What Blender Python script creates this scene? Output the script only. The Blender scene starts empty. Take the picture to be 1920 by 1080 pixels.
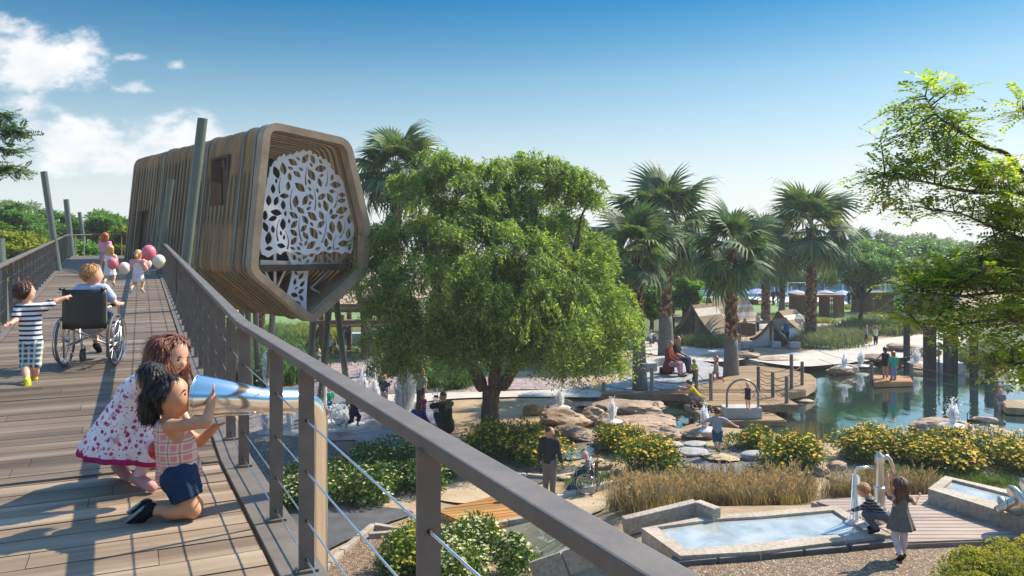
import bpy, bmesh, math, random
import numpy as np
from mathutils import Vector, Matrix, noise as mnoise
from mathutils.geometry import tessellate_polygon
R = math.radians
rng = np.random.default_rng(7)
random.seed(7)
SC = bpy.context.scene
COL = SC.collection

# ------------------------------------------------------------------ camera, sky, sun, exposure
F = 1507.0                       # focal length in pixels of the 1920 wide photograph
HZ = 456.0                       # horizon row
EYE = 6.5                        # eye height above the garden
cam = bpy.data.cameras.new('camera'); cam_o = bpy.data.objects.new('camera', cam); COL.objects.link(cam_o)
cam.sensor_width = 36.0; cam.lens = 36.0 * F / 1920.0
cam.shift_y = -(540 - HZ) / 1920.0
cam.clip_start = 0.05; cam.clip_end = 4000
cam_o.location = (0, 0, EYE); cam_o.rotation_euler = (R(90), 0, 0)
SC.camera = cam_o
SC.view_settings.view_transform = 'Standard'; SC.view_settings.look = 'None'
SC.view_settings.exposure = 1.3; SC.view_settings.gamma = 1.0

SUN_AZ = R(56)                   # from +Y towards +X
SUN_EL = R(45)
world = bpy.data.worlds.new("World"); SC.world = world; world.use_nodes = True
def make_world():
    nt = world.node_tree; N = nt.nodes; L = nt.links
    for n in list(N): N.remove(n)
    out = N.new('ShaderNodeOutputWorld'); bg = N.new('ShaderNodeBackground'); bg.inputs['Strength'].default_value = 0.15
    sky = N.new('ShaderNodeTexSky'); sky.sky_type = 'NISHITA'; sky.sun_disc = False
    sky.sun_elevation = SUN_EL; sky.sun_rotation = SUN_AZ
    sky.altitude = 0; sky.air_density = 1.0; sky.dust_density = 0.6; sky.ozone_density = 2.2
    tc = N.new('ShaderNodeTexCoord'); sep = N.new('ShaderNodeSeparateXYZ'); L.new(tc.outputs['Generated'], sep.inputs[0])
    def M(op, a, b=None, c=None, clamp=False):
        n = N.new('ShaderNodeMath'); n.operation = op; n.use_clamp = clamp
        for i, v in enumerate((a, b, c)):
            if v is None: continue
            if isinstance(v, (int, float)): n.inputs[i].default_value = v
            else: L.new(v, n.inputs[i])
        return n.outputs[0]
    yy = M('MAXIMUM', sep.outputs[1], 0.05)
    u = M('DIVIDE', sep.outputs[0], yy); v = M('DIVIDE', sep.outputs[2], yy)
    comb = N.new('ShaderNodeCombineXYZ'); L.new(u, comb.inputs[0]); L.new(M('MULTIPLY', v, 1.7), comb.inputs[1])
    no = N.new('ShaderNodeTexNoise'); no.inputs['Scale'].default_value = 11; no.inputs['Detail'].default_value = 9; no.inputs['Roughness'].default_value = 0.58
    L.new(comb.outputs[0], no.inputs['Vector'])
    # clouds: (azimuth tangent, elevation tangent, half width, half height, strength)
    blobs = [(-.590,.222,.070,.036,.62), (-.60,.175,.06,.02,.4), (-.545,.245,.03,.012,.3), (-.542,.243,.022,.011,.55), (-.475,.231,.018,.006,.4),
             (-.478,.192,.024,.010,.5), (-.418,.222,.011,.006,.55), (-.535,.124,.066,.028,.75), (-.42,.122,.085,.024,.72),
             (-.43,.152,.018,.008,.5), (-.66,.25,.05,.03,.6), (-.30,.10,.08,.02,.35),
             (-.12,.118,.02,.008,.4), (.40,.012,.16,.026,.55), (.55,.018,.14,.03,.6), (.50,.02,.08,.02,.3)]
    tot = None
    for (cx, cy, sx, sy, st) in blobs:
        dx = M('DIVIDE', M('SUBTRACT', u, cx), sx); dy = M('DIVIDE', M('SUBTRACT', v, cy), sy)
        r2 = M('ADD', M('MULTIPLY', dx, dx), M('MULTIPLY', dy, dy))
        g = M('MULTIPLY', M('POWER', 2.718, M('MULTIPLY', r2, -0.55)), st)
        tot = g if tot is None else M('MAXIMUM', tot, g)
    dens = M('ADD', tot, M('MULTIPLY', M('SUBTRACT', no.outputs[0], 0.5), 2.3))
    dens = M('MULTIPLY', dens, M('MULTIPLY', tot, 7.0, clamp=True))
    mr = N.new('ShaderNodeMapRange'); mr.interpolation_type = 'SMOOTHSTEP'
    L.new(dens, mr.inputs[0]); mr.inputs[1].default_value = 0.17; mr.inputs[2].default_value = 0.62
    fy = M('GREATER_THAN', sep.outputs[1], 0.06)
    mask = M('MULTIPLY', M('MULTIPLY', mr.outputs[0], 0.93), fy)
    # brighter, hazier air low over the ground all round
    hz = N.new('ShaderNodeMapRange'); hz.interpolation_type = 'SMOOTHSTEP'
    L.new(sep.outputs[2], hz.inputs[0]); hz.inputs[1].default_value = 0.24; hz.inputs[2].default_value = -0.03
    hz.inputs[3].default_value = 0.0; hz.inputs[4].default_value = 0.80
    mxh = N.new('ShaderNodeMixRGB'); L.new(hz.outputs[0], mxh.inputs[0]); 
    hs = N.new('ShaderNodeHueSaturation'); hs.inputs['Saturation'].default_value = 1.22; hs.inputs['Hue'].default_value = 0.492; L.new(sky.outputs[0], hs.inputs['Color'])
    L.new(hs.outputs[0], mxh.inputs[1]); mxh.inputs[2].default_value = (5.9, 6.9, 7.4, 1)
    tr = N.new('ShaderNodeValToRGB'); L.new(sep.outputs[2], tr.inputs[0]); e = tr.color_ramp.elements
    st = [(0, (.41, .385, .385)), (.10, (.385, .355, .345)), (.2, (.30, .325, .31)), (.285, (.072, .222, .272)), (.40, (.22, .36, .45)), (.55, (.95, 1.0, 1.0))]
    while len(e) < len(st): e.new(.5)
    for i, (p, c) in enumerate(st): e[i].position = p; e[i].color = (*c, 1)
    tm = N.new('ShaderNodeMixRGB'); tm.blend_type = 'MULTIPLY'; tm.inputs[0].default_value = 1; L.new(mxh.outputs[0], tm.inputs[1]); L.new(tr.outputs[0], tm.inputs[2])
    mx = N.new('ShaderNodeMixRGB'); L.new(mask, mx.inputs[0]); L.new(tm.outputs[0], mx.inputs[1])
    no2 = N.new('ShaderNodeTexNoise'); no2.inputs['Scale'].default_value = 16; no2.inputs['Detail'].default_value = 5; L.new(comb.outputs[0], no2.inputs['Vector'])
    cr = N.new('ShaderNodeMapRange'); L.new(no2.outputs[0], cr.inputs[0]); cr.inputs[1].default_value = .3; cr.inputs[2].default_value = .7
    cm = N.new('ShaderNodeMixRGB'); L.new(cr.outputs[0], cm.inputs[0]); cm.inputs[1].default_value = (2.35, 2.42, 2.55, 1); cm.inputs[2].default_value = (3.05, 3.02, 3.02, 1)
    L.new(cm.outputs[0], mx.inputs[2])
    L.new(mx.outputs[0], bg.inputs['Color']); L.new(bg.outputs[0], out.inputs['Surface'])
make_world()
sun = bpy.data.lights.new('sun', 'SUN'); sun.energy = 3.5; sun.angle = R(0.5); sun.color = (1.0, 0.88, 0.70)
sun_o = bpy.data.objects.new('sun', sun); COL.objects.link(sun_o)
sun_o.rotation_euler = Vector((math.sin(SUN_AZ) * math.cos(SUN_EL), math.cos(SUN_AZ) * math.cos(SUN_EL), math.sin(SUN_EL))).to_track_quat('Z', 'Y').to_euler()

# ------------------------------------------------------------------ terrain height and pixel helpers
WATER = -0.32
def S(t): t = np.clip(t, 0, 1); return t * t * (3 - 2 * t)
def rise(x, y): return 1.45 * S((21.0 - y) / 6.5) * S((x + .6) / 3.4)
def W(px, py, d): return Vector(((px - 960) / F * d, d, EYE - (py - HZ) / F * d))
def at_z(px, py, z): d = (EYE - z) * F / (py - HZ); return Vector(((px - 960) / F * d, d, z))
POND_PX = [(2000,722),(1920,712),(1830,703),(1760,690),(1700,680),(1640,676),(1560,684),(1500,682),(1400,676),(1330,690),(1180,745),(1090,752),(1050,775),(1060,815),(1110,830),
           (1190,800),(1250,812),(1275,815),(1300,800),(1350,812),(1440,818),(1500,835),(1560,842),(1700,848),(1920,850),(2030,850)]
POND = np.array([at_z(px, py, WATER)[:2] for px, py in POND_PX])
def in_poly(x, y, poly):
    inside = np.zeros(np.shape(x), bool); n = len(poly)
    for i in range(n):
        (x1, y1), (x2, y2) = poly[i], poly[(i + 1) % n]
        c = ((y1 > y) != (y2 > y)) & (x < (x2 - x1) * (y - y1) / (y2 - y1 + 1e-12) + x1)
        inside ^= c
    return inside
def poly_dist(x, y, poly):
    best = np.full(np.shape(x), 1e9); n = len(poly)
    for i in range(n):
        a = np.array(poly[i]); b = np.array(poly[(i + 1) % n]); ab = b - a
        t = np.clip(((x - a[0]) * ab[0] + (y - a[1]) * ab[1]) / (ab @ ab + 1e-12), 0, 1)
        best = np.minimum(best, np.hypot(x - a[0] - t * ab[0], y - a[1] - t * ab[1]))
    return best
def height(x, y):
    x = np.asarray(x, float); y = np.asarray(y, float)
    h = rise(x, y)
    sd = poly_dist(x, y, POND); ins = in_poly(x, y, POND)
    s = np.where(ins, sd, -sd)
    h = h - 0.95 * S((s + .5) / 2.2)
    return h
def hz_pt(x, y): return float(height(x, y))
def G(px, py, off=0.0):
    d = 6.5 * F / max(py - HZ, 4.0)
    for _ in range(12):
        x = (px - 960) / F * d
        z = float(rise(x, d)); d2 = (EYE - z) * F / max(py - HZ, 4.0)
        d = 0.5 * d + 0.5 * d2
    x = (px - 960) / F * d
    return Vector((x, d, float(rise(x, d)) + off))

# ------------------------------------------------------------------ object helpers
ORI = {}
def link(o): COL.objects.link(o); return o
def tag(o, label, cat, group=None):
    o['label'] = label; o['category'] = cat
    if group: o['group'] = group
    return o
def thing(name, label, cat, loc=(0, 0, 0), rotz=0.0, group=None):
    o = link(bpy.data.objects.new(name, None)); o.location = loc; o.rotation_euler = (0, 0, rotz); o.empty_display_size = .2
    ORI[o.name] = Vector(loc)
    return tag(o, label, cat, group)
def root_origin(p):
    o = Vector((0, 0, 0))
    while p is not None:
        o += ORI.get(p.name, Vector((0, 0, 0))); p = p.parent
    return o
def mesh_obj(name, verts, faces, mat, parent=None, world=False, smooth=False, mats=None, fmat=None):
    """verts: (n,3) array; faces: list or (m,k) array. world=True: verts given in world space of an unrotated parent"""
    v = np.asarray(verts, dtype=np.float32).reshape(-1, 3)
    if world and parent is not None: v = v - np.array(root_origin(parent), dtype=np.float32)
    me = bpy.data.meshes.new(name)
    if isinstance(faces, np.ndarray):
        m, k = faces.shape
        me.vertices.add(len(v)); me.vertices.foreach_set('co', v.ravel())
        me.loops.add(m * k); me.loops.foreach_set('vertex_index', faces.astype(np.int32).ravel())
        me.polygons.add(m); me.polygons.foreach_set('loop_start', np.arange(0, m * k, k, dtype=np.int32))
        me.update(calc_edges=True)
    else:
        me.from_pydata(v.tolist(), [], [list(f) for f in faces]); me.update()
    if mats:
        for m_ in mats: me.materials.append(m_)
        if fmat is not None: me.polygons.foreach_set('material_index', np.asarray(fmat, dtype=np.int32))
    elif mat is not None: me.materials.append(mat)
    if smooth: me.polygons.foreach_set('use_smooth', np.ones(len(me.polygons), bool))
    o = link(bpy.data.objects.new(name, me))
    if parent is not None: o.parent = parent
    return o
def copy_tree(o, parent=None):
    c = o.copy(); COL.objects.link(c)
    if parent is not None: c.parent = parent
    for ch in list(o.children): copy_tree(ch, c)
    return c
def struct(o): o['kind'] = 'structure'; return o
def stuff(o): o['kind'] = 'stuff'; return o

class MB:
    def __init__(s): s.v = []; s.f = []; s.m = []
    def add(s, vs, fs, mi=0):
        b = len(s.v); s.v.extend([tuple(p) for p in vs]); s.f.extend([tuple(b + i for i in f) for f in fs]); s.m.extend([mi] * len(fs)); return s
    def box(s, c, size, ax=None, mi=0):
        """box centred at c; ax: 3x3 matrix whose rows are the box axes"""
        c = Vector(c); hx, hy, hz_ = [q / 2 for q in size]
        A = ax if ax is not None else (Vector((1, 0, 0)), Vector((0, 1, 0)), Vector((0, 0, 1)))
        vs = [c + A[0] * (hx * i) + A[1] * (hy * j) + A[2] * (hz_ * k) for i in (-1, 1) for j in (-1, 1) for k in (-1, 1)]
        return s.add(vs, [(0, 1, 3, 2), (4, 6, 7, 5), (0, 4, 5, 1), (2, 3, 7, 6), (0, 2, 6, 4), (1, 5, 7, 3)], mi)
    def bar(s, a, b, w, h, up=(0, 0, 1), mi=0):
        a = Vector(a); b = Vector(b); d = (b - a); L = d.length; d.normalize(); up = Vector(up)
        x = d.cross(up)
        if x.length < 1e-5: x = d.cross(Vector((1, 0, 0)))
        x.normalize(); z = x.cross(d).normalized()
        return s.box((a + b) / 2, (w, L, h), (x, d, z), mi)
    def tube(s, pts, r, n=8, caps=True, mi=0, closed=False):
        pts = [Vector(p) for p in pts]; k = len(pts)
        rs = r if isinstance(r, (list, tuple, np.ndarray)) else [r] * k
        ref = None; rings = []
        for i, p in enumerate(pts):
            if closed: t = pts[(i + 1) % k] - pts[i - 1]
            else: t = pts[min(i + 1, k - 1)] - pts[max(i - 1, 0)]
            if t.length < 1e-9: t = Vector((0, 0, 1))
            t.normalize()
            if ref is None:
                ref = t.cross(Vector((0, 0, 1)))
                if ref.length < .05: ref = t.cross(Vector((1, 0, 0)))
            ref = (ref - t * ref.dot(t)); ref.normalize(); bi = t.cross(ref)
            rings.append([p + (ref * math.cos(a) + bi * math.sin(a)) * rs[i] for a in [2 * math.pi * j / n for j in range(n)]])
        vs = [q for r_ in rings for q in r_]; fs = []
        for i in range(k if closed else k - 1):
            i2 = (i + 1) % k
            for j in range(n): fs.append((i * n + j, i * n + (j + 1) % n, i2 * n + (j + 1) % n, i2 * n + j))
        if caps and not closed: fs.append(tuple(range(n - 1, -1, -1))); fs.append(tuple((k - 1) * n + j for j in range(n)))
        return s.add(vs, fs, mi)
    def prism(s, poly, z0, z1, mi=0):
        n = len(poly); z0s = z0 if isinstance(z0, (list, tuple)) else [z0] * n; z1s = z1 if isinstance(z1, (list, tuple)) else [z1] * n
        area = sum(poly[i][0] * poly[(i + 1) % n][1] - poly[(i + 1) % n][0] * poly[i][1] for i in range(n))
        idx = range(n) if area > 0 else range(n - 1, -1, -1)
        P = [poly[i] for i in idx]; Z0 = [z0s[i] for i in idx]; Z1 = [z1s[i] for i in idx]
        vs = [(P[i][0], P[i][1], Z0[i]) for i in range(n)] + [(P[i][0], P[i][1], Z1[i]) for i in range(n)]
        tris = tessellate_polygon([[Vector((p[0], p[1], 0)) for p in P]])
        fs = []
        for t in tris:
            a, b, c = [Vector((P[i][0], P[i][1], 0)) for i in t]
            if (b - a).cross(c - a).z < 0: t = (t[0], t[2], t[1])
            fs.append(tuple(n + i for i in t)); fs.append((t[0], t[2], t[1]))
        for i in range(n): j = (i + 1) % n; fs.append((i, j, n + j, n + i))
        return s.add(vs, fs, mi)
    def lathe(s, prof, c=(0, 0, 0), n=16, mi=0, sx=1, sy=1):
        c = Vector(c); vs = []; k = len(prof)
        for (r, z) in prof:
            for j in range(n):
                a = 2 * math.pi * j / n; vs.append(c + Vector((r * sx * math.cos(a), r * sy * math.sin(a), z)))
        fs = [(i * n + j, i * n + (j + 1) % n, (i + 1) * n + (j + 1) % n, (i + 1) * n + j) for i in range(k - 1) for j in range(n)]
        fs.append(tuple(range(n - 1, -1, -1))); fs.append(tuple((k - 1) * n + j for j in range(n)))
        return s.add(vs, fs, mi)
    def ball(s, c, r, n=10, m=7, ax=None, mi=0):
        c = Vector(c); rr = r if isinstance(r, (tuple, list)) else (r, r, r)
        A = ax if ax is not None else (Vector((1, 0, 0)), Vector((0, 1, 0)), Vector((0, 0, 1)))
        vs = [c + A[2] * rr[2]]
        for i in range(1, m):
            t = math.pi * i / m
            for j in range(n):
                a = 2 * math.pi * j / n
                vs.append(c + A[0] * (rr[0] * math.sin(t) * math.cos(a)) + A[1] * (rr[1] * math.sin(t) * math.sin(a)) + A[2] * (rr[2] * math.cos(t)))
        vs.append(c - A[2] * rr[2]); fs = []
        for j in range(n): fs.append((0, 1 + j, 1 + (j + 1) % n))
        for i in range(m - 2):
            for j in range(n): a = 1 + i * n; fs.append((a + j, a + n + j, a + n + (j + 1) % n, a + (j + 1) % n))
        l = len(vs) - 1; a = 1 + (m - 2) * n
        for j in range(n): fs.append((l, a + (j + 1) % n, a + j))
        return s.add(vs, fs, mi)
    def build(s, name, mat, parent=None, world=False, smooth=False, mats=None, bevel=0):
        o = mesh_obj(name, s.v, s.f, mat, parent, world, smooth, mats, s.m if mats else None)
        if bevel:
            md = o.modifiers.new('bevel', 'BEVEL'); md.width = bevel; md.segments = 2; md.limit_method = 'ANGLE'; md.angle_limit = R(40)
        return o
def auto_smooth(o, ang=40):
    me = o.data; me.polygons.foreach_set('use_smooth', np.ones(len(me.polygons), bool))
    me.set_sharp_from_angle(angle=R(ang)); return o

# ------------------------------------------------------------------ materials
MATS = {}
def nmat(name):
    m = bpy.data.materials.new(name); m.use_nodes = True; nt = m.node_tree
    b = nt.nodes['Principled BSDF']; MATS[name] = m; return m, nt, b
def RGB(h):
    if isinstance(h, str):
        c = [int(h[i:i + 2], 16) / 255 for i in (0, 2, 4)]
        return tuple((q / 12.92 if q <= .04045 else ((q + .055) / 1.055) ** 2.4) for q in c) + (1,)
    return tuple(h) + (1,) if len(h) == 3 else tuple(h)
def ramp(nt, fac, stops):
    r = nt.nodes.new('ShaderNodeValToRGB'); nt.links.new(fac, r.inputs[0]); e = r.color_ramp.elements
    while len(e) < len(stops): e.new(.5)
    for i, (p, c) in enumerate(stops): e[i].position = p; e[i].color = RGB(c)
    return r.outputs[0]
def tex_noise(nt, scale, detail=5, rough=.55, vec=None, coord='Object', stretch=None):
    n = nt.nodes.new('ShaderNodeTexNoise'); n.inputs['Scale'].default_value = scale; n.inputs['Detail'].default_value = detail; n.inputs['Roughness'].default_value = rough
    if vec is None:
        tc = nt.nodes.new('ShaderNodeTexCoord'); vec = tc.outputs[coord]
    if stretch:
        mp = nt.nodes.new('ShaderNodeMapping'); nt.links.new(vec, mp.inputs[0]); mp.inputs['Scale'].default_value = stretch[:3]; vec = mp.outputs[0]
        if stretch[3:] and stretch[3]: mp.vector_type = 'TEXTURE'; mp.inputs['Rotation'].default_value = (0, 0, stretch[3])
    nt.links.new(vec, n.inputs['Vector']); return n
def mixc(nt, fac, a, b, mode='MIX'):
    n = nt.nodes.new('ShaderNodeMixRGB'); n.blend_type = mode
    for i, q in enumerate((fac, a, b)):
        if isinstance(q, (int, float)): n.inputs[i].default_value = q if i == 0 else (q, q, q, 1)
        elif isinstance(q, (tuple, list, str)): n.inputs[i].default_value = RGB(q)
        else: nt.links.new(q, n.inputs[i])
    return n.outputs[0]
def bump(nt, b, h, strength=.3, dist=.02):
    n = nt.nodes.new('ShaderNodeBump'); n.inputs['Strength'].default_value = strength; n.inputs['Distance'].default_value = dist
    nt.links.new(h, n.inputs['Height']); nt.links.new(n.outputs[0], b.inputs['Normal'])
def island(nt):
    g = nt.nodes.new('ShaderNodeNewGeometry'); return g.outputs['Random Per Island']
def mat_plain(name, col, rough=.6, metal=0, var=.12, scale=6, spec=.4, bmp=0, sheen=0):
    m, nt, b = nmat(name); n = tex_noise(nt, scale, 6)
    c = RGB(col); lo = tuple(q * (1 - var) for q in c[:3]); hi = tuple(min(1, q * (1 + var)) for q in c[:3])
    nt.links.new(ramp(nt, n.outputs[0], [(.3, lo), (.7, hi)]), b.inputs['Base Color'])
    b.inputs['Roughness'].default_value = rough; b.inputs['Metallic'].default_value = metal; b.inputs['Specular IOR Level'].default_value = spec
    if bmp: bump(nt, b, tex_noise(nt, scale * 6, 4).outputs[0], bmp, .01)
    return m
def mat_wood(name, cols, rough=.65, grain=(1, 14, 1), isl=.45, scale=3, rot=0, bmp=.25, ramp_pos=(.25, .5, .75)):
    m, nt, b = nmat(name)
    n = tex_noise(nt, scale, 9, .65, stretch=(*grain, rot)); n2 = tex_noise(nt, scale * .35, 4)
    c = ramp(nt, n.outputs[0], list(zip(ramp_pos, cols)))
    c = mixc(nt, .35, c, ramp(nt, n2.outputs[0], [(.35, (.45, .45, .45)), (.65, (1, 1, 1))]), 'MULTIPLY')
    if isl:
        c = mixc(nt, isl, c, ramp(nt, island(nt), [(0, (.35, .34, .33)), (.5, (.85, .83, .8)), (1, (1.0, 1.0, 1.0))]), 'MULTIPLY')
    nt.links.new(c, b.inputs['Base Color']); b.inputs['Roughness'].default_value = rough; b.inputs['Specular IOR Level'].default_value = .3
    bump(nt, b, n.outputs[0], bmp, .01); return m
def mat_leaf(name, cols, trans=.35, rough=.5, spec=.35, tint=(1.25, 1.2, .5)):
    m, nt, b = nmat(name)
    stops = [(i / max(1, len(cols) - 1), c) for i, c in enumerate(cols)]
    c = ramp(nt, island(nt), stops)
    n = tex_noise(nt, .9, 2); c = mixc(nt, .5, c, ramp(nt, n.outputs[0], [(.35, (.55, .6, .6)), (.65, (1.15, 1.1, .9))]), 'MULTIPLY')
    n3 = tex_noise(nt, 3.6, 3); c = mixc(nt, .8, c, ramp(nt, n3.outputs[0], [(.34, (.5, .58, .6)), (.66, (1.35, 1.25, .95))]), 'MULTIPLY')
    nt.links.new(c, b.inputs['Base Color']); b.inputs['Roughness'].default_value = rough; b.inputs['Specular IOR Level'].default_value = spec
    t = nt.nodes.new('ShaderNodeBsdfTranslucent'); nt.links.new(mixc(nt, 1, c, tint, 'MULTIPLY'), t.inputs[0])
    mx = nt.nodes.new('ShaderNodeMixShader'); mx.inputs[0].default_value = trans
    nt.links.new(b.outputs[0], mx.inputs[1]); nt.links.new(t.outputs[0], mx.inputs[2])
    nt.links.new(mx.outputs[0], nt.nodes['Material Output'].inputs['Surface']); return m
# ------------------------------------------------------------------ ground
def make_ground():
    def axis(lo, hi, step, far):
        a = list(np.arange(lo, hi + 1e-6, step)); s = step
        b = a[-1]; 
        while b < far: s *= 1.35; b += s; a.append(b)
        s = step; b = a[0]
        while b > -far: s *= 1.35; b -= s; a.insert(0, b)
        return np.array(a)
    xs = axis(-18, 26, .36, 1500); ys = axis(8, 60, .36, 2600)
    X, Y = np.meshgrid(xs, ys); Z = height(X, Y)
    nn = np.array([mnoise.noise(Vector((x * .6, y * .6, 0))) for x, y in zip(X.ravel(), Y.ravel())]).reshape(X.shape)
    Z = Z + nn * .035 - .03
    Z = np.where(np.hypot(X, Y - 40) > 160, Z - .2, Z)
    ny, nx = X.shape; I = np.arange(nx * ny).reshape(ny, nx)
    faces = np.stack([I[:-1, :-1], I[:-1, 1:], I[1:, 1:], I[1:, :-1]], -1).reshape(-1, 4)
    m, nt, b = nmat('sand_ground')
    n1 = tex_noise(nt, .5, 6); n2 = tex_noise(nt, 9, 8, .7); n3 = tex_noise(nt, 40, 3)
    c = ramp(nt, n1.outputs[0], [(.3, (.27, .19, .115)), (.55, (.40, .30, .19)), (.75, (.47, .37, .25))])
    c = mixc(nt, .55, c, ramp(nt, n2.outputs[0], [(.3, (.4, .38, .36)), (.6, (1.05, 1.05, 1.05))]), 'MULTIPLY')
    c = mixc(nt, .35, c, ramp(nt, n3.outputs[0], [(.35, (.4, .38, .36)), (.65, (1.2, 1.2, 1.2))]), 'MULTIPLY')
    nt.links.new(c, b.inputs['Base Color']); b.inputs['Roughness'].default_value = .9; b.inputs['Specular IOR Level'].default_value = .2
    bump(nt, b, n2.outputs[0], .5, .03)
    return struct(mesh_obj('ground', np.stack([X, Y, Z], -1).reshape(-1, 3), faces, m, smooth=True))
make_ground()

def spline(pts, n=6, closed=True):
    P = [Vector((p[0], p[1])) if len(p) == 2 else Vector(p) for p in pts]; k = len(P); out = []
    for i in range(k if closed else k - 1):
        if closed: a, b, c, d = P[i - 1], P[i], P[(i + 1) % k], P[(i + 2) % k]
        else: a, b, c, d = P[max(i - 1, 0)], P[i], P[i + 1], P[min(i + 2, k - 1)]
        for j in range(n):
            t = j / n
            out.append(.5 * ((2 * b) + (c - a) * t + (2 * a - 5 * b + 4 * c - d) * t * t + (3 * b - a - 3 * c + d) * t ** 3))
    if not closed: out.append(P[-1])
    return out
def sheet(name, px, off, mat, smooth_edge=True, world_pts=None, step=1.2):
    pts = world_pts or [G(*p)[:2] for p in px]
    pts = spline(pts, 5) if smooth_edge else [Vector(p) for p in pts]
    bm = bmesh.new(); vs = [bm.verts.new((p[0], p[1], 0)) for p in pts]
    tris = tessellate_polygon([[Vector((p[0], p[1], 0)) for p in pts]])
    for t in tris:
        try: bm.faces.new([vs[i] for i in t])
        except ValueError: pass
    for _ in range(6):
        es = [e for e in bm.edges if e.calc_length() > step]
        if not es: break
        bmesh.ops.subdivide_edges(bm, edges=es, cuts=1, use_grid_fill=False)
        bmesh.ops.triangulate(bm, faces=bm.faces[:])
    for v in bm.verts: v.co.z = float(rise(v.co.x, v.co.y)) + off
    bmesh.ops.recalc_face_normals(bm, faces=bm.faces[:])
    if sum(f.normal.z for f in bm.faces) < 0: bmesh.ops.reverse_faces(bm, faces=bm.faces[:])
    me = bpy.data.meshes.new(name); bm.to_mesh(me); bm.free(); me.materials.append(mat)
    return struct(link(bpy.data.objects.new(name, me)))

# ------------------------------------------------------------------ footbridge
AX = Vector((-.425, .905, 0)).normalized(); PR = Vector((.905, .425, 0)).normalized()
DECK = EYE - 1.5
def zd(x, y): s = -.425 * x + .905 * y; return DECK + max(0, s - 5.84) * .0271
def xr(y): return .74 - .5 * y if y < 5.5 else -2.01 - .462 * (y - 5.5)
def xl(y): return -1.345 - .51 * y
def redge(y, off=0, dz=0): p = Vector((xr(y), y, 0)) + PR * off; p.z = zd(p.x, p.y) + dz; return p
def ledge(y, off=0, dz=0): p = Vector((xl(y), y, 0)) - PR * off; p.z = zd(p.x, p.y) + dz; return p
M_steel = mat_plain('dark_grey_painted_steel', (.125, .107, .09), .55, 0, .22, 7, .5, .15)
M_cable = mat_plain('stainless_cable', (.72, .70, .66), .25, 1, .1, 60)
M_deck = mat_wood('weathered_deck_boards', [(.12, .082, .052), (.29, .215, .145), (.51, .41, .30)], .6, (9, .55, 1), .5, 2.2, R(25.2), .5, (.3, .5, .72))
M_ramp = mat_wood('shadier_ramp_boards', [(.07, .049, .033), (.17, .128, .09), (.31, .245, .182)], .65, (9, .55, 1), .55, 2.2, R(25.2), .5, (.3, .5, .72))  # deck boards again, darker: shade over the ramp put into the colour
def make_bridge():
    t = thing('footbridge', 'raised timber footbridge sloping up to the slatted treehouse', 'footbridge', (xr(4), 4, DECK))
    mb = MB(); y = -3.0; step = .19; k = 0
    seam_done = False
    while y < 37.2:
        a = Vector((xr(y), y, 0))
        # run left along -PR until the left edge
        w = (a.x - (-1.345 - .51 * a.y)) / (PR.x + .51 * PR.y)
        a2 = a - PR * w
        if y > 35.2: a = a + PR * 2.0
        mid = (a + a2) / 2
        za = zd(*a[:2])
        gap = .011
        th = .045
        half = AX * ((step * 1.105 - gap) / 2)
        # each run of boards is two lengths butted at a joint
        j = .5 + .35 * math.sin(k * 2.4)
        for (p, q) in ((a2, a2.lerp(a, j) - PR * .002), (a2.lerp(a, j) + PR * .002, a)):
            dz = random.uniform(-.002, .002)
            vs = []
            for pt in (p - half, q - half, q + half, p + half):
                vs.append(Vector((pt.x, pt.y, zd(pt.x, pt.y) + dz)))
            lo = [v - Vector((0, 0, th)) for v in vs]
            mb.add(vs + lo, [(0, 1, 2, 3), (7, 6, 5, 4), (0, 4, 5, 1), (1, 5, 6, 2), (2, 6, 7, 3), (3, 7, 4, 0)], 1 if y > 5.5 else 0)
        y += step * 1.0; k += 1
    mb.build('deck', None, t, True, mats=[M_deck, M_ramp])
    m2 = MB(); s0 = 5.84
    p1 = Vector((xr(5.5), 5.5, 0)); p2 = p1 - PR * 2.2
    p1.z = p2.z = DECK + .006
    m2.bar(p1, p2, .035, .02); m2.build('joint_strip', M_steel, t, True)
    # flat steel kerbs, edge beams and cross bearers
    for fn, sg, nm in ((redge, 1, 'edge_beam'), (ledge, 1, 'edge_beam')):
        mb = MB()
        ys = [-3.0] + [5.5 + i * 3.95 for i in range(8)]
        if fn is redge: ys = [q for q in ys if q < 32] + [31.5]
        for a, b in zip(ys, ys[1:]):
            mb.bar(fn(a, .115, -.005), fn(b, .115, -.005), .20, .05)
            mb.bar(fn(a, .08, -.19), fn(b, .08, -.19), .06, .30)
        mb.build(nm, M_steel, t, True, bevel=.004)
    for i in range(14):
        mb = MB(); y = -2.4 + i * 2.7; a = redge(y, -.05, -.14); w = (a.x - (-1.345 - .51 * a.y)) / (PR.x + .51 * PR.y); b = a - PR * (w - .1); b.z = a.z
        mb.bar(a, b, .08, .16); mb.build('bearer', M_steel, t, True)
make_bridge()
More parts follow.
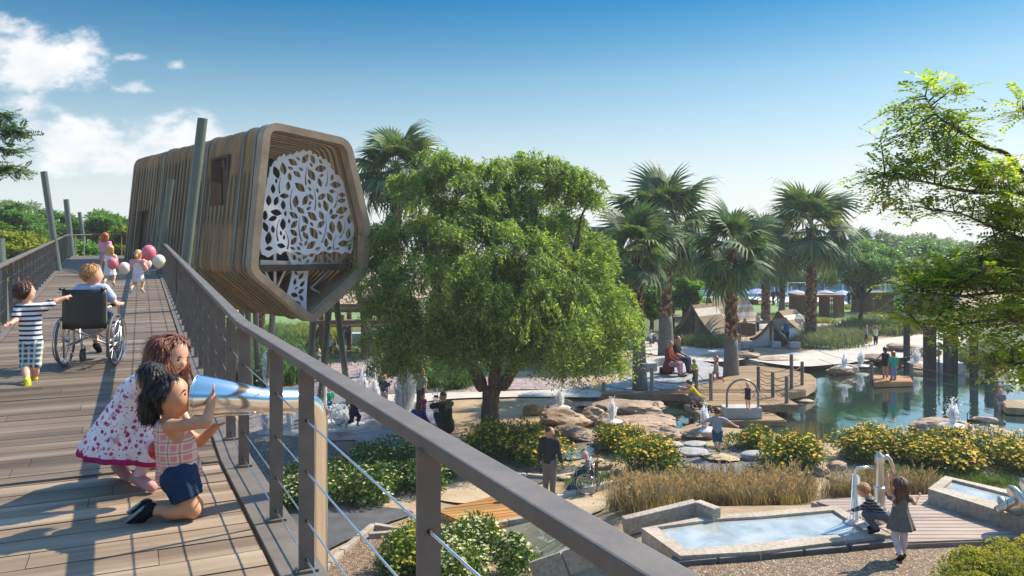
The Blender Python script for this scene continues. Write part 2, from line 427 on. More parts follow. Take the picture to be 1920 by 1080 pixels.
def make_rail(fn, ys, label, end_pts=None):
    base = fn(ys[0], .13)
    t = thing('railing', label, 'railing', base)
    ky = [q for q in (ys[0] - .0, 5.45, ys[-1]) ]
    if ky[0] > 5.45: ky = [ky[0], ky[-1]]
    mb = MB(); hp = [fn(q, .150, .945) for q in ky]
    if end_pts: hp += end_pts
    for i, (a, b) in enumerate(zip(hp, hp[1:])):
        d = (b - a).normalized() * .001
        mb.bar(a - d, b + d, .082 if i % 2 == 0 else .081, .042)
    mb.build('handrail', M_steel, t, True, bevel=.006)
    for y in ys:
        p = fn(y, .13); m2 = MB(); m2.box(p + Vector((0, 0, .468)), (.068, .014, .93), (PR, AX, Vector((0, 0, 1))))
        m2.box(p + Vector((0, 0, .028)), (.10, .06, .012), (PR, AX, Vector((0, 0, 1))))
        for hh in (.70, .47, .25, .075): m2.ball(p + Vector((0, 0, hh)) - AX * .011, .0075, 8, 5, mi=1)
        m2.build('post', None, t, True, mats=[M_steel, M_black])
    for h in (.70, .47, .25, .075):
        m3 = MB(); m3.tube([fn(q, .13, h) for q in [ys[0]] + ([5.45] if ys[0] < 5.4 else []) + [ys[-1]]], .0042, 6)
        m3.build('cable', M_cable, t, True, True)
    if end_pts:
        a = hp[-len(end_pts) - 1]
        for b in end_pts:
            n = max(2, int((b - a).length / .6))
            for i in range(1, n):
                q = a.lerp(b, i / n); m2 = MB(); m2.box(q - Vector((0, 0, .48)), (.014, .068, .93)); m2.build('post', M_steel, t, True)
            a = b
M_black = mat_plain('matt_black', (.012, .012, .012), .5)
ysr = [-2.7, -1.5, -.3, .75, 1.45, 2.18, 2.86, 3.57, 4.23, 5.27] + [5.95 + .72 * i for i in range(36)]
ysr = [y for y in ysr if y not in (2.86, 1.45)]
make_rail(redge, ysr, 'dark grey steel railing with wires crossing the foreground on the right of the footbridge')
ysl = [-2.1 + .85 * i for i in range(44)]
make_rail(ledge, ysl, 'dark grey steel railing along the far left edge of the footbridge', [Vector((-18.9, 36.2, zd(-18.9, 36.2) + .945)), Vector((-16.6, 36.9, zd(-17.2, 36.6) + .945))])

# leaning green poles that carry the bridge
M_pole = mat_plain('green_grey_painted_pole', (.105, .135, .115), .38, .1, .1, 4, .5)
def pole(top, other, d, r, label, low=None):
    a = W(*top, d); b = W(*other, d); dirv = (b - a)
    k = (a.z + .3) / -dirv.z if low is None else low
    e = a + dirv * k
    mb = MB(); mb.tube([e, a], r, 20); o = mb.build('leaning_pole', M_pole)
    auto_smooth(o); tag(o, label, 'pole', 'leaning green poles of the footbridge'); return o
pole((380, 222), (347, 505), 14.6, .088, 'tallest leaning green pole, right in front of the treehouse window')
pole((321, 336), (304, 455), 24, .095, 'mid-height leaning green pole right of the bridge, left of the tallest pole')
pole((298, 380), (289, 445), 31, .095, 'shortest leaning green pole on the right, where the railing meets the treehouse')
pole((82, 322), (101, 450), 25.2, .10, 'leaning green pole left of the bridge, taller of those rising over the left railing')
pole((124, 374), (132, 450), 37, .12, 'leaning green pole second from the left above the left railing')
pole((149, 398), (157, 450), 44, .10, 'thin far leaning pole at the end of the left railing')
pole((-4, 448), (6, 620), 12.6, .095, 'leaning green pole cut off by the left edge of the picture')
# ------------------------------------------------------------------ treehouse
TA = Vector((-7.5, 24.0, 0)); TU = Vector((.751, .660, 0)).normalized(); TV = Vector((-.660, .751, 0)).normalized()
def front_uz(px, py, v=0):
    A = TA + TV * v; k = (px - 960) / F
    t = (k * A.y - A.x) / (TU.x - k * TU.y); d = A.y + TU.y * t
    return t, EYE - (py - HZ) / F * d
prof = [front_uz(*p) for p in [(471, 510), (498, 227), (656, 262), (694, 425), (691, 511), (586, 607)]]
def round_poly(P, rads, n=7):
    out = []; k = len(P)
    for i in range(k):
        p = Vector(P[i]); a = Vector(P[i - 1]); b = Vector(P[(i + 1) % k])
        da = (a - p).normalized(); db = (b - p).normalized(); r = rads[i]
        ang = da.angle(db); L = min(r / math.tan(ang / 2), .45 * (a - p).length, .45 * (b - p).length)
        s = p + da * L; e = p + db * L
        for j in range(n + 1):
            t = j / n; out.append((1 - t) ** 2 * s + 2 * t * (1 - t) * p + t * t * e)
    return out
def dens(P, step=.35):
    out = []
    for i in range(len(P)):
        a, b = P[i], P[(i + 1) % len(P)]; n = max(1, int((b - a).length / step))
        for j in range(n): out.append(a.lerp(b, j / n))
    return out
TP = dens(round_poly(prof, [.55, .5, .6, .8, .7, .35]))
def split_at(P, zs):
    out = []
    for i in range(len(P)):
        a, b = P[i], P[(i + 1) % len(P)]; out.append(a)
        if a.x < 1 and b.x < 1:
            for z in sorted(zs, reverse=a.y > b.y):
                if min(a.y, b.y) + .01 < z < max(a.y, b.y) - .01: out.append(a.lerp(b, (z - a.y) / (b.y - a.y)))
    return out
TP = split_at(TP, [7.72, 9.32])
UW = sum(p.x for p in TP if p.x < 1 and 7.7 < p.y < 9.4) / max(1, sum(1 for p in TP if p.x < 1 and 7.7 < p.y < 9.4))
def inset(P, d):
    k = len(P); area = sum(P[i].x * P[(i + 1) % k].y - P[(i + 1) % k].x * P[i].y for i in range(k)); sg = 1 if area > 0 else -1
    out = []
    for i in range(k):
        t = (P[(i + 1) % k] - P[i - 1]).normalized(); nrm = Vector((-t.y, t.x)) * sg
        out.append(P[i] + nrm * d)
    return out
def T3(u, v, z): p = TA + TU * u + TV * v; return Vector((p.x, p.y, z))
def ring(mb, P, depth, v0, v1, skip=None):
    Q = inset(P, depth); k = len(P); vs = []
    for i in range(k): vs += [T3(P[i].x, v0, P[i].y), T3(P[i].x, v1, P[i].y), T3(Q[i].x, v1, Q[i].y), T3(Q[i].x, v0, Q[i].y)]
    fs = []; keep = [not (skip and skip((P[i] + P[(i + 1) % k]) / 2)) for i in range(k)]
    for i in range(k):
        if not keep[i]: continue
        j = (i + 1) % k
        for c in range(4): fs.append((i * 4 + c, j * 4 + c, j * 4 + (c + 1) % 4, i * 4 + (c + 1) % 4))
        if not keep[i - 1]: fs.append((i * 4, i * 4 + 1, i * 4 + 2, i * 4 + 3))
        if not keep[j]: fs.append((j * 4 + 3, j * 4 + 2, j * 4 + 1, j * 4))
    mb.add(vs, fs)
M_slat = mat_wood('silvered_timber_slats', [(.15, .10, .05), (.28, .20, .105), (.41, .30, .165)], .7, (1, 1, .2), .55, 1.6, 0, .2)
M_frame = mat_wood('pale_timber_frame', [(.24, .175, .11), (.38, .285, .185), (.49, .38, .265)], .6, (1, 1, 1), 0, 1.6, 0, .2)
M_hoop = mat_plain('teal_grey_steel', (.15, .20, .18), .4, .4, .1, 5)
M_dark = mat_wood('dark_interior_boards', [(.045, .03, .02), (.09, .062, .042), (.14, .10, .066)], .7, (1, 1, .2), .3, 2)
M_silver = mat_plain('silver_grey_steel', (.50, .51, .52), .35, .6, .06, 4)
M_white = mat_plain('white_cut_steel', (.74, .755, .77), .45, 0, .05, 1.2)
def make_treehouse():
    t = thing('treehouse', 'timber slatted treehouse pod with a white leaf-cut tree in its open end', 'treehouse', T3(2, 6, 0))
    mb = MB()
    LEN = 12.9; w0, w1 = 2.42, 3.75
    v = .55; jit = random.Random(3)
    while v < LEN:
        sk = None
        if w0 - .1 < v < w1: sk = lambda p: p.x < .6 and 7.72 < p.y < 9.32
        if 10.2 < v < 11.6: sk = lambda p: p.x < .6 and zd(-14, 32) < p.y < 7.9
        ring(mb, inset(TP, jit.uniform(-.012, .012)), .19, v, v + .165, sk); v += .335
    mb.build('slat_shell', M_slat, t, True)
    mf = MB(); ring(mf, inset(TP, -.03), .23, 0, .42); o = mf.build('front_frame', M_frame, t, True); auto_smooth(o, 50)
    for v in (.47, 1.35, 4.35, 8.7):
        mh = MB(); ring(mh, inset(TP, -.045), .12, v, v + .07); auto_smooth(mh.build('steel_hoop', M_hoop, t, True), 50)
    # window box
    mw = MB()
    def wb(v0, v1, z0, z1, u=None, th=.34):
        u = UW - .05 if u is None else u
        c = T3(u + th / 2, (v0 + v1) / 2, (z0 + z1) / 2); mw.box(c, (th, v1 - v0, z1 - z0), (TU, TV, Vector((0, 0, 1))))
    wb(w0 - .06, w0 + .02, 7.66, 9.36); wb(w1 - .02, w1 + .06, 7.66, 9.36); wb(w0 + .02, w1 - .02, 9.28, 9.36); wb(w0 + .02, w1 - .02, 7.66, 7.74)
    wb(3.02, 3.12, 7.74, 9.28, UW + .1, .08)
    mw.build('window_frame', M_dark, t, True)
    # inner floor, back wall, inner lining
    um = max(p.x for p in TP) - .25; fz = 5.82
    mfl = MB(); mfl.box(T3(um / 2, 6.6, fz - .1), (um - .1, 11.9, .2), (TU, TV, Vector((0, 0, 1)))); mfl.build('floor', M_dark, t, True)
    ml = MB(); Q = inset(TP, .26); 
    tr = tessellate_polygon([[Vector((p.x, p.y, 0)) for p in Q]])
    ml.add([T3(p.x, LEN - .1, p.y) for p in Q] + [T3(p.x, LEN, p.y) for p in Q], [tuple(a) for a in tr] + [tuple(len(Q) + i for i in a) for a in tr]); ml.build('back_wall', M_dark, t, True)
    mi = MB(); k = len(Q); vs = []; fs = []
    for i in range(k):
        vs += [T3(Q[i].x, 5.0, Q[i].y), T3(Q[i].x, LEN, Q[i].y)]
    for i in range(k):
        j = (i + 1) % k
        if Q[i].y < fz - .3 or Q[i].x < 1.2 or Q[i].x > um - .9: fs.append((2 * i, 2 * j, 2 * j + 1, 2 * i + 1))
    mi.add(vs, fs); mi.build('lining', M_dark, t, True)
    # underside closing boards, silver truss in the open end
    def uz(px, py, v): return T3(*(lambda q: (q[0], v, q[1]))(front_uz(px, py, v)))
    vv = 1.1
    for a, b, w in [((488, 492), (688, 500), .16), ((492, 497), (515, 548), .07), ((515, 470), (515, 548), .09), ((515, 548), (548, 478), .07), ((582, 540), (656, 470), .07),
                    ((582, 540), (625, 562), .07), ((600, 478), (606, 512), .07), ((610, 478), (640, 505), .07), ((640, 560), (668, 470), .08), ((640, 478), (628, 505), .06)]:
        ms = MB(); ms.bar(uz(*a, vv), uz(*b, vv), w, .06, TV); ms.build('strut', M_silver, t, True)
    # legs
    for (px, py, d, bx, bd) in [(630, 572, 27.4, 657, 30.5), (617, 586, 26.8, 598, 30), (588, 604, 26, 575, 30), (459, 560, 29.5, 428, 33), (464, 560, 29.6, 470, 33.5), (478, 562, 30.5, 484, 37), (512, 585, 30, 503, 36), (668, 545, 28.6, 722, 34)]:
        a = W(px, py, d); a.z += .25; b = Vector(((bx - 960) / F * bd, bd, -.05)); ms = MB(); ms.tube([b, a], .115, 14); auto_smooth(ms.build('support_leg', M_pole, t, True))
    # white cut-out tree
    leaf = [(0, -.5), (.17, -.22), (.2, .05), (.11, .32), (0, .5), (-.13, .25), (-.19, 0), (-.14, -.25)]
    def cut_panel(name, outline, v, hole_len, seed, tries, margin, slits=()):
        rr = random.Random(seed); out = np.array(outline)
        cu = bpy.data.curves.new(name, 'CURVE'); cu.dimensions = '2D'; cu.fill_mode = 'BOTH'; cu.extrude = .02
        def addspl(pts):
            s = cu.splines.new('POLY'); s.points.add(len(pts) - 1)
            for i, p in enumerate(pts): s.points[i].co = (p[0], p[1], 0, 1)
            s.use_cyclic_u = True
        addspl(outline); placed = []
        lo = out.min(0); hi = out.max(0); cx = (lo[0] + hi[0]) / 2
        def slit(x0, y0, a, L, bend):
            l_, r_ = [], []
            for i in range(7):
                q = i / 6; aa = a + bend * q; x = x0 + math.cos(aa) * L * q; y = y0 + math.sin(aa) * L * q; w = .028 * (1 - .75 * q) + .004; l_.append((x - math.sin(aa) * w, y + math.cos(aa) * w)); r_.append((x + math.sin(aa) * w, y - math.cos(aa) * w))
            return l_ + r_[::-1]
        for (sx, sy, a, L, be) in slits:
            pts = slit(cx + sx, lo[1] + sy, a, L, be); arr = np.array(pts)
            if in_poly(arr[:, 0], arr[:, 1], outline).all(): placed.append((arr[:, 0].mean(), arr[:, 1].mean(), L, arr)); addspl(pts)
        for it in range(tries):
            x = rr.uniform(lo[0], hi[0]); y = rr.uniform(lo[1], hi[1]); L = hole_len * rr.uniform(.8, 1.25) * (1 if it < tries * .25 else .8 if it < tries * .5 else .55)
            a = math.atan2(x - cx, 1.2) * -1 + rr.choice((-.85, .85, .6, -.6)) + rr.uniform(-.3, .3)
            ca, sa = math.cos(a), math.sin(a)
            pts = [(x + (px * 1.35 * ca - py * sa) * L, y + (px * 1.35 * sa + py * ca) * L) for px, py in leaf]
            arr = np.array(pts)
            if not in_poly(arr[:, 0], arr[:, 1], outline).all() or poly_dist(arr[:, 0], arr[:, 1], outline).min() < margin: continue
            ok = True
            for (qx, qy, qL, qa) in placed:
                dd = math.hypot(x - qx, y - qy)
                if dd > (L + qL) * .5 + .05: continue
                qarr = qa
                if np.min(np.hypot(arr[:, None, 0] - qarr[None, :, 0], arr[:, None, 1] - qarr[None, :, 1])) < .035 or in_poly(arr[:, 0], arr[:, 1], qarr).any() or in_poly(qarr[:, 0], qarr[:, 1], arr).any(): ok = False; break
            if not ok: continue
            placed.append((x, y, L, arr)); addspl(pts)
        tmp = bpy.data.objects.new(name, cu); COL.objects.link(tmp)
        me = bpy.data.meshes.new_from_object(tmp.evaluated_get(bpy.context.evaluated_depsgraph_get()))
        COL.objects.unlink(tmp); bpy.data.objects.remove(tmp)
        vs = [T3(q.co.x, v + q.co.z, q.co.y) for q in me.vertices]; fs = [tuple(p.vertices) for p in me.polygons]
        bpy.data.meshes.remove(me)
        return mesh_obj(name, [tuple(q) for q in vs], fs, M_white, t, True)
    o2 = [(490, 477), (487, 430), (492, 385), (500, 345), (507, 315), (518, 300), (530, 291), (545, 290), (560, 284), (578, 283), (592, 291), (606, 297), (617, 305), (625, 322), (640, 335), (650, 352), (655, 375), (662, 400), (663, 440), (660, 470), (640, 474), (610, 472), (580, 477), (545, 472), (520, 476)]
    rr = random.Random(5); pts = [front_uz(px, py, .75) for px, py in o2]; fine = []
    sp = spline([(a, b) for a, b in pts], 4)
    for i, p in enumerate(sp): fine.append((p.x + rr.uniform(-.02, .02), p.y + .05 * math.sin(i * 2.1)))
    cut_panel('leaf_screen', fine, .75, .40, 2, 9000, .045, [(-.25, .5, 2.0, .8, -.35), (.45, .45, 1.1, .9, .3), (-1.05, .5, 1.9, .7, -.4), (1.1, .6, .8, .7, .5), (-.6, 1.5, 1.9, .7, -.4), (.2, 1.5, 1.35, .8, .3), (.9, 1.6, 1.0, .6, .4), (-1.0, 2.0, 1.8, .5, -.3), (-.1, 2.3, 1.8, .6, -.3), (.6, 2.3, 1.2, .5, .3), (-.75, .25, 1.2, .6, .5), (.9, .2, 1.9, .5, -.5)])
    tr_ = [front_uz(px, py, .9) for px, py in [(535, 468), (548, 500), (546, 520), (538, 550), (534, 570), (575, 592), (574, 560), (576, 520), (582, 495), (598, 468)]]
    cut_panel('trunk_screen', tr_, .9, .30, 9, 3000, .03)
make_treehouse()
# ------------------------------------------------------------------ implicit-surface modeller for bodies, clothes and hair
def sdf_mesh(prims, vox):
    """prims: list of dicts. kinds: cap (a,b,ra,rb[,flat=(axis,f)]), ell (c,r,ax), cut (p,n). k = blend"""
    lo = np.full(3, 1e9); hi = np.full(3, -1e9)
    for p in prims:
        if p['t'] == 'cap':
            for q, r in ((p['a'], p['ra']), (p['b'], p['rb'])): lo = np.minimum(lo, np.array(q) - r * 1.5); hi = np.maximum(hi, np.array(q) + r * 1.5)
        elif p['t'] == 'ell':
            m = max(p['r']); lo = np.minimum(lo, np.array(p['c']) - m); hi = np.maximum(hi, np.array(p['c']) + m)
    lo = lo - 3 * vox; hi = hi + 3 * vox; n = np.ceil((hi - lo) / vox).astype(int) + 1
    f = np.full(n, 10 * vox + .05, np.float32)
    ax = [lo[i] + vox * np.arange(n[i]) for i in range(3)]
    for p in prims:
        k = p.get('k', .02)
        if p['t'] == 'cut':
            q = np.array(p['p']); nn = np.array(p['n'], float); nn /= np.linalg.norm(nn)
            d = (ax[0][:, None, None] - q[0]) * nn[0] + (ax[1][None, :, None] - q[1]) * nn[1] + (ax[2][None, None, :] - q[2]) * nn[2]
            f = np.maximum(f, d.astype(np.float32)); continue
        if p['t'] == 'cap':
            a = np.array(p['a'], float); b = np.array(p['b'], float); m = max(p['ra'], p['rb']) * (1.5) + k + 2 * vox
            l = np.minimum(a, b) - m; h = np.maximum(a, b) + m
        else:
            c = np.array(p['c'], float); m = max(p['r']) + k + 2 * vox; l = c - m; h = c + m
        i0 = np.clip(np.floor((l - lo) / vox).astype(int), 0, n); i1 = np.clip(np.ceil((h - lo) / vox).astype(int) + 1, 0, n)
        sl = tuple(slice(i0[i], i1[i]) for i in range(3))
        X = ax[0][sl[0]][:, None, None]; Y = ax[1][sl[1]][None, :, None]; Z = ax[2][sl[2]][None, None, :]
        if p['t'] == 'cap':
            ab = b - a; L2 = ab @ ab + 1e-12
            t = np.clip(((X - a[0]) * ab[0] + (Y - a[1]) * ab[1] + (Z - a[2]) * ab[2]) / L2, 0, 1)
            dx = X - a[0] - t * ab[0]; dy = Y - a[1] - t * ab[1]; dz = Z - a[2] - t * ab[2]
            r = p['ra'] + (p['rb'] - p['ra']) * t
            if 'wave' in p:
                nw, am, wx = p['wave']; ang = np.arctan2(dy, dx); r = r * (1 + am * t * np.sin(nw * ang + wx))
            if 'flat' in p:
                fa, ff = p['flat']; fa = np.array(fa, float); fa /= np.linalg.norm(fa)
                pr = dx * fa[0] + dy * fa[1] + dz * fa[2]; e = (1 / ff - 1)
                dx = dx + pr * fa[0] * e; dy = dy + pr * fa[1] * e; dz = dz + pr * fa[2] * e
            d = np.sqrt(dx * dx + dy * dy + dz * dz) - r
        else:
            A = np.array(p.get('ax', np.eye(3)), float); rr = np.array(p['r'], float)
            dx = X - c[0]; dy = Y - c[1]; dz = Z - c[2]
            q = [(dx * A[i][0] + dy * A[i][1] + dz * A[i][2]) / rr[i] for i in range(3)]
            q2 = [v / rr[i] for i, v in enumerate(q)]
            k0 = np.sqrt(q[0] ** 2 + q[1] ** 2 + q[2] ** 2); k1 = np.sqrt(q2[0] ** 2 + q2[1] ** 2 + q2[2] ** 2)
            d = k0 * (k0 - 1) / np.maximum(k1, 1e-6)
        g = f[sl]
        if p.get('sub'):
            f[sl] = np.maximum(g, -d)
        else:
            hh = np.maximum(k - np.abs(g - d), 0) / max(k, 1e-6)
            f[sl] = np.minimum(g, d) - hh * hh * k * .25
    # surface nets
    ins = f < 0
    nx, ny, nz = [q - 1 for q in n]
    cnt = np.zeros((nx, ny, nz), np.float32); acc = np.zeros((nx, ny, nz, 3), np.float32)
    def sh(a, i, j, k): return a[i:i + nx, j:j + ny, k:k + nz]
    corners = [(i, j, k) for i in (0, 1) for j in (0, 1) for k in (0, 1)]
    for c0 in corners:
        for d in range(3):
            if c0[d]: continue
            c1 = list(c0); c1[d] = 1
            A = sh(f, *c0); B = sh(f, *c1); m = (A < 0) != (B < 0)
            t = np.where(m, A / np.where(m, A - B, 1), 0)
            cnt += m
            for e in range(3):
                acc[..., e] += np.where(m, c0[e] + (t if e == d else 0), 0)
    act = cnt > 0; idx = np.full((nx, ny, nz), -1, np.int64); idx[act] = np.arange(act.sum())
    I = np.argwhere(act); V = lo + vox * (I + acc[act] / cnt[act][:, None])
    Fs = []
    for d in range(3):
        e, g = (d + 1) % 3, (d + 2) % 3
        s0 = [slice(1, n[i] - 1) for i in range(3)]; s0[d] = slice(0, n[d] - 1); s1 = list(s0); s1[d] = slice(1, n[d])
        A = ins[tuple(s0)]; B = ins[tuple(s1)]; m = A != B; pts = np.argwhere(m)
        if not len(pts): continue
        base = pts.copy()
        for i in range(3):
            if i != d: base[:, i] += 1
        def at(oe, og):
            q = base.copy(); q[:, e] += oe; q[:, g] += og; return idx[q[:, 0], q[:, 1], q[:, 2]]
        quad = np.stack([at(-1, -1), at(0, -1), at(0, 0), at(-1, 0)], 1)
        fl = B[m]; quad[fl] = quad[fl][:, ::-1]; Fs.append(quad)
    if not Fs: return np.zeros((0, 3)), np.zeros((0, 4), int)
    Fq = np.concatenate(Fs); Fq = Fq[(Fq >= 0).all(1)]
    # one gentle smoothing pass
    for _ in range(2):
        s = np.zeros_like(V); c = np.zeros(len(V))
        for i in range(4):
            a = Fq[:, i]; b = Fq[:, (i + 1) % 4]
            np.add.at(s, a, V[b]); np.add.at(c, a, 1); np.add.at(s, b, V[a]); np.add.at(c, b, 1)
        V = .55 * V + .45 * s / np.maximum(c, 1)[:, None]
    return V, Fq
def cap(a, b, ra, rb=None, k=.02, **kw): return dict(t='cap', a=tuple(a), b=tuple(b), ra=ra, rb=ra if rb is None else rb, k=k, **kw)
def ell(c, r, ax=None, k=.02, **kw):
    d = dict(t='ell', c=tuple(c), r=r, k=k, **kw)
    if ax is not None: d['ax'] = [tuple(q) for q in ax]
    return d
def cut(p, n): return dict(t='cut', p=tuple(p), n=tuple(n))
def sdf_obj(name, prims, vox, mat, parent=None):
    V, Fq = sdf_mesh(prims, vox)
    return mesh_obj(name, V, Fq.astype(np.int32), mat, parent, False, True)

# ------------------------------------------------------------------ cloth, skin and hair materials
def mat_skin(name, col):
    m, nt, b = nmat(name); n = tex_noise(nt, 14, 4)
    c = RGB(col); nt.links.new(ramp(nt, n.outputs[0], [(.3, tuple(q * .86 for q in c[:3])), (.7, tuple(min(1, q * 1.08) for q in c[:3]))]), b.inputs['Base Color'])
    b.inputs['Roughness'].default_value = .5; b.inputs['Subsurface Weight'].default_value = .12; b.inputs['Subsurface Radius'].default_value = (.02, .008, .004); b.inputs['Specular IOR Level'].default_value = .35
    return m
SK = [mat_skin('light_skin', 'd9a487'), mat_skin('tan_skin', 'c08a66'), mat_skin('brown_skin', '9a6748')]
def mat_hair(name, col):
    m, nt, b = nmat(name); n = tex_noise(nt, 26, 5, .7, stretch=(2.2, 2.2, .35)); c = RGB(col)
    nt.links.new(ramp(nt, n.outputs[0], [(.3, tuple(q * .7 for q in c[:3])), (.7, tuple(min(1, q * 2.4) for q in c[:3]))]), b.inputs['Base Color'])
    b.inputs['Roughness'].default_value = .42; bump(nt, b, n.outputs[0], .8, .012); return m
HAIR = {k: mat_hair('hair_' + k, v) for k, v in dict(brown='4a2c1c', black='17120f', blond='a2774a', auburn='5b2c1a', ginger='8a3f1d', grey='6b6763', dark='2b1d15').items()}
CL = {}
def cloth(col):
    if col not in CL:
        m, nt, b = nmat('cloth_' + str(len(CL))); n = tex_noise(nt, 9, 5); c = RGB(col)
        nt.links.new(ramp(nt, n.outputs[0], [(.3, tuple(q * .8 for q in c[:3])), (.7, tuple(min(1, q * 1.12) for q in c[:3]))]), b.inputs['Base Color'])
        b.inputs['Roughness'].default_value = .85; b.inputs['Specular IOR Level'].default_value = .2
        n2 = tex_noise(nt, 22, 3); bump(nt, b, n2.outputs[0], .5, .02); CL[col] = m
    return CL[col]
def wave_fac(nt, vec, axis, scale, thr, dist=0, detail=2):
    w = nt.nodes.new('ShaderNodeTexWave'); w.bands_direction = axis; w.inputs['Scale'].default_value = scale; w.inputs['Distortion'].default_value = dist; w.inputs['Detail'].default_value = detail
    nt.links.new(vec, w.inputs['Vector'])
    r = nt.nodes.new('ShaderNodeMath'); r.operation = 'GREATER_THAN'; r.inputs[1].default_value = thr; nt.links.new(w.outputs['Fac'], r.inputs[0]); return r.outputs[0]
def mat_stripe(name, c1, c2, scale=10, thr=.55, axis='Z', dist=.6):
    m, nt, b = nmat(name); tc = nt.nodes.new('ShaderNodeTexCoord')
    nt.links.new(mixc(nt, wave_fac(nt, tc.outputs['Object'], axis, scale, thr, dist), c1, c2), b.inputs['Base Color']); b.inputs['Roughness'].default_value = .85
    bump(nt, b, tex_noise(nt, 20, 3).outputs[0], .5, .02); return m
def mat_plaid(name, base, c2, c3, scale=8, dist=.8):
    m, nt, b = nmat(name); tc = nt.nodes.new('ShaderNodeTexCoord'); v = tc.outputs['Object']
    c = mixc(nt, .0, base, base)
    f1 = wave_fac(nt, v, 'Z', scale, .55, dist); f2 = wave_fac(nt, v, 'X', scale, .55, dist); f3 = wave_fac(nt, v, 'Z', scale, .94, dist); f4 = wave_fac(nt, v, 'X', scale, .94, dist)
    def half(f): 
        q = nt.nodes.new('ShaderNodeMath'); q.operation = 'MULTIPLY'; q.inputs[1].default_value = .6; nt.links.new(f, q.inputs[0]); return q.outputs[0]
    c = mixc(nt, half(f1), c, c2); c = mixc(nt, half(f2), c, c2); c = mixc(nt, half(f3), c, c3); c = mixc(nt, half(f4), c, c3)
    nt.links.new(c, b.inputs['Base Color']); b.inputs['Roughness'].default_value = .85; bump(nt, b, tex_noise(nt, 20, 3).outputs[0], .5, .02); return m
def mat_floral(name):
    m, nt, b = nmat(name); tc = nt.nodes.new('ShaderNodeTexCoord'); c = None
    n = tex_noise(nt, 7, 4); c = ramp(nt, n.outputs[0], [(.3, RGB('d8c6c6')[:3]), (.6, RGB('efe2e0')[:3])])
    for sc, lo, hi, col in ((24, .24, .34, 'b0356a'), (16, .16, .22, '8c1d4e'), (16, .0, .09, 'e9c4cf'), (40, .18, .26, 'bb4a78')):
        v = nt.nodes.new('ShaderNodeTexVoronoi'); v.inputs['Scale'].default_value = sc; nt.links.new(tc.outputs['Object'], v.inputs['Vector'])
        no = tex_noise(nt, sc * 2.2, 2); ad = nt.nodes.new('ShaderNodeMath'); ad.operation = 'MULTIPLY_ADD'; ad.inputs[1].default_value = .35; nt.links.new(no.outputs[0], ad.inputs[0]); nt.links.new(v.outputs['Distance'], ad.inputs[2])
        mr = nt.nodes.new('ShaderNodeMapRange'); nt.links.new(ad.outputs[0], mr.inputs[0]); mr.inputs[1].default_value = hi + .17; mr.inputs[2].default_value = lo + .17
        c = mixc(nt, mr.outputs[0], c, col)
    big = tex_noise(nt, 6, 3); mr = nt.nodes.new('ShaderNodeMapRange'); nt.links.new(big.outputs[0], mr.inputs[0]); mr.inputs[1].default_value = .60; mr.inputs[2].default_value = .66
    lines = tex_noise(nt, 34, 2); m2 = nt.nodes.new('ShaderNodeMath'); m2.operation = 'MULTIPLY'; nt.links.new(mr.outputs[0], m2.inputs[0]); nt.links.new(lines.outputs[0], m2.inputs[1])
    c = mixc(nt, m2.outputs[0], c, 'a83a68')
    nt.links.new(c, b.inputs['Base Color']); b.inputs['Roughness'].default_value = .85; bump(nt, b, tex_noise(nt, 12, 3).outputs[0], .6, .03); return m
M_eye_w = mat_plain('eye_white', (.52, .5, .48), .25, 0, .02); M_eye_d = mat_plain('dark_iris', (.025, .013, .008), .15, 0, .02)
M_lip = mat_plain('lip_rose', RGB('b0605a')[:3], .4, 0, .05); M_brow = mat_plain('brow_dark', (.03, .02, .014), .7)

# ------------------------------------------------------------------ people
def base_pose(kind):
    if kind == 'child':
        J = dict(pelvis=(0, 0, .49), chest=(0, .005, .655), neck=(0, 0, .765), head=(0, .012, .888), sh=(.108, 0, .74), el=(.15, -.01, .60), wr=(.165, .03, .475), hand=(.168, .045, .425),
                 hip=(.05, 0, .47), kn=(.055, .012, .26), an=(.055, -.012, .045), toe=(.062, .085, .018))
        Rr = dict(head=.085, neck=.034, chest=.088, waist=.078, pel=.085, ua=.032, el=.026, wr=.019, hand=.026, th=.056, kn=.037, an=.025)
    else:
        J = dict(pelvis=(0, 0, .525), chest=(0, .005, .715), neck=(0, 0, .835), head=(0, .015, .927), sh=(.115, 0, .80), el=(.145, -.015, .635), wr=(.155, .03, .49), hand=(.157, .045, .445),
                 hip=(.052, 0, .505), kn=(.055, .012, .285), an=(.055, -.015, .045), toe=(.065, .085, .015))
        Rr = dict(head=.062, neck=.032, chest=.095, waist=.078, pel=.088, ua=.032, el=.025, wr=.018, hand=.024, th=.056, kn=.036, an=.024)
    P = {}
    for k, v in J.items():
        if k in ('pelvis', 'chest', 'neck', 'head'): P[k] = np.array(v, float)
        else: P[k + 'R'] = np.array(v, float); P[k + 'L'] = np.array((-v[0], v[1], v[2]), float)
    return P, Rr
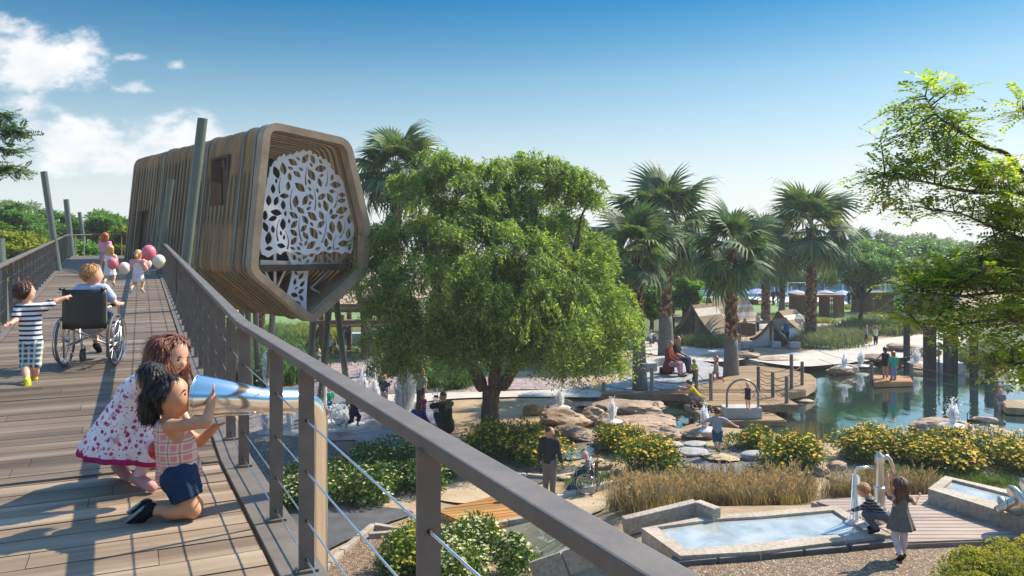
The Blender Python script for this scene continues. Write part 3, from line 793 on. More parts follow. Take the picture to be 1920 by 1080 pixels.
def POSE(kind, name):
    D = {}
    if name == 'walk':
        D = dict(knR=(.055, .09, .27), anR=(.055, .06, .06), toeR=(.06, .15, .03), knL=(-.055, -.02, .27), anL=(-.055, -.15, .09), toeL=(-.06, -.09, .02), elR=(.15, -.07, .62), wrR=(.14, -.06, .50), handR=(.14, -.05, .45), elL=(-.15, .05, .61), wrL=(-.14, .12, .52), handL=(-.14, .15, .48))
    if name == 'run':
        D = dict(knR=(.05, .14, .34), anR=(.05, .06, .16), toeR=(.05, .14, .11), knL=(-.05, -.04, .26), anL=(-.05, -.22, .20), toeL=(-.05, -.25, .12), elR=(.17, -.1, .66), wrR=(.14, .02, .60), handR=(.13, .05, .58), elL=(-.17, .08, .64), wrL=(-.12, .16, .66), handL=(-.11, .19, .68))
    if name == 'sit':
        z = .49 if kind == 'child' else .525; s = .26
        D = {k: None for k in ()}
        D = dict(pelvis=(0, 0, s), chest=(0, .005, s + .18), neck=(0, .01, s + .29), head=(0, .03, s + .40), hipR=(.05, .01, s - .015), hipL=(-.05, .01, s - .015), knR=(.06, .23, s + .01), knL=(-.06, .23, s + .01), anR=(.06, .25, .045), anL=(-.06, .25, .045), toeR=(.065, .34, .018), toeL=(-.065, .34, .018),
                 shR=(.11, .01, s + .265), shL=(-.11, .01, s + .265), elR=(.14, .04, s + .13), elL=(-.14, .04, s + .13), wrR=(.09, .16, s + .07), wrL=(-.09, .16, s + .07), handR=(.07, .21, s + .06), handL=(-.07, .21, s + .06))
    if name == 'crouch':
        D = dict(pelvis=(0, -.10, .22), chest=(0, .03, .38), neck=(0, .09, .47), head=(0, .14, .56), hipR=(.055, -.09, .21), hipL=(-.055, -.09, .21), knR=(.08, .12, .27), knL=(-.08, .12, .27), anR=(.07, -.02, .06), anL=(-.07, -.02, .06), toeR=(.08, .08, .02), toeL=(-.08, .08, .02),
                 shR=(.11, .06, .45), shL=(-.11, .06, .45), elR=(.14, .15, .34), elL=(-.14, .15, .34), wrR=(.08, .26, .27), wrL=(-.08, .26, .27), handR=(.07, .30, .24), handL=(-.07, .30, .24))
    if name == 'floor':
        D = dict(pelvis=(0, 0, .09), chest=(0, .02, .27), neck=(0, .04, .37), head=(0, .06, .48), hipR=(.055, 0, .085), hipL=(-.055, 0, .085), knR=(.16, .17, .10), knL=(-.16, .17, .10), anR=(.0, .22, .04), anL=(.02, .17, .04), toeR=(-.06, .24, .03), toeL=(.08, .2, .03),
                 shR=(.11, .03, .35), shL=(-.11, .03, .35), elR=(.15, .08, .22), elL=(-.15, .08, .22), wrR=(.08, .18, .16), wrL=(-.08, .18, .16), handR=(.05, .22, .14), handL=(-.05, .22, .14))
    return D
def hand_prims(wr, hand, n, r, spread=1.0, curl=.25):
    """palm + five fingers. wr->hand is the hand direction, n the palm normal"""
    wr = Vector(wr); d = (Vector(hand) - wr).normalized(); n = Vector(n); n = (n - d * n.dot(d)).normalized(); s = d.cross(n)
    L = r * 6.2; out = []
    pal = wr + d * (L * .26)
    out.append(dict(t='ell', c=tuple(pal), r=(L * .29, L * .20, L * .095), ax=[tuple(d), tuple(s), tuple(n)], k=.006))
    for i, (off, ln) in enumerate(((-.145, .40), (-.05, .48), (.05, .45), (.14, .35))):
        b0 = wr + d * (L * .46) + s * (L * off); dd = (d + s * (off * 1.6 * spread) ).normalized()
        m = b0 + dd * (L * ln * .5); e = m + (dd + n * curl).normalized() * (L * ln * .5)
        out.append(cap(b0 - d * L * .12, m, r * .40, r * .36, .004)); out.append(cap(m, e, r * .36, r * .28, .004))
    b0 = wr + d * (L * .12) - s * (L * .15); m = b0 + (d * .6 - s * .8 + n * .15).normalized() * L * .24; e = m + (d * .85 - s * .45 + n * .3).normalized() * L * .2
    out.append(cap(b0, m, r * .5, r * .42, .006)); out.append(cap(m, e, r * .42, r * .3, .004))
    return out
def person(label, loc, face_deg, H, kind='child', pose=None, over=None, skin=0, hair=('short', 'brown'), top=('tshirt', 'ffffff'), bottom=('shorts', '303a50'), shoes='222222',
           vox=.02, cat='person', group=None, detail=False, tights=None, lean=None, palm=None, socks=None, sole=None, turn=0, units=1.0):
    """face_deg: world direction the person faces (0 = +X, 90 = away from the camera). over: joint overrides in body-height units"""
    P, Rr = base_pose(kind)
    for src in (POSE(kind, pose) if pose else {}, over or {}):
        for k, v in src.items(): P[k] = np.array(v, float)
    P = {k: v * H for k, v in P.items()}; Rr = {k: v * H for k, v in Rr.items()}
    vox = max(vox, .0035); kb = .03 * H
    skm = SK[skin]
    up = Vector(P['neck'] - P['pelvis']).normalized(); right = Vector(P['shR'] - P['shL']).normalized(); fwd = up.cross(right).normalized()
    right = fwd.cross(up).normalized()
    # head axes
    hup = Vector(P['head'] - P['neck']).normalized()
    if 'headup' in (over or {}): hup = Vector(over['headup']).normalized()
    hf = fwd
    if 'look' in (over or {}): hf = Vector(over['look'])
    hf = (hf - hup * hf.dot(hup)).normalized(); hr = hf.cross(hup)
    hd = Vector(P['head']); r = Rr['head']
    headp = [ell(hd + hup * r * .12 - hf * r * .08, (r * .86, r * .98, r * 1.02), (hr, hf, hup), k=.02 * H), ell(hd - hup * r * .45 + hf * r * .22, (r * .62, r * .66, r * .72), (hr, hf, hup), k=.05 * H)]
    if vox < .03 * H:
        headp += [ell(hd + hf * r * .98 - hup * r * .18, (r * .13, r * .2, r * .17), (hr, hf, hup), k=.018 * H),
                  ell(hd + hr * r * .86 - hf * r * .08 - hup * r * .1, (r * .10, r * .18, r * .26), (hr, hf, hup), k=.006 * H), ell(hd - hr * r * .86 - hf * r * .08 - hup * r * .1, (r * .10, r * .18, r * .26), (hr, hf, hup), k=.006 * H)]
    if detail:
        headp += [ell(hd + hf * r * .80 - hup * r * .78, (r * .2, r * .16, r * .14), (hr, hf, hup), k=.02 * H), ell(hd + hf * r * .62 - hup * r * .36 + hr * r * .38, (r * .28, r * .22, r * .26), (hr, hf, hup), k=.03 * H), ell(hd + hf * r * .62 - hup * r * .36 - hr * r * .38, (r * .28, r * .22, r * .26), (hr, hf, hup), k=.03 * H),
                  ell(hd + hf * r * .93 - hup * r * .50, (r * .2, r * .07, r * .075), (hr, hf, hup), k=.01 * H)]
    waist = P['pelvis'] * .55 + P['chest'] * .45
    def torso(g):
        return [cap(P['pelvis'], waist, Rr['pel'] + g, Rr['waist'] + g, kb, flat=(fwd, .74)), cap(waist, P['chest'], Rr['waist'] + g, Rr['chest'] + g, kb, flat=(fwd, .74)),
                cap(P['chest'], P['neck'] * .62 + P['chest'] * .38, Rr['chest'] + g, Rr['chest'] * .62 + g, kb, flat=(fwd, .72)),
                cap(P['shL'] * .8 + P['shR'] * .2 + (P['neck'] - P['chest']) * .0, P['shR'] * .8 + P['shL'] * .2, Rr['ua'] * 1.25 + g, Rr['ua'] * 1.25 + g, kb)]
    def arm(s, g, full=1.0, r0=0):
        a = [cap(P['sh' + s], P['el' + s], Rr['ua'] + g, Rr['el'] + g, kb)]
        if full > .55: a.append(cap(P['el' + s], P['el' + s] + (P['wr' + s] - P['el' + s]) * min(1, (full - .5) * 2), Rr['el'] + g, Rr['wr'] + g * 1.0, .012 * H))
        elif full < .5:
            a = [cap(P['sh' + s], P['sh' + s] + (P['el' + s] - P['sh' + s]) * full * 2, Rr['ua'] + g, Rr['ua'] * .95 + g * 1.3, kb)]
        return a
    def leg(s, g, full=1.0):
        a = []
        if full >= .5:
            a.append(cap(P['hip' + s], P['kn' + s], Rr['th'] + g, Rr['kn'] + g, kb))
            if full > .5: a.append(cap(P['kn' + s], P['kn' + s] + (P['an' + s] - P['kn' + s]) * min(1, (full - .5) * 2), Rr['kn'] + g, Rr['an'] + (Rr['kn'] - Rr['an']) * max(0, 1 - (full - .5) * 2) + g, .015 * H))
            if full > .7 and g < .02 * H:
                kn = P['kn' + s]; an = P['an' + s]; bk = Vector(an - kn).normalized().cross(right); bk = bk if bk.dot(fwd) < 0 else -bk
                m = kn + (an - kn) * .3 + np.array(bk) * Rr['kn'] * .25; a.append(ell(m, (Rr['kn'] * .82 + g, Rr['kn'] * .82 + g, H * .07), (right, Vector(bk), Vector(an - kn).normalized()), k=.02 * H))
        else: a.append(cap(P['hip' + s], P['hip' + s] + (P['kn' + s] - P['hip' + s]) * full * 2, Rr['th'] + g, Rr['th'] * .95 + g * 1.2, kb))
        return a
    body = headp + [cap(P['neck'] - np.array(up) * .02 * H, P['head'] - np.array(hup) * r * .5, Rr['neck'], Rr['neck'] * .95, .018 * H)] + torso(0) + arm('L', 0) + arm('R', 0) + leg('L', 0) + leg('R', 0)
    for s in 'LR':
        body.append(cap(P['an' + s], P['toe' + s], Rr['an'] * 1.05, Rr['an'] * .8, .012 * H))
        pn = (palm or {}).get(s, tuple(fwd) if pose is None else tuple(-right if s == 'R' else right))
        if vox < .012 * H: body += hand_prims(P['wr' + s], P['hand' + s], pn, Rr['hand'] * (.5), (palm or {}).get('spread' + s, 1.0), (palm or {}).get('curl' + s, .3))
        else: body.append(cap(P['wr' + s], P['hand' + s], Rr['wr'], Rr['hand'], .01 * H))
    o = sdf_obj('person', body, vox, skm); o.location = loc; o.rotation_euler = (0, 0, R(face_deg - 90)); tag(o, label, cat, group)
    vg = vox * 1.05; g = .012 * H if vox < .02 else .016 * H
    # tops
    def add(name, prims, col, v=vg, mul=1): 
        m = col if not isinstance(col, str) else cloth(col); return sdf_obj(name, prims, v, m, o)
    kind_t, col_t = top[0], top[1]
    hem = Vector(P['pelvis']) + up * (-.035 * H if kind_t != 'crop' else .03 * H)
    neckcut = cap(Vector(P['neck']) - up * .012 * H, Vector(P['neck']) + up * .05 * H, Rr['neck'] * 1.02, Rr['neck'] * 1.5, sub=True); topcut = cut(Vector(P['neck']) + up * .022 * H, up)
    if kind_t in ('tshirt', 'long', 'vest', 'jacket'):
        pr = torso(g)
        if kind_t == 'tshirt': pr += arm('L', g * 1.1, .30) + arm('R', g * 1.1, .30)
        if kind_t in ('long', 'jacket'): pr += arm('L', g * .9, .97) + arm('R', g * .9, .97)
        pr.append(cap(P['pelvis'], Vector(hem) - up * .02 * H, Rr['pel'] + g * 1.15, Rr['pel'] + g * 1.5, kb, flat=(fwd, .78)))
        if not (pose in ('sit', 'crouch', 'floor')): pr.append(cut(hem, -up))
        pr += [topcut, neckcut]; add('shirt' if kind_t != 'jacket' else 'jacket', pr, col_t)
    if kind_t == 'dress':
        L = top[2] if len(top) > 2 else .22; wd = top[3] if len(top) > 3 else .17
        pr = torso(g) + (arm('L', g, .2) + arm('R', g, .2) if len(top) > 4 and top[4] else [])
        dn = Vector((0, 0, -1)) if pose not in ('sit', 'crouch') else Vector((fwd * .8 + Vector((0, 0, -.6))).normalized())
        a = Vector(waist); b = Vector(P['pelvis']) + dn * (L * H)
        pr.append(cap(a, b, Rr['waist'] + g, wd * H, kb, flat=(fwd, .82), wave=(9, .06, .5)))
        pr.append(cut(b - dn * .03 * H, dn)); pr += [topcut, neckcut]
        add('dress', pr, col_t)
    # bottoms
    if bottom:
        kb_, cb = bottom
        full = dict(shorts=.42, pants=.95, capri=.75, long_shorts=.52, skirt=.3)[kb_]; gb = g * .8
        if kb_ == 'skirt':
            a = Vector(waist); b = Vector(P['pelvis']) - up * .16 * H
            pr = [cap(a, b, Rr['waist'] + g, .145 * H, kb, flat=(fwd, .85), wave=(10, .06, 0)), cut(b - up * .0, -up), cut(a, up)]
        else:
            pr = [cap(P['pelvis'], waist * .6 + P['pelvis'] * .4, Rr['pel'] + gb, Rr['waist'] + gb, kb, flat=(fwd, .78))] + leg('L', gb * 1.2, full) + leg('R', gb * 1.2, full)
        add({'shorts': 'shorts', 'long_shorts': 'shorts', 'pants': 'trousers', 'capri': 'trousers', 'skirt': 'skirt'}[kb_], pr, cb)
    if tights:
        add('tights', leg('L', g * .35, 1) + leg('R', g * .35, 1), tights)
    if shoes:
        for s in 'LR':
            an = P['an' + s]; toe = P['toe' + s]; d = Vector(toe - an).normalized()
            pr = [cap(an - np.array(d) * .012 * H, toe, .032 * H, .029 * H, .012 * H), cap(an, an + (P['kn' + s] - an) * .08, .03 * H, .028 * H, .01 * H)]
            sh = add('shoe', pr, shoes)
            if sole:
                kn = P['kn' + s]; nrm = Vector(an - kn).normalized(); dn = (nrm - d * nrm.dot(d)).normalized()
                sp = [dict(t='ell', c=tuple(Vector((an + toe) / 2) + dn * .026 * H), r=(.078 * H, .034 * H, .009 * H), ax=[tuple(d), tuple(dn.cross(d)), tuple(dn)], k=.003)]
                so = add('sole', sp, sole); so.parent = sh
    # hair
    hk, hc = hair; hm = HAIR[hc]; rh = r
    if hk != 'bald':
        base = [ell(hd + hup * r * .2 - hf * r * .16, (r * .95, r * 1.02, r * 1.0), (hr, hf, hup), k=.01 * H)]
        cutf = cut(hd + hf * r * .16 + hup * r * .42, (hf * .82 - hup * .57))
        short_cut = cut(hd - hup * r * .42, -hup)
        if hk == 'short': pr = base + [cutf, short_cut]
        elif hk == 'crop': pr = [ell(hd + hup * r * .16 - hf * r * .10, (r * .90, r * 1.0, r * 1.02), (hr, hf, hup), k=.01 * H), cutf, cut(hd - hup * r * .25, -hup)]
        elif hk == 'long':
            pr = base + [cutf, cap(hd - hf * r * .5 + hup * r * .1, hd - hf * r * .75 - Vector((0, 0, 1)) * r * 2.3, r * .85, r * .62, .02 * H, flat=(hf, .5))]
            pr = base + [cutf] + [cap(hd - hf * r * .45 + hr * (q * r * .62) + hup * r * .1, hd - hf * r * (.75 if q == 0 else .5) + hr * (q * r * .75) - up * r * (2.5 if abs(q) < .9 else 1.9), r * .46, r * .25, .02 * H) for q in (-1, -.35, .35, 1)]
        elif hk == 'pony':
            pr = base + [cutf, short_cut] + [cap(hd - hf * r * .9 + hup * r * .4, hd - hf * r * 1.35 - up * r * .6, r * .32, r * .36, .02 * H), cap(hd - hf * r * 1.35 - up * r * .6, hd - hf * r * 1.25 - up * r * 1.5, r * .36, r * .14, .02 * H)]
        elif hk == 'bun': pr = base + [cutf, short_cut, ell(hd - hf * r * .95 + hup * r * .85, (r * .5, r * .5, r * .46), k=.015 * H)]
        elif hk == 'curly': pr = [ell(hd + hup * r * .2 - hf * r * .16, (r * 1.06, r * 1.1, r * 1.08), (hr, hf, hup), k=.01 * H), cutf, short_cut]
        elif hk == 'hijab': pr = [ell(hd + hup * r * .1 - hf * r * .1, (r * 1.02, r * 1.05, r * 1.12), (hr, hf, hup), k=.01 * H), cutf, cap(hd - hup * r * .5, Vector(P['neck']) - up * .04 * H, r * .85, r * 1.15, .03 * H)]
        ho = sdf_obj('hair', pr, vox, hm, o)
        if vox < .012:
            # strands over the shell for a broken outline
            me = ho.data; nv = len(me.vertices); co = np.empty(nv * 3, np.float32); me.vertices.foreach_get('co', co); co = co.reshape(-1, 3); no = np.empty(nv * 3, np.float32); me.vertices.foreach_get('normal', no); no = no.reshape(-1, 3)
            rr = np.random.default_rng(nv); pick = rr.choice(nv, min(nv, 750), replace=False); vs = []; fs = []
            c0 = np.array(hd + hup * r * .75 - hf * r * .2)
            for i in pick:
                if (Vector(co[i]) - hd).dot(hf) > r * .25: continue
                p = co[i]; n_ = no[i]; t = p - c0; t = t - n_ * (t @ n_); t = t / (np.linalg.norm(t) + 1e-6) + rr.normal(0, .12, 3) - np.array((0, 0, .2)); t = t - n_ * (t @ n_); t /= np.linalg.norm(t) + 1e-6
                w = np.cross(n_, t) * .006 * H; L = rr.uniform(.035, .075) * H; b0 = p + n_ * .001
                q1 = b0 + t * L * .5 + n_ * .004 * H; q2 = b0 + t * L + n_ * rr.uniform(-.004, .008) * H
                k = len(vs); vs += [b0 - w, b0 + w, q1 - w * .8, q1 + w * .8, q2]; fs += [(k, k + 1, k + 3, k + 2), (k + 2, k + 3, k + 4)]
            mesh_obj('strands', vs, fs, hm, ho)
    if detail:
        for sgn in (-1, 1):
            c = hd + hf * r * .84 + hr * (r * .36 * sgn) + hup * r * .02
            me_ = MB(); me_.ball(c - hf * r * .03, (r * .155, r * .09, r * .085), 12, 8, (hr, hf, hup), 0); me_.ball(c + hf * r * .045, (r * .098, r * .05, r * .088), 12, 8, (hr, hf, hup), 1)
            me_.build('eye', None, o, smooth=True, mats=[M_eye_w, M_eye_d])
            mb_ = MB(); mb_.tube([hd + hf * r * .88 + hr * (r * q * sgn) + hup * r * z for q, z in ((.16, .20), (.34, .26), (.54, .19))], [r * .035, r * .045, r * .02], 6); mb_.build('eyebrow', M_brow, o, smooth=True)
        ml = MB(); ml.tube([hd + hf * r * (1.03 - .12 * abs(q) * 3) + hr * (r * q) - hup * r * (.50 - .10 * abs(q)) for q in (-.24, -.12, 0, .12, .24)], [r * .03, r * .065, r * .07, r * .065, r * .03], 6); ml.build('lips', M_lip, o, smooth=True)
    return o
# ------------------------------------------------------------------ vegetation library
def unit(v): return v / (np.linalg.norm(v, axis=-1, keepdims=True) + 1e-9)
def leaves(P, D, N_, L, Wd, fold=.15):
    """rhombic leaves: base P, direction D, normal N_, length L, width Wd -> verts, faces"""
    n = len(P); L = np.broadcast_to(L, n)[:, None]; Wd = np.broadcast_to(Wd, n)[:, None]
    D = unit(D); Sx = unit(np.cross(D, N_)); Nn = np.cross(Sx, D)
    m = P + D * L * .48
    V = np.stack([P, m - Sx * Wd * .5 + Nn * Wd * fold, P + D * L, m + Sx * Wd * .5 + Nn * Wd * fold], 1).reshape(-1, 3)
    Fc = np.arange(n * 4, dtype=np.int32).reshape(n, 4)
    return V, Fc
def leaf_obj(name, parts, mat, parent=None, world=True):
    V = np.concatenate([p[0] for p in parts]); k = 0; Fs = []
    for v, f in parts: Fs.append(f + k); k += len(v)
    return mesh_obj(name, V, np.concatenate(Fs).astype(np.int32), mat, parent, world)
def rand_dirs(r, n): return unit(r.normal(size=(n, 3)))
def clump_points(r, c, rad, n, shell=.55):
    d = rand_dirs(r, n); q = (shell + (1 - shell) * r.random(n)) ** .7
    return np.array(c) + d * np.array(rad) * q[:, None], d
def blades(r, base, n_blades, hgt, width, lean=.5, seg=3, spread=None):
    """curved grass blades from base points (m,3); returns verts, faces"""
    m = len(base); idx = r.integers(0, m, n_blades); b = base[idx] + np.c_[r.normal(0, spread or .05, (n_blades, 2)), np.zeros(n_blades)]
    a = r.random(n_blades) * 2 * math.pi; h = hgt * r.uniform(.55, 1.15, n_blades); ln = lean * r.uniform(.2, 1.2, n_blades) * h
    out = np.stack([np.cos(a), np.sin(a), np.zeros(n_blades)], 1); side = np.stack([-np.sin(a), np.cos(a), np.zeros(n_blades)], 1)
    Vs = []
    for i in range(seg + 1):
        t = i / seg; c = b + out * (ln * t ** 1.8)[:, None] + np.array([0, 0, 1]) * (h * (t - .28 * lean * t ** 3))[:, None]
        w = width * (1 - t) ** .7 * .5 + width * .04
        Vs += [c - side * w, c + side * w]
    V = np.stack(Vs, 1); k = 2 * (seg + 1); Fc = []
    for i in range(seg):
        Fc.append(np.arange(n_blades)[:, None] * k + np.array([2 * i, 2 * i + 1, 2 * i + 3, 2 * i + 2]))
    return V.reshape(-1, 3), np.concatenate(Fc).astype(np.int32)
def poly_points(r, poly, n):
    poly = np.array(poly); lo = poly.min(0); hi = poly.max(0); out = np.zeros((0, 2))
    while len(out) < n:
        q = lo + r.random((n * 2, 2)) * (hi - lo); out = np.r_[out, q[in_poly(q[:, 0], q[:, 1], poly)]]
    return out[:n]
def limb_mesh(mb, a, b, r0, r1, r, seg=4, wob=.12, n=7, sag=0):
    a = Vector(a); b = Vector(b); L = (b - a).length; pts = []; rs = []
    for i in range(seg + 1):
        t = i / seg; p = a.lerp(b, t)
        if 0 < i < seg: p = p + Vector(r.normal(0, wob * L / seg * .6, 3))
        p.z += sag * math.sin(math.pi * t); pts.append(p); rs.append(r0 + (r1 - r0) * t)
    mb.tube(pts, rs, n); return pts
def mat_bark(name, cols, scale=3, stretch=(4, 4, .7), b_=.8):
    m, nt, b = nmat(name); n = tex_noise(nt, scale, 8, .7, stretch=stretch); n2 = tex_noise(nt, scale * 4, 4)
    c = ramp(nt, n.outputs[0], [(.3, cols[0]), (.52, cols[1]), (.72, cols[2])]); nt.links.new(c, b.inputs['Base Color']); b.inputs['Roughness'].default_value = .9
    bump(nt, b, n.outputs[0], b_, .06); return m
M_bark = mat_bark('rough_brown_bark', [(.035, .024, .018), (.12, .085, .062), (.26, .20, .155)])
M_bark_dk = mat_bark('dark_bark', [(.02, .015, .012), (.06, .045, .034), (.12, .09, .07)])
M_palm_trunk = mat_bark('palm_trunk_fibre', [(.05, .026, .018), (.135, .075, .048), (.27, .185, .13)], 5, (1.4, 1.4, 1.2))
M_palm_base = mat_bark('grey_palm_base', [(.09, .08, .065), (.17, .15, .125), (.26, .235, .20)], 4, (4, 4, .6))
M_boot = mat_leaf('palm_leaf_stub', [(0.090, 0.035, 0.022), (0.200, 0.085, 0.050), (0.340, 0.240, 0.165), (0.520, 0.440, 0.350)], .05, .8, .2)
LF_pepper = mat_leaf('pepper_tree_leaf', [(.085,.175,.07), (.17,.30,.095), (.28,.42,.125), (.43,.53,.19)], .55)
LF_palm = mat_leaf('palm_frond', [(.045,.115,.065), (.075,.165,.085), (.12,.215,.10), (.22,.24,.12)], .3, .6, .25)
LF_acacia = mat_leaf('acacia_leaf', [(.10,.20,.03), (.19,.34,.042), (.31,.44,.055), (.50,.48,.10)], .62, .55, .2)
LF_pod = mat_leaf('dry_pod', [(0.220, 0.140, 0.080), (0.360, 0.250, 0.150)], .3, .7)
LF_tree = mat_leaf('garden_tree_leaf', [(0.061, 0.172, 0.061), (0.121, 0.292, 0.089), (0.221, 0.410, 0.121)], .38)
LF_haze = mat_leaf('far_tree_leaf', [(0.114, 0.194, 0.137), (0.182, 0.284, 0.182), (0.274, 0.388, 0.228)], .35)  # paler, greyer leaves: distance haze put into the colour
LF_bright = mat_leaf('bright_shrub_leaf', [(0.058, 0.192, 0.023), (0.115, 0.307, 0.038), (0.269, 0.422, 0.038)], .5)
LF_yel = mat_leaf('yellow_green_leaf', [(0.090, 0.154, 0.022), (0.216, 0.288, 0.036), (0.360, 0.396, 0.072)], .5)
LF_bush = mat_leaf('flower_bush_leaf', [(0.037, 0.083, 0.018), (0.074, 0.156, 0.030), (0.156, 0.258, 0.052)], .35)
LF_petal_y = mat_leaf('yellow_petal', [(0.720, 0.440, 0.030), (0.820, 0.600, 0.040), (0.740, 0.360, 0.030)], .3, .6, .2, (1.1, 1.0, .6))
LF_petal_l = mat_leaf('lemon_flower', [(0.408, 0.384, 0.036), (0.552, 0.504, 0.060), (0.336, 0.336, 0.036)], .3, .6, .2, (1.1, 1.0, .6))
LF_petal_w = mat_leaf('cream_petal', [(0.632, 0.598, 0.345), (0.759, 0.724, 0.483), (0.483, 0.529, 0.207)], .3, .6, .2, (1.1, 1.0, .8))
LF_strap = mat_leaf('strap_leaf', [(0.026, 0.078, 0.022), (0.062, 0.155, 0.035), (0.155, 0.287, 0.066)], .35)
LF_grass_tan = mat_leaf('tan_grass', [(0.150, 0.115, 0.070), (0.250, 0.195, 0.125), (0.370, 0.285, 0.200), (0.120, 0.130, 0.055)], .35, .7)
LF_plume = mat_leaf('seed_plume', [(0.300, 0.210, 0.155), (0.420, 0.310, 0.240), (0.520, 0.410, 0.330)], .35, .8)
LF_grass_gr = mat_leaf('grey_green_grass', [(0.088, 0.128, 0.064), (0.136, 0.192, 0.096), (0.272, 0.304, 0.160)], .3, .7)
LF_turf = mat_leaf('green_tuft', [(0.072, 0.144, 0.022), (0.108, 0.204, 0.036), (0.180, 0.264, 0.060)], .4)

def fan_leaf_mesh(r, name, droop):
    """one fan-palm leaf along +X: stalk then a folded fan of drooping segments"""
    Vs = []; Fs = []; k = 0
    st = 1.05
    # stalk
    for i in range(5):
        t = i / 4; p = np.array([st * t, 0, -.10 * t * t * droop]); w = .028 - .012 * t
        Vs += [p + (0, w, 0), p + (0, -w, 0)]
        if i: Fs.append((k, k + 1, k + 3, k + 2)); k += 2
    k = len(Vs); hub = np.array([st, 0, -.10 * droop]); ns = 30
    for j in range(ns):
        a = R(-128 + 256 * j / (ns - 1)); ln = (1.02 + .12 * math.cos(a)) * r.uniform(.9, 1.06)
        d = np.array([math.cos(a), math.sin(a), 0]); s = np.array([-math.sin(a), math.cos(a), 0]); zz = .03 * (-1) ** j
        dr = (.28 + .3 * droop + .28 * (abs(a) / 2.2)) * r.uniform(.75, 1.3)
        base = k
        for q, (t, w) in enumerate(((0, .012), (.35, .055), (.68, .042), (1.0, .004))):
            z = -dr * ln * max(0, t - .3) ** 1.7 * 1.25 + .10 * t * (1 - t)
            c = hub + d * ln * (t - .22 * dr * max(0, t - .45)) + np.array([0, 0, z]); fold = .02 if q in (1, 2) else 0
            Vs += [c - s * w + (0, 0, fold), c + s * w + (0, 0, fold)]; k += 2
        for q in range(3): Fs.append((base + 2 * q, base + 2 * q + 1, base + 2 * q + 3, base + 2 * q + 2))
        if r.random() < .35:      # hanging thread
            c = hub + d * ln * .95 + np.array([0, 0, -dr * ln * .6]); Vs += [c, c + (.012, 0, 0), c + (.006, .0, -.35 * r.random() - .1)]; Fs.append((k, k + 1, k + 2)); k += 3
    return np.array(Vs), Fs
def make_palm(label, base, crown, rad, tr, r_seed, grey_to=.22, n_leaf=28, group='fan palms of the garden', shaggy=1.0):
    r = np.random.default_rng(r_seed); base = Vector(base); crown = Vector(crown)
    t = thing('palm_tree', label, 'palm tree', base, 0, group)
    mb = MB(); Hh = (crown - base).length; pts = []; rs = []; m = 14
    for i in range(m + 1):
        q = i / m; p = base.lerp(crown, q); pts.append(p); rs.append(tr * (1.1 - .3 * min(1, q * 4) - .08 * q))
    mb.tube(pts, rs, 14); o = mb.build('trunk', M_palm_trunk if grey_to < .9 else M_palm_base, t, True, True)
    # leaf-base stubs
    g0 = grey_to; V = []; Fc = []; k = 0; rows = int(Hh * (1 - g0) / .13)
    for i in range(rows):
        q = g0 + (1 - g0) * i / rows; c = base.lerp(crown, q); rr = tr * (.83 - .08 * q)
        for j in range(9):
            a = 2 * math.pi * (j + .5 * (i % 2)) / 9 + r.normal(0, .12); d = Vector((math.cos(a), math.sin(a), 0)); s = Vector((-d.y, d.x, 0)); w = rr * .34 * r.uniform(.8, 1.2); h = .20 * r.uniform(.8, 1.25)
            p = c + d * rr * .92; up_ = Vector((0, 0, 1)); tip = p + up_ * h + d * (.09 * r.uniform(.5, 1.5))
            V += [p - s * w, p + s * w, tip + s * w * .45, tip - s * w * .45, p - d * .02 - up_ * .02]; Fc += [(k, k + 1, k + 2, k + 3)]; k += 5
    mesh_obj('leaf_stubs', V, Fc, M_boot, t, True)
    if grey_to > 0 and grey_to < .9:
        mg = MB(); n2 = 6; mg.tube([base.lerp(crown, g0 * i / n2) for i in range(n2 + 1)], [tr * (1.2 - .3 * i / n2) for i in range(n2 + 1)], 16); mg.build('trunk_base', M_palm_base, t, True, True)
    lv = [fan_leaf_mesh(r, 'f', dd) for dd in (.35, .8, 1.3)]; sc = rad / 1.85; V = []; Fc = []; k = 0
    for i in range(n_leaf):
        u = i / n_leaf; az = i * 2.39996 + r.normal(0, .15); el = R(78 - 130 * u ** .85 + r.normal(0, 7)); vs, fs = lv[min(2, int(u * 3))]
        s_ = sc * r.uniform(.72, 1.15); roll = r.normal(0, .3)
        M_ = Matrix.Rotation(az, 3, 'Z') @ Matrix.Rotation(-el, 3, 'Y') @ Matrix.Rotation(roll, 3, 'X')
        q = vs @ np.array(M_).T * s_ + np.array(crown); V.append(q); Fc += [tuple(k + a for a in f) for f in fs]; k += len(vs)
    mesh_obj('crown', np.concatenate(V), Fc, LF_palm, t, True)
    # dead skirt
    return t

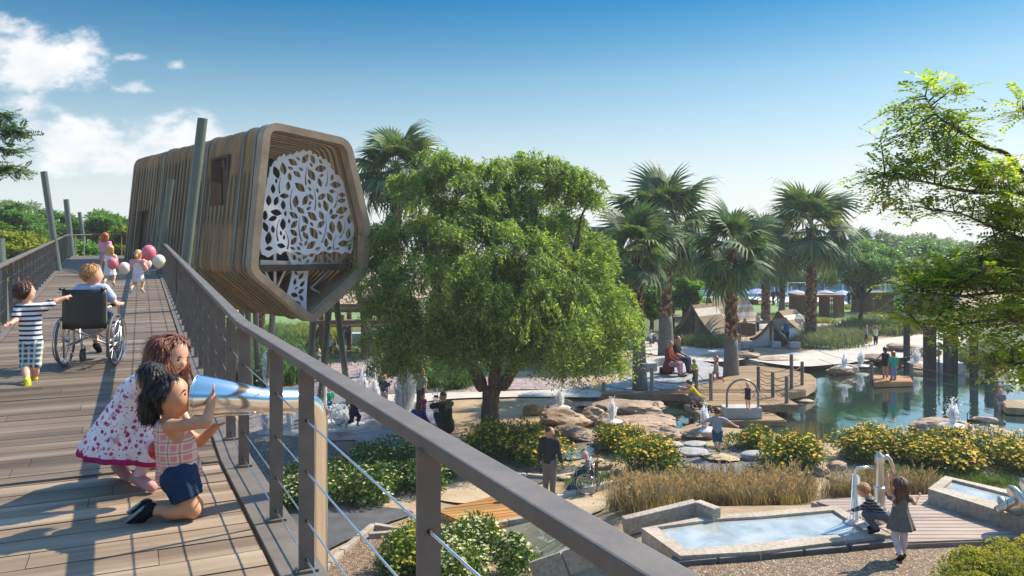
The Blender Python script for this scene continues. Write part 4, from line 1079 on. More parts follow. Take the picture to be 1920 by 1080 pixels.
def make_bush(label, clumps, leaf_mat, leaf=(.09, .035), per=900, flower=None, cat='bush', name='bush', seed=0, group=None, flat=.8, stems=True):
    """clumps: list of (centre, (rx, ry, rz)); flower: (material, count per clump, size, kind)"""
    r = np.random.default_rng(seed); c0 = clumps[0][0]
    t = thing(name, label, cat, (c0[0], c0[1], hz_pt(c0[0], c0[1])), 0, group); LP = []; FP = []
    for c, rad in clumps:
        P, d = clump_points(r, c, rad, per, .35); ok = P[:, 2] > height(P[:, 0], P[:, 1]) - .02; P, d = P[ok], d[ok]; n = len(P)
        D = unit(d * .8 + np.array([0, 0, .5]) + r.normal(0, .55, (n, 3))); N_ = unit(d + np.array([0, 0, .6]) + r.normal(0, .4, (n, 3)))
        LP.append(leaves(P, D, N_, leaf[0] * r.uniform(.6, 1.25, n), leaf[1] * r.uniform(.7, 1.25, n)))
        if flower:
            fm, nf, fs, fk = flower; d = rand_dirs(r, nf); d[:, 2] = np.abs(d[:, 2]) * 1.0; d = unit(d); q = 1.0 + r.random(nf) * .10
            P = np.array(c) + d * np.array(rad) * q[:, None]; ok = P[:, 2] > height(P[:, 0], P[:, 1]) + .05; P = P[ok]; n = len(P); d = d[ok]
            up_ = unit(d * .5 + np.array([0, 0, .9]) + r.normal(0, .25, (n, 3))); s = unit(np.cross(up_, rand_dirs(r, n))); s2 = np.cross(up_, s)
            npet = {'daisy': 7, 'star': 5, 'tuft': 6}[fk]
            for j in range(npet):
                a = 2 * math.pi * j / npet; dd = s * math.cos(a) + s2 * math.sin(a) + up_ * (.12 if fk != 'tuft' else .8); FP.append(leaves(P, dd, up_, fs * r.uniform(.8, 1.2, n), fs * .62, .05))
    leaf_obj('foliage', LP, leaf_mat, t)
    if FP: leaf_obj('flowers', FP, flower[0], t)
    return t
def bush_clumps(px, n, size, hgt, seed=0, zmul=.55):
    """scatter clumps over a pixel polygon on the ground"""
    r = np.random.default_rng(seed); poly = [tuple(G(*p)[:2]) for p in px]; P = poly_points(r, poly, n); out = []
    for x, y in P:
        s = size * r.uniform(.75, 1.25); h = hgt * r.uniform(.75, 1.2); z = float(rise(x, y)); out.append(((x, y, z + h * .45), (s, s, h * zmul)))
    return out
def make_tree(label, base, crown_c, crown_r, n_clump, per, leaf, leaf_mat, trunk_r, seed, name='tree', cat='tree', group=None, clump_r=.28, fork=.45, bark=None, flat=.55, layered=False):
    r = np.random.default_rng(seed); base = Vector(base); cc = np.array(crown_c); cr = np.array(crown_r)
    t = thing(name, label, cat, base, 0, group); mb = MB(); fk = base.lerp(Vector(crown_c), fork); fk.x += r.normal(0, .1)
    limb_mesh(mb, base, fk, trunk_r * 1.15, trunk_r * .75, r, 5, .12, 9)
    LP = []
    for i in range(n_clump):
        d = rand_dirs(r, 1)[0]; q = r.random() ** .45
        c = cc + d * cr * q * .85; rad = cr.mean() * clump_r * r.uniform(.7, 1.3) * np.array([1, 1, flat])
        if i < 26: limb_mesh(mb, fk, c, trunk_r * .42, trunk_r * .07, r, 4, .3, 5)
        P, dd = clump_points(r, c, rad, per, .2); n = len(P)
        D = unit(dd * np.array([1, 1, .35]) + r.normal(0, .45, (n, 3)) * (np.array([1, 1, .4]) if layered else 1)); N_ = unit(np.array([0, 0, 1.0]) + dd * .4 + r.normal(0, .35 if layered else .7, (n, 3)))
        LP.append(leaves(P, D, N_, leaf[0] * r.uniform(.6, 1.3, n), leaf[1] * r.uniform(.7, 1.3, n)))
    mb.build('trunk', bark or M_bark_dk, t, True, True)
    leaf_obj('crown', LP, leaf_mat, t); return t
# ------------------------------------------------------------------ people and things on the footbridge
def joints(loc, H, spec):
    """pixel joints -> body-height units about loc"""
    return {k: tuple((W(*v) - Vector(loc)) / H) for k, v in spec.items()}
M_chrome = mat_plain('polished_steel', (.84, .79, .72), .15, 1, .03, 2)
M_chrome_w = mat_plain('brushed_wheelchair_steel', (.55, .55, .56), .25, 1, .05, 4)
M_rubber = mat_plain('grey_rubber', (.10, .10, .095), .7, 0, .1)
M_vinyl = mat_plain('black_vinyl', (.018, .021, .02), .42, 0, .2, 8, .5, .25)

def make_wheelchair(label, loc, rotz, sc=1.0, group=None):
    t = thing('wheelchair', label, 'wheelchair', loc, rotz, group); t.scale = (sc,) * 3
    for sx in (-1, 1):
        x = .27 * sx; mb = MB(); ring_ = [(x, .30 * math.cos(a), .30 + .30 * math.sin(a)) for a in np.linspace(0, 2 * math.pi, 40, endpoint=False)]
        mb.tube([(x, .285 * math.cos(a), .30 + .285 * math.sin(a)) for a in np.linspace(0, 2 * math.pi, 40, endpoint=False)], .015, 7, closed=True); w = mb.build('wheel', M_rubber, t, smooth=True)
        mr = MB(); mr.tube([(x + .045 * sx, .25 * math.cos(a), .30 + .25 * math.sin(a)) for a in np.linspace(0, 2 * math.pi, 36, endpoint=False)], .008, 6, closed=True); mr.build('push_rim', M_chrome_w, w, smooth=True)
        ms = MB(); ms.tube([(x, .266 * math.cos(a), .30 + .266 * math.sin(a)) for a in np.linspace(0, 2 * math.pi, 36, endpoint=False)], .008, 6, closed=True)
        for i in range(14):
            a = 2 * math.pi * i / 14; ms.tube([(x + .02 * (-1) ** i, .03 * math.cos(a + .5), .30 + .03 * math.sin(a + .5)), (x, .268 * math.cos(a), .30 + .268 * math.sin(a))], .0028, 4)
        ms.tube([(x - .03, 0, .3), (x + .045, 0, .3)], .024, 10); ms.build('spokes', M_chrome_w, w)
        mc = MB(); xc = .2 * sx; mc.tube([(xc, .36 + .065 * math.cos(a), .085 + .065 * math.sin(a)) for a in np.linspace(0, 2 * math.pi, 18, endpoint=False)], .02, 6, closed=True); mc.tube([(xc - .02, .36, .085), (xc + .02, .36, .085)], .03, 10)
        c = mc.build('caster', M_rubber, t, smooth=True); mf = MB(); mf.tube([(xc + .03, .36, .085), (xc + .03, .33, .18), (xc, .32, .22), (xc, .32, .30)], .01, 6); mf.build('fork', M_chrome_w, c, smooth=True)
        ma = MB(); ma.box((.245 * sx, .10, .70), (.05, .27, .03)); ma.build('armrest', M_vinyl, t, bevel=.008)
        mh = MB(); mh.tube([(.215 * sx, -.20, .90), (.215 * sx, -.31, .90)], .017, 8); mh.build('grip', M_vinyl, t, smooth=True)
        mp = MB(); mp.box((.12 * sx, .50, .09), (.16, .13, .014)); mp.build('footplate', M_vinyl, t, bevel=.004)
    mb = MB()
    for sx in (-1, 1):
        x = .225 * sx; tb = lambda pts, r=.011: mb.tube(pts, r, 7)
        tb([(x, -.17, .12), (x, -.19, .5), (x, -.20, .90), (x, -.23, .905)]); tb([(x, -.18, .46), (x, .26, .46), (x, .33, .42), (x, .40, .15), (x, .46, .09)]); tb([(x, -.18, .24), (x, .33, .24), (x, .33, .44)])
        tb([(x, -.19, .68), (x, .22, .68), (x, .26, .64), (x, .26, .46)]); tb([(x, -.18, .30), (.27 * sx, 0, .30)])
    mb.tube([(-.225, -.1, .25), (.225, -.1, .45)], .011, 7); mb.tube([(.225, -.1, .25), (-.225, -.1, .45)], .011, 7)
    mb.tube([(-.225, .2, .25), (.225, .2, .45)], .011, 7); mb.tube([(.225, .2, .25), (-.225, .2, .45)], .011, 7)
    mb.build('frame', M_chrome_w, t, smooth=True)
    ms = MB(); ms.box((0, .05, .475), (.44, .42, .035)); ms.build('seat', M_vinyl, t, bevel=.012)
    # sagging backrest
    vs = []; fs = []; nx_, nz_ = 9, 7
    for s_ in (0, 1):
        for i in range(nx_):
            for j in range(nz_):
                x = -.225 + .45 * i / (nx_ - 1); z = .45 + .44 * j / (nz_ - 1); bow = (1 - (x / .225) ** 2) * .035
                vs.append((x * (1.02), -.195 - bow - s_ * .02 + .003 * math.sin(j * 2.2 + i), z))
    I = lambda s_, i, j: s_ * nx_ * nz_ + i * nz_ + j
    for i in range(nx_ - 1):
        for j in range(nz_ - 1): fs += [(I(0, i, j), I(0, i, j + 1), I(0, i + 1, j + 1), I(0, i + 1, j)), (I(1, i, j), I(1, i + 1, j), I(1, i + 1, j + 1), I(1, i, j + 1))]
    for i in range(nx_ - 1): fs += [(I(0, i, 0), I(0, i + 1, 0), I(1, i + 1, 0), I(1, i, 0)), (I(0, i, nz_ - 1), I(1, i, nz_ - 1), I(1, i + 1, nz_ - 1), I(0, i + 1, nz_ - 1))]
    for j in range(nz_ - 1): fs += [(I(0, 0, j), I(1, 0, j), I(1, 0, j + 1), I(0, 0, j + 1)), (I(0, nx_ - 1, j), I(0, nx_ - 1, j + 1), I(1, nx_ - 1, j + 1), I(1, nx_ - 1, j))]
    mesh_obj('backrest', vs, fs, M_vinyl, t, smooth=True)
    return t

def hair_strands(ho, n, L, seed, down=1.0):
    me = ho.data; nv = len(me.vertices); co = np.empty(nv * 3, np.float32); me.vertices.foreach_get('co', co); co = co.reshape(-1, 3); no = np.empty(nv * 3, np.float32); me.vertices.foreach_get('normal', no); no = no.reshape(-1, 3)
    r = np.random.default_rng(seed); idx = r.integers(0, nv, n); p = co[idx]; nn = no[idx]; t = np.array([0, 0, -down]) + r.normal(0, .28, (n, 3)); t = unit_(t - nn * (t * nn).sum(1, keepdims=True)); w = np.cross(nn, t) * .0028; l_ = (L * r.uniform(.5, 1.2, n))[:, None]
    a = p + nn * .001; b = a + t * l_ * .5 + nn * .006; c = a + t * l_ + nn * r.uniform(-.004, .016, (n, 1)) + np.array([0, 0, -.01]); V = np.stack([a - w, a + w, b + w, b - w, c], 1).reshape(-1, 3); k = np.arange(n)[:, None] * 5
    mesh_obj('strands', V, [tuple(q) for q in (k + np.array([0, 1, 2, 3])).tolist()] + [tuple(q) for q in (k + np.array([3, 2, 4])).tolist()], me.materials[0], ho)
def unit_(v): return v / (np.linalg.norm(v, axis=1, keepdims=True) + 1e-9)
# kneeling girl at the horn
H = 1.12; loc = W(340, 970, 4.40); loc.z = DECK + .002
sp = joints(loc, H, dict(head=(324, 741, 4.37), neck=(314, 786, 4.38), chest=(328, 822, 4.40), pelvis=(338, 886, 4.43), shR=(320, 799, 4.27), elR=(386, 793, 4.20), wrR=(399, 745, 4.29), handR=(401, 722, 4.33),
     shL=(324, 799, 4.50), elL=(376, 828, 4.58), wrL=(404, 800, 4.54), handL=(427, 791, 4.53), hipR=(336, 894, 4.36), knR=(361, 956, 4.34), anR=(279, 957, 4.33), toeR=(246, 984, 4.33),
     hipL=(338, 894, 4.50), knL=(366, 948, 4.52), anL=(272, 949, 4.50), toeL=(238, 974, 4.50)))
sp['look'] = (.97, -.05, -.02); sp['headup'] = (-.12, .02, 1)
M_plaid_pink = mat_plaid('pink_plaid', RGB('cf8a86'), RGB('e8cfc4'), RGB('8a6a3c'), 5.5, 1.2)
M_denim = cloth('1d3350')
kg = person('girl kneeling on the deck in pink plaid top, hands on the steel horn', loc, 90, H, 'child', None, sp, 1, ('pony', 'black'), ('none', None), None, '15171d', .0072, detail=True,
       palm=dict(R=(.75, .3, .0), L=(.3, .0, .95), spreadR=1.8, curlR=.05, curlL=.1), sole='8e9690')
def P_(px, py, d): return Vector(W(px, py, d)) - Vector(loc)
tb = [cap(P_(318, 806, 4.39), P_(330, 838, 4.40), .082, .094, .03, flat=((0, 1, 0), 1.12)), cap(P_(330, 838, 4.40), P_(336, 884, 4.42), .097, .114, .04, flat=((0, 1, 0), 1.0), wave=(9, .09, .4)), cap(P_(316, 792, 4.31), P_(316, 792, 4.47), .042, .042, .02),
      cut(P_(314, 790, 4.38), (.2, 0, 1)), cut(P_(337, 900, 4.42), (.25, 0, -1))]
sdf_obj('blouse', tb, .0075, M_plaid_pink, kg)
sdf_obj('shorts', [cap(P_(337, 872, 4.43), P_(337, 894, 4.43), .100, .106, .03, flat=((0, 1, 0), 1.05)), cap(P_(337, 893, 4.37), P_(350, 928, 4.36), .098, .082, .02, wave=(11, .07, 0)), cap(P_(339, 893, 4.50), P_(353, 925, 4.51), .095, .082, .02, wave=(11, .07, 0)), cut(P_(351, 930, 4.43), (.35, 0, -1))], .0075, M_denim, kg)
M_pinkband = cloth('d42a72')
mb = MB(); c = P_(293, 707, 4.4); mb.tube([c + Vector((.012, .028 * math.cos(a), .028 * math.sin(a))) for a in np.linspace(0, 6.283, 12, endpoint=False)], .011, 6, closed=True); mb.build('hair_band', M_pinkband, kg, smooth=True)
# thick black curls of the pony tail
rr = random.Random(4); cur = []
for i in range(26):
    a = P_(289 + rr.uniform(-6, 5), 704 + rr.uniform(-10, 6), 4.4 + rr.uniform(-.06, .06)); q = a
    for j in range(4):
        e = q + Vector((rr.uniform(-.03, .012), rr.uniform(-.025, .025), rr.uniform(-.065, -.035))); cur.append(cap(q, e, .019, .014, .01)); q = e
cur += [ell(P_(284, 700, 4.4), (.07, .06, .065)), ell(P_(288, 740, 4.41), (.055, .07, .10))]
hair_strands(sdf_obj('pony_tail', cur, .007, HAIR['black'], kg), 1500, .05, 1)

# girl bending beside her
H2 = 1.16; loc2 = W(268, 918, 4.90); loc2.z = DECK + .002
sp = joints(loc2, H2, dict(head=(322, 664, 4.84), neck=(284, 694, 4.90), chest=(258, 738, 4.94), pelvis=(222, 798, 5.02), shR=(266, 716, 4.79), elR=(287, 768, 4.74), wrR=(303, 812, 4.72), handR=(308, 832, 4.72),
      shL=(283, 708, 5.06), elL=(330, 752, 5.04), wrL=(352, 790, 4.98), handL=(360, 806, 4.98), hipR=(224, 806, 4.94), knR=(286, 836, 4.86), anR=(258, 897, 4.87), toeR=(284, 913, 4.82),
      hipL=(224, 802, 5.10), knL=(262, 838, 5.16), anL=(222, 876, 5.14), toeL=(240, 895, 5.08)))
sp['look'] = (.86, -.32, -.42); sp['headup'] = (.42, .02, .9)
bg = person('girl with long auburn hair in a pink floral sundress, bending over behind the kneeling girl', loc2, 90, H2, 'child', None, sp, 0, ('short', 'auburn'), ('none', None), None, 'b98a86', .0075, detail=True, tights='d9b9b6')
def P2(px, py, d): return Vector(W(px, py, d)) - Vector(loc2)
M_floral = mat_floral('pink_floral_print')
cone = lambda g: [cap(P2(270, 722, 4.93), P2(258, 740, 4.94), .088 + g, .10 + g, .03, flat=((0, 1, 0), 1.1)), cap(P2(256, 742, 4.95), P2(226, 846, 4.99), .115 + g, .235 + g, .04, flat=((0, 1, 0), .86), wave=(11, .055, .3)), cap(P2(250, 775, 4.95), P2(288, 846, 4.93), .10 + g, .13 + g, .06)]
hem_n = (-.10, 0, -1); hem_p = P2(228, 852, 4.99)
sdf_obj('dress', cone(0) + [cut(hem_p, hem_n), cut(P2(278, 706, 4.92), (.6, 0, .75))], .009, M_floral, bg)
sdf_obj('dress_hem', cone(.005) + [cut(hem_p + Vector((0, 0, -.012)), hem_n), cut(hem_p + Vector((0, 0, .026)), (.10, 0, 1))], .008, cloth('a8245c'), bg)
hp = []
for i, (dx, dy, dz) in enumerate([(0, 0, 0), (.01, -.05, 0), (.01, .05, 0), (.045, -.085, .01), (.05, .085, .0), (-.02, 0, .0)]):
    a = P2(300, 650, 4.86) + Vector((dx, dy, dz)); hp.append(cap(a, a + Vector((-.02 + dx * .8, dy * .25, -.13)), .058, .05, .03)); hp.append(cap(a + Vector((-.02 + dx * .8, dy * .25, -.13)), a + Vector((.0 + dx, dy * .3, -.25)), .05, .022, .03))
hair_strands(sdf_obj('long_hair', hp, .0085, HAIR['auburn'], bg), 1500, .09, 2)
# red and blue ball held between them
o = MB(); c = W(297, 843, 4.66); o.ball(c, .058, 20, 14)
m, nt, b = nmat('red_blue_ball'); tc = nt.nodes.new('ShaderNodeTexCoord'); nt.links.new(mixc(nt, wave_fac(nt, tc.outputs['Object'], 'X', 3.2, .72), 'c4161a', '1f3a9a'), b.inputs['Base Color']); b.inputs['Roughness'].default_value = .3
tag(o.build('ball', m, smooth=True), 'red ball with a blue patch held between the two girls at the horn', 'ball')

# steel listening horn through the railing
t = thing('listening_horn', 'polished steel listening horn whose pipe runs through the railing and bends to the ground', 'listening horn', W(590, 1000, 4.86))
mb = MB(); d0 = 4.47
ax_ = [W(372, 746, 4.47), W(398, 746, 4.48), W(430, 747, 4.51), W(462, 750, 4.55), W(486, 752, 4.59), W(520, 752, 4.66), W(548, 752, 4.74)]
rad = [.128, .113, .098, .086, .077, .072, .072]
bend = [W(562, 752, 4.78), W(574, 755, 4.82), W(584, 763, 4.845), W(590, 776, 4.86), W(592, 792, 4.865)]
low = [Vector((bend[-1].x, bend[-1].y, z)) for z in (5.0, 3, 1, -.1)]
mb.tube(ax_ + bend + low, rad + [.072] * 9, 40, caps=False); mb.tube([ax_[0] + Vector((-.001, 0, 0)), ax_[0] + Vector((.09, 0, 0))], [.124, .08], 40, caps=False)
auto_smooth(mb.build('horn_pipe', M_chrome, t, True), 60)
mr = MB(); mr.tube([ax_[0] + Vector((0, .128 * math.cos(a), .128 * math.sin(a))) for a in np.linspace(0, 6.283, 40, endpoint=False)], .005, 8, closed=True); mr.build('rim', M_chrome, t, True, True)

# striped boy walking
H3 = 1.06; loc3 = W(58, 716, 8.2); loc3.z = zd(loc3.x, loc3.y)
sp = joints(loc3, H3, dict(head=(47, 546, 8.18), neck=(51, 570, 8.2), chest=(56, 598, 8.2), pelvis=(58, 642, 8.2), shR=(80, 578, 8.22), elR=(104, 565, 8.3), wrR=(122, 558, 8.36), handR=(131, 555, 8.4),
      shL=(35, 579, 8.16), elL=(30, 600, 8.08), wrL=(20, 607, 7.98), handL=(14, 609, 7.95), hipR=(67, 647, 8.2), knR=(67, 683, 8.16), anR=(64, 710, 8.24), toeR=(66, 712, 8.4), hipL=(49, 647, 8.18), knL=(48, 686, 8.14), anL=(51, 716, 7.98), toeL=(53, 743, 7.93)))
sp['look'] = (.5, .86, 0)
M_navy = mat_stripe('navy_white_stripes', 'dcdcda', '1d2740', 6.4, .62, 'Z', .5)
M_madras = mat_plaid('madras_check', RGB('2f4a6e'), RGB('b9c4a8'), RGB('d8dccf'), 6, 1.0)
person('boy in navy striped t-shirt and check shorts walking beside the wheelchair', loc3, 90, H3, 'child', None, sp, 0, ('short', 'brown'), ('tshirt', M_navy), ('long_shorts', M_madras), 'c5c43a', .0095, sole='b3b82a')
# wheelchair and its boy
loc4 = W(170, 690, 9.05); loc4.z = zd(loc4.x, loc4.y)
ch = make_wheelchair('black wheelchair seen from behind on the footbridge deck', loc4, R(10), .98)
H4 = 1.22
person('blond boy sitting in the wheelchair on the footbridge, looking right', (loc4.x, loc4.y + .02, loc4.z + .225), 100, H4, 'child', 'sit', dict(elR=(.205, 0, .385), wrR=(.225, .12, .375), handR=(.23, .16, .375), elL=(-.205, 0, .385), wrL=(-.22, .12, .37), handL=(-.22, .16, .37), look=(.85, .5, 0), knR=(.07, .22, .26), anR=(.10, .30, -.04), toeR=(.11, .37, -.085), knL=(-.06, .22, .26), anL=(-.05, .30, -.04), toeL=(-.05, .37, -.085)),
       0, ('short', 'blond'), ('tshirt', 'aab4c6'), ('shorts', '3b4660'), '1c1e26', .011)
# three girls further up the bridge
def deck_pt(px, d): p = W(px, 500, d); p.z = zd(p.x, p.y); return p
p = deck_pt(206, 18.6); g1 = person('girl with long fair hair in a white dress running up the bridge with balloons', p, 100, 1.08, 'child', 'run', None, 0, ('long', 'blond'), ('dress', 'd8d6d6', .20, .14), None, 'b9b0a4', .016)
p = deck_pt(259, 17.0); g2 = person('girl in a white dress with pink shawl running by the right railing, carrying balloons', p, 92, 1.03, 'child', 'run', None, 0, ('pony', 'blond'), ('dress', 'd9d3d2', .20, .13), None, 'c7b9ae', .016)
sdf_obj('shawl', [cap((-.12, -.01, .76), (.12, -.01, .76), .058, .058, .02), cap((-.12, -.02, .74), (-.15, .03, .60), .05, .04), cap((.12, -.02, .74), (.16, .03, .60), .05, .04)], .016, cloth('e4a3a6'), g2)
p = deck_pt(197, 23.5); person('red-haired girl in pink top and lilac skirt at the far end of the bridge', p, 85, 1.28, 'child', 'walk', None, 0, ('long', 'ginger'), ('tshirt', 'd98fae'), ('skirt', '9a86a8'), 'b9a9a0', .02)
def balloon(px, py, d, r, col, label, hand):
    m, nt, b = nmat('balloon_' + col); b.inputs['Base Color'].default_value = RGB(col); b.inputs['Roughness'].default_value = .25; b.inputs['Subsurface Weight'].default_value = .3; b.inputs['Subsurface Radius'].default_value = (.1, .05, .05)
    c = W(px, py, d); t = thing('balloon', label, 'balloon', c, 0, 'balloons carried by the running girls'); mb = MB()
    mb.lathe([(r * math.sin(a) * (1 if a < 1.57 else 1 - .06 * (a - 1.57)), r * 1.12 * math.cos(a)) for a in np.linspace(3.0, .05, 16)], c, 20); mb.lathe([(.004, -r * 1.2), (.022, -r * 1.19), (.006, -r * 1.1)], c, 8); mb.build('skin', m, t, True, True)
    ms = MB(); h = Vector(hand); ms.tube([c - Vector((0, 0, r * 1.18)), (c - Vector((0, 0, r * 1.2))).lerp(h, .5) - Vector((0, 0, .04)), h], .003, 4); ms.build('string', M_white, t, True)
balloon(211, 494, 17.4, .118, 'd9757c', 'pink balloon held low beside the girl in the white dress', W(219, 512, 18))
balloon(233, 503, 17.6, .122, 'd6d2c4', 'cream balloon between the two running girls', W(222, 515, 18))
balloon(279, 474, 16.2, .142, 'e0727c', 'larger pink balloon above the cream ones at the right railing', W(262, 505, 16.7))
balloon(298, 490, 16.0, .122, 'd8d6c2', 'cream balloon nearest the right railing, below the pink one', W(263, 507, 16.7))
balloon(276, 495, 17.2, .095, 'd2c4b8', 'small pale balloon behind the girl in the pink shawl', W(266, 507, 16.8))
# ------------------------------------------------------------------ garden surfaces
def mat_ground(name, cols, s1, s2, rough=.9, b_=.4, speck=.4):
    m, nt, b = nmat(name); n = tex_noise(nt, s1, 6); n2 = tex_noise(nt, s2, 4, .7)
    c = ramp(nt, n.outputs[0], [(.3, cols[0]), (.7, cols[1])]); c = mixc(nt, speck, c, ramp(nt, n2.outputs[0], [(.35, (.3, .3, .3)), (.65, (1.25, 1.25, 1.25))]), 'MULTIPLY')
    nt.links.new(c, b.inputs['Base Color']); b.inputs['Roughness'].default_value = rough; bump(nt, b, n2.outputs[0], b_, .02); return m
def mat_cobble(name, cols, scale, mortar=.05, rough=.8):
    m, nt, b = nmat(name); tc = nt.nodes.new('ShaderNodeTexCoord'); v = nt.nodes.new('ShaderNodeTexVoronoi'); v.inputs['Scale'].default_value = scale; v.feature = 'DISTANCE_TO_EDGE'; nt.links.new(tc.outputs['Object'], v.inputs['Vector'])
    v2 = nt.nodes.new('ShaderNodeTexVoronoi'); v2.inputs['Scale'].default_value = scale; nt.links.new(tc.outputs['Object'], v2.inputs['Vector'])
    sp = nt.nodes.new('ShaderNodeSeparateColor'); nt.links.new(v2.outputs['Color'], sp.inputs[0])
    c = ramp(nt, sp.outputs[0], [(0, cols[0]), (.5, cols[1]), (1, cols[2])]); c = mixc(nt, ramp(nt, v.outputs['Distance'], [(0, (1, 1, 1)), (mortar, (0, 0, 0))]), c, tuple(q * .35 for q in cols[0]))
    nt.links.new(c, b.inputs['Base Color']); b.inputs['Roughness'].default_value = rough
    bump(nt, b, ramp(nt, v.outputs['Distance'], [(0, (0, 0, 0)), (mortar * 2, (1, 1, 1))]), .6, .02); return m
M_bed = mat_ground('planted_ground', [(.05, .075, .025), (.12, .14, .05)], .6, 8, .95, .6, .5)
M_path = mat_ground('pale_path', [(.36, .33, .29), (.50, .47, .42)], .8, 30, .85, .15, .2)
M_lawn = mat_ground('lawn_grass', [(.10, .19, .045), (.16, .26, .07)], 1.2, 40, .9, .4, .35)
M_deckpool = mat_ground('pale_pool_paving', [(.48, .43, .40), (.58, .53, .50)], .5, 12, .8, .1, .1)
M_pad = mat_cobble('splash_pad_setts', [(.13, .115, .125), (.20, .18, .19), (.28, .26, .265)], 2.6, .05, .35)
M_pink = mat_cobble('pinkish_setts', [(.22, .165, .165), (.30, .225, .22), (.36, .28, .27)], 3.2, .05)
M_gravel = mat_cobble('dark_gravel', [(.07, .068, .066), (.15, .145, .14), (.27, .26, .25)], 15, .2)
M_gravel2 = mat_cobble('grey_gravel', [(.12, .11, .10), (.22, .205, .19), (.33, .31, .29)], 12, .2)
M_slate = mat_ground('dark_slate', [(.055, .055, .06), (.11, .108, .11)], 1.5, 14, .6, .3, .3)
M_bluep = mat_cobble('grey_blue_paving', [(.23, .24, .255), (.28, .29, .30), (.34, .345, .35)], 1.8, .03)
M_mulch = mat_cobble('brown_mulch', [(.13, .08, .045), (.27, .18, .105), (.42, .31, .19)], 22, .25)
sheet('planting_bed', [(1690,584),(1780,576),(2000,576),(2020,640),(1900,648),(1780,622),(1700,608)], .03, M_bed)
sheet('planting_bed', [(560,640),(620,600),(800,560),(1000,540),(1240,545),(1300,600),(1290,636),(1210,650),(1130,665),(1060,690),(940,695),(840,690),(760,684),(700,668)], .006, M_bed)
sheet('path', [(1400,672),(1470,664),(1530,655),(1590,648),(1640,640),(1715,640),(1752,652),(1715,668),(1650,674),(1570,683),(1490,687)], .016, M_path)
sheet('path', [(1370,616),(1392,598),(1480,600),(1585,603),(1640,606),(1600,622),(1530,624),(1460,618)], .02, M_path)
sheet('path', [(1130,733),(1160,712),(1200,698),(1212,676),(1260,668),(1310,676),(1365,694),(1374,710),(1320,728),(1220,741)], .03, M_bluep)
sheet('path', [(1640,640),(1700,630),(1780,625),(1900,650),(1920,690),(1840,690),(1760,676),(1735,655)], .012, M_path)
sheet('path', [(1190,640),(1300,648),(1380,655),(1400,672),(1330,678),(1200,660)], .02, M_path)
sheet('lawn', [(1230,575),(1330,568),(1440,566),(1570,572),(1690,578),(1680,596),(1560,602),(1400,598),(1290,594)], .02, M_lawn)
sheet('lawn', [(300,612),(400,590),(560,582),(740,580),(760,596),(640,606),(500,612),(380,622)], .02, M_lawn)
sheet('pool_deck', [(1180,560),(1300,552),(1700,552),(1760,556),(1760,575),(1560,571),(1400,565),(1240,573)], .04, M_deckpool, False)
sheet('splash_pad', [(430,850),(455,785),(520,735),(600,712),(700,716),(790,745),(830,790),(760,825),(640,826),(540,838)], .014, M_pad)
sheet('pavement', [(560,710),(620,684),(700,674),(800,690),(900,706),(1000,712),(1100,716),(1090,730),(960,731),(840,738),(720,730),(620,722)], .022, M_pink)
sheet('path', [(700,744),(800,738),(930,735),(1080,731),(1130,738),(1120,746),(1000,745),(860,748),(760,756)], .03, M_path)
sheet('gravel_bed', [(1235,868),(1262,842),(1320,834),(1400,836),(1445,856),(1480,884),(1440,905),(1340,908),(1270,895)], .02, M_gravel)
sheet('gravel_bed', [(418,850),(500,822),(590,822),(640,840),(600,872),(520,930),(470,985),(430,960)], .02, M_gravel2)
sheet('path', [(935,893),(1000,873),(1100,876),(1110,890),(1050,898),(985,915)], .03, M_slate, False)
sheet('path', [(478,1010),(520,968),(600,948),(690,950),(775,962),(720,985),(640,1020),(560,1062),(500,1070)], .03, M_slate)
sheet('mulch_ground', [(560,1200),(640,1040),(760,985),(800,1000),(740,1060),(680,1200)], .02, M_mulch)
sheet('mulch_ground', [(1300,1062),(1480,1042),(1690,1022),(1930,1002),(2000,1040),(1950,1200),(1400,1200),(1280,1120)], .03, M_mulch)
sheet('gravel_strip', [(800,930),(860,905),(930,905),(1000,925),(1120,930),(1130,960),(1060,975),(950,930),(880,945)], .015, mat_ground('fine_sand', [(.36, .27, .165), (.46, .36, .235)], 1, 25))

# ------------------------------------------------------------------ water
def mat_water(name, col, rough=.015, bs=.06, scale=1.2, spec=.9, met=0):
    m, nt, b = nmat(name); b.inputs['Base Color'].default_value = RGB(col); b.inputs['Roughness'].default_value = rough; b.inputs['IOR'].default_value = 1.45; b.inputs['Metallic'].default_value = met; b.inputs['Specular IOR Level'].default_value = spec
    n = tex_noise(nt, scale, 4, .5, stretch=(1, .45, 1)); bump(nt, b, n.outputs[0], bs, .12); return m
m, nt, b_ = nmat('pond_water'); M_water = m; b_.inputs['Base Color'].default_value = (.016, .045, .038, 1); b_.inputs['Roughness'].default_value = .05
gl = nt.nodes.new('ShaderNodeBsdfGlossy'); gl.inputs['Roughness'].default_value = .012; gl.inputs['Color'].default_value = (.93, .97, .95, 1); fz_ = nt.nodes.new('ShaderNodeFresnel'); fz_.inputs['IOR'].default_value = 2.4; mxs = nt.nodes.new('ShaderNodeMixShader')
n_ = tex_noise(nt, 1.5, 5, .55, stretch=(1, .5, 1)); bp = nt.nodes.new('ShaderNodeBump'); bp.inputs['Strength'].default_value = .10; bp.inputs['Distance'].default_value = .12; nt.links.new(n_.outputs[0], bp.inputs['Height'])
for q in (gl, b_, fz_): nt.links.new(bp.outputs[0], q.inputs['Normal'])
nt.links.new(fz_.outputs[0], mxs.inputs[0]); nt.links.new(b_.outputs[0], mxs.inputs[1]); nt.links.new(gl.outputs[0], mxs.inputs[2]); nt.links.new(mxs.outputs[0], nt.nodes['Material Output'].inputs['Surface'])
M_pool = mat_water('pool_water', (.05, .30, .36), .05, .2, .6, .5)
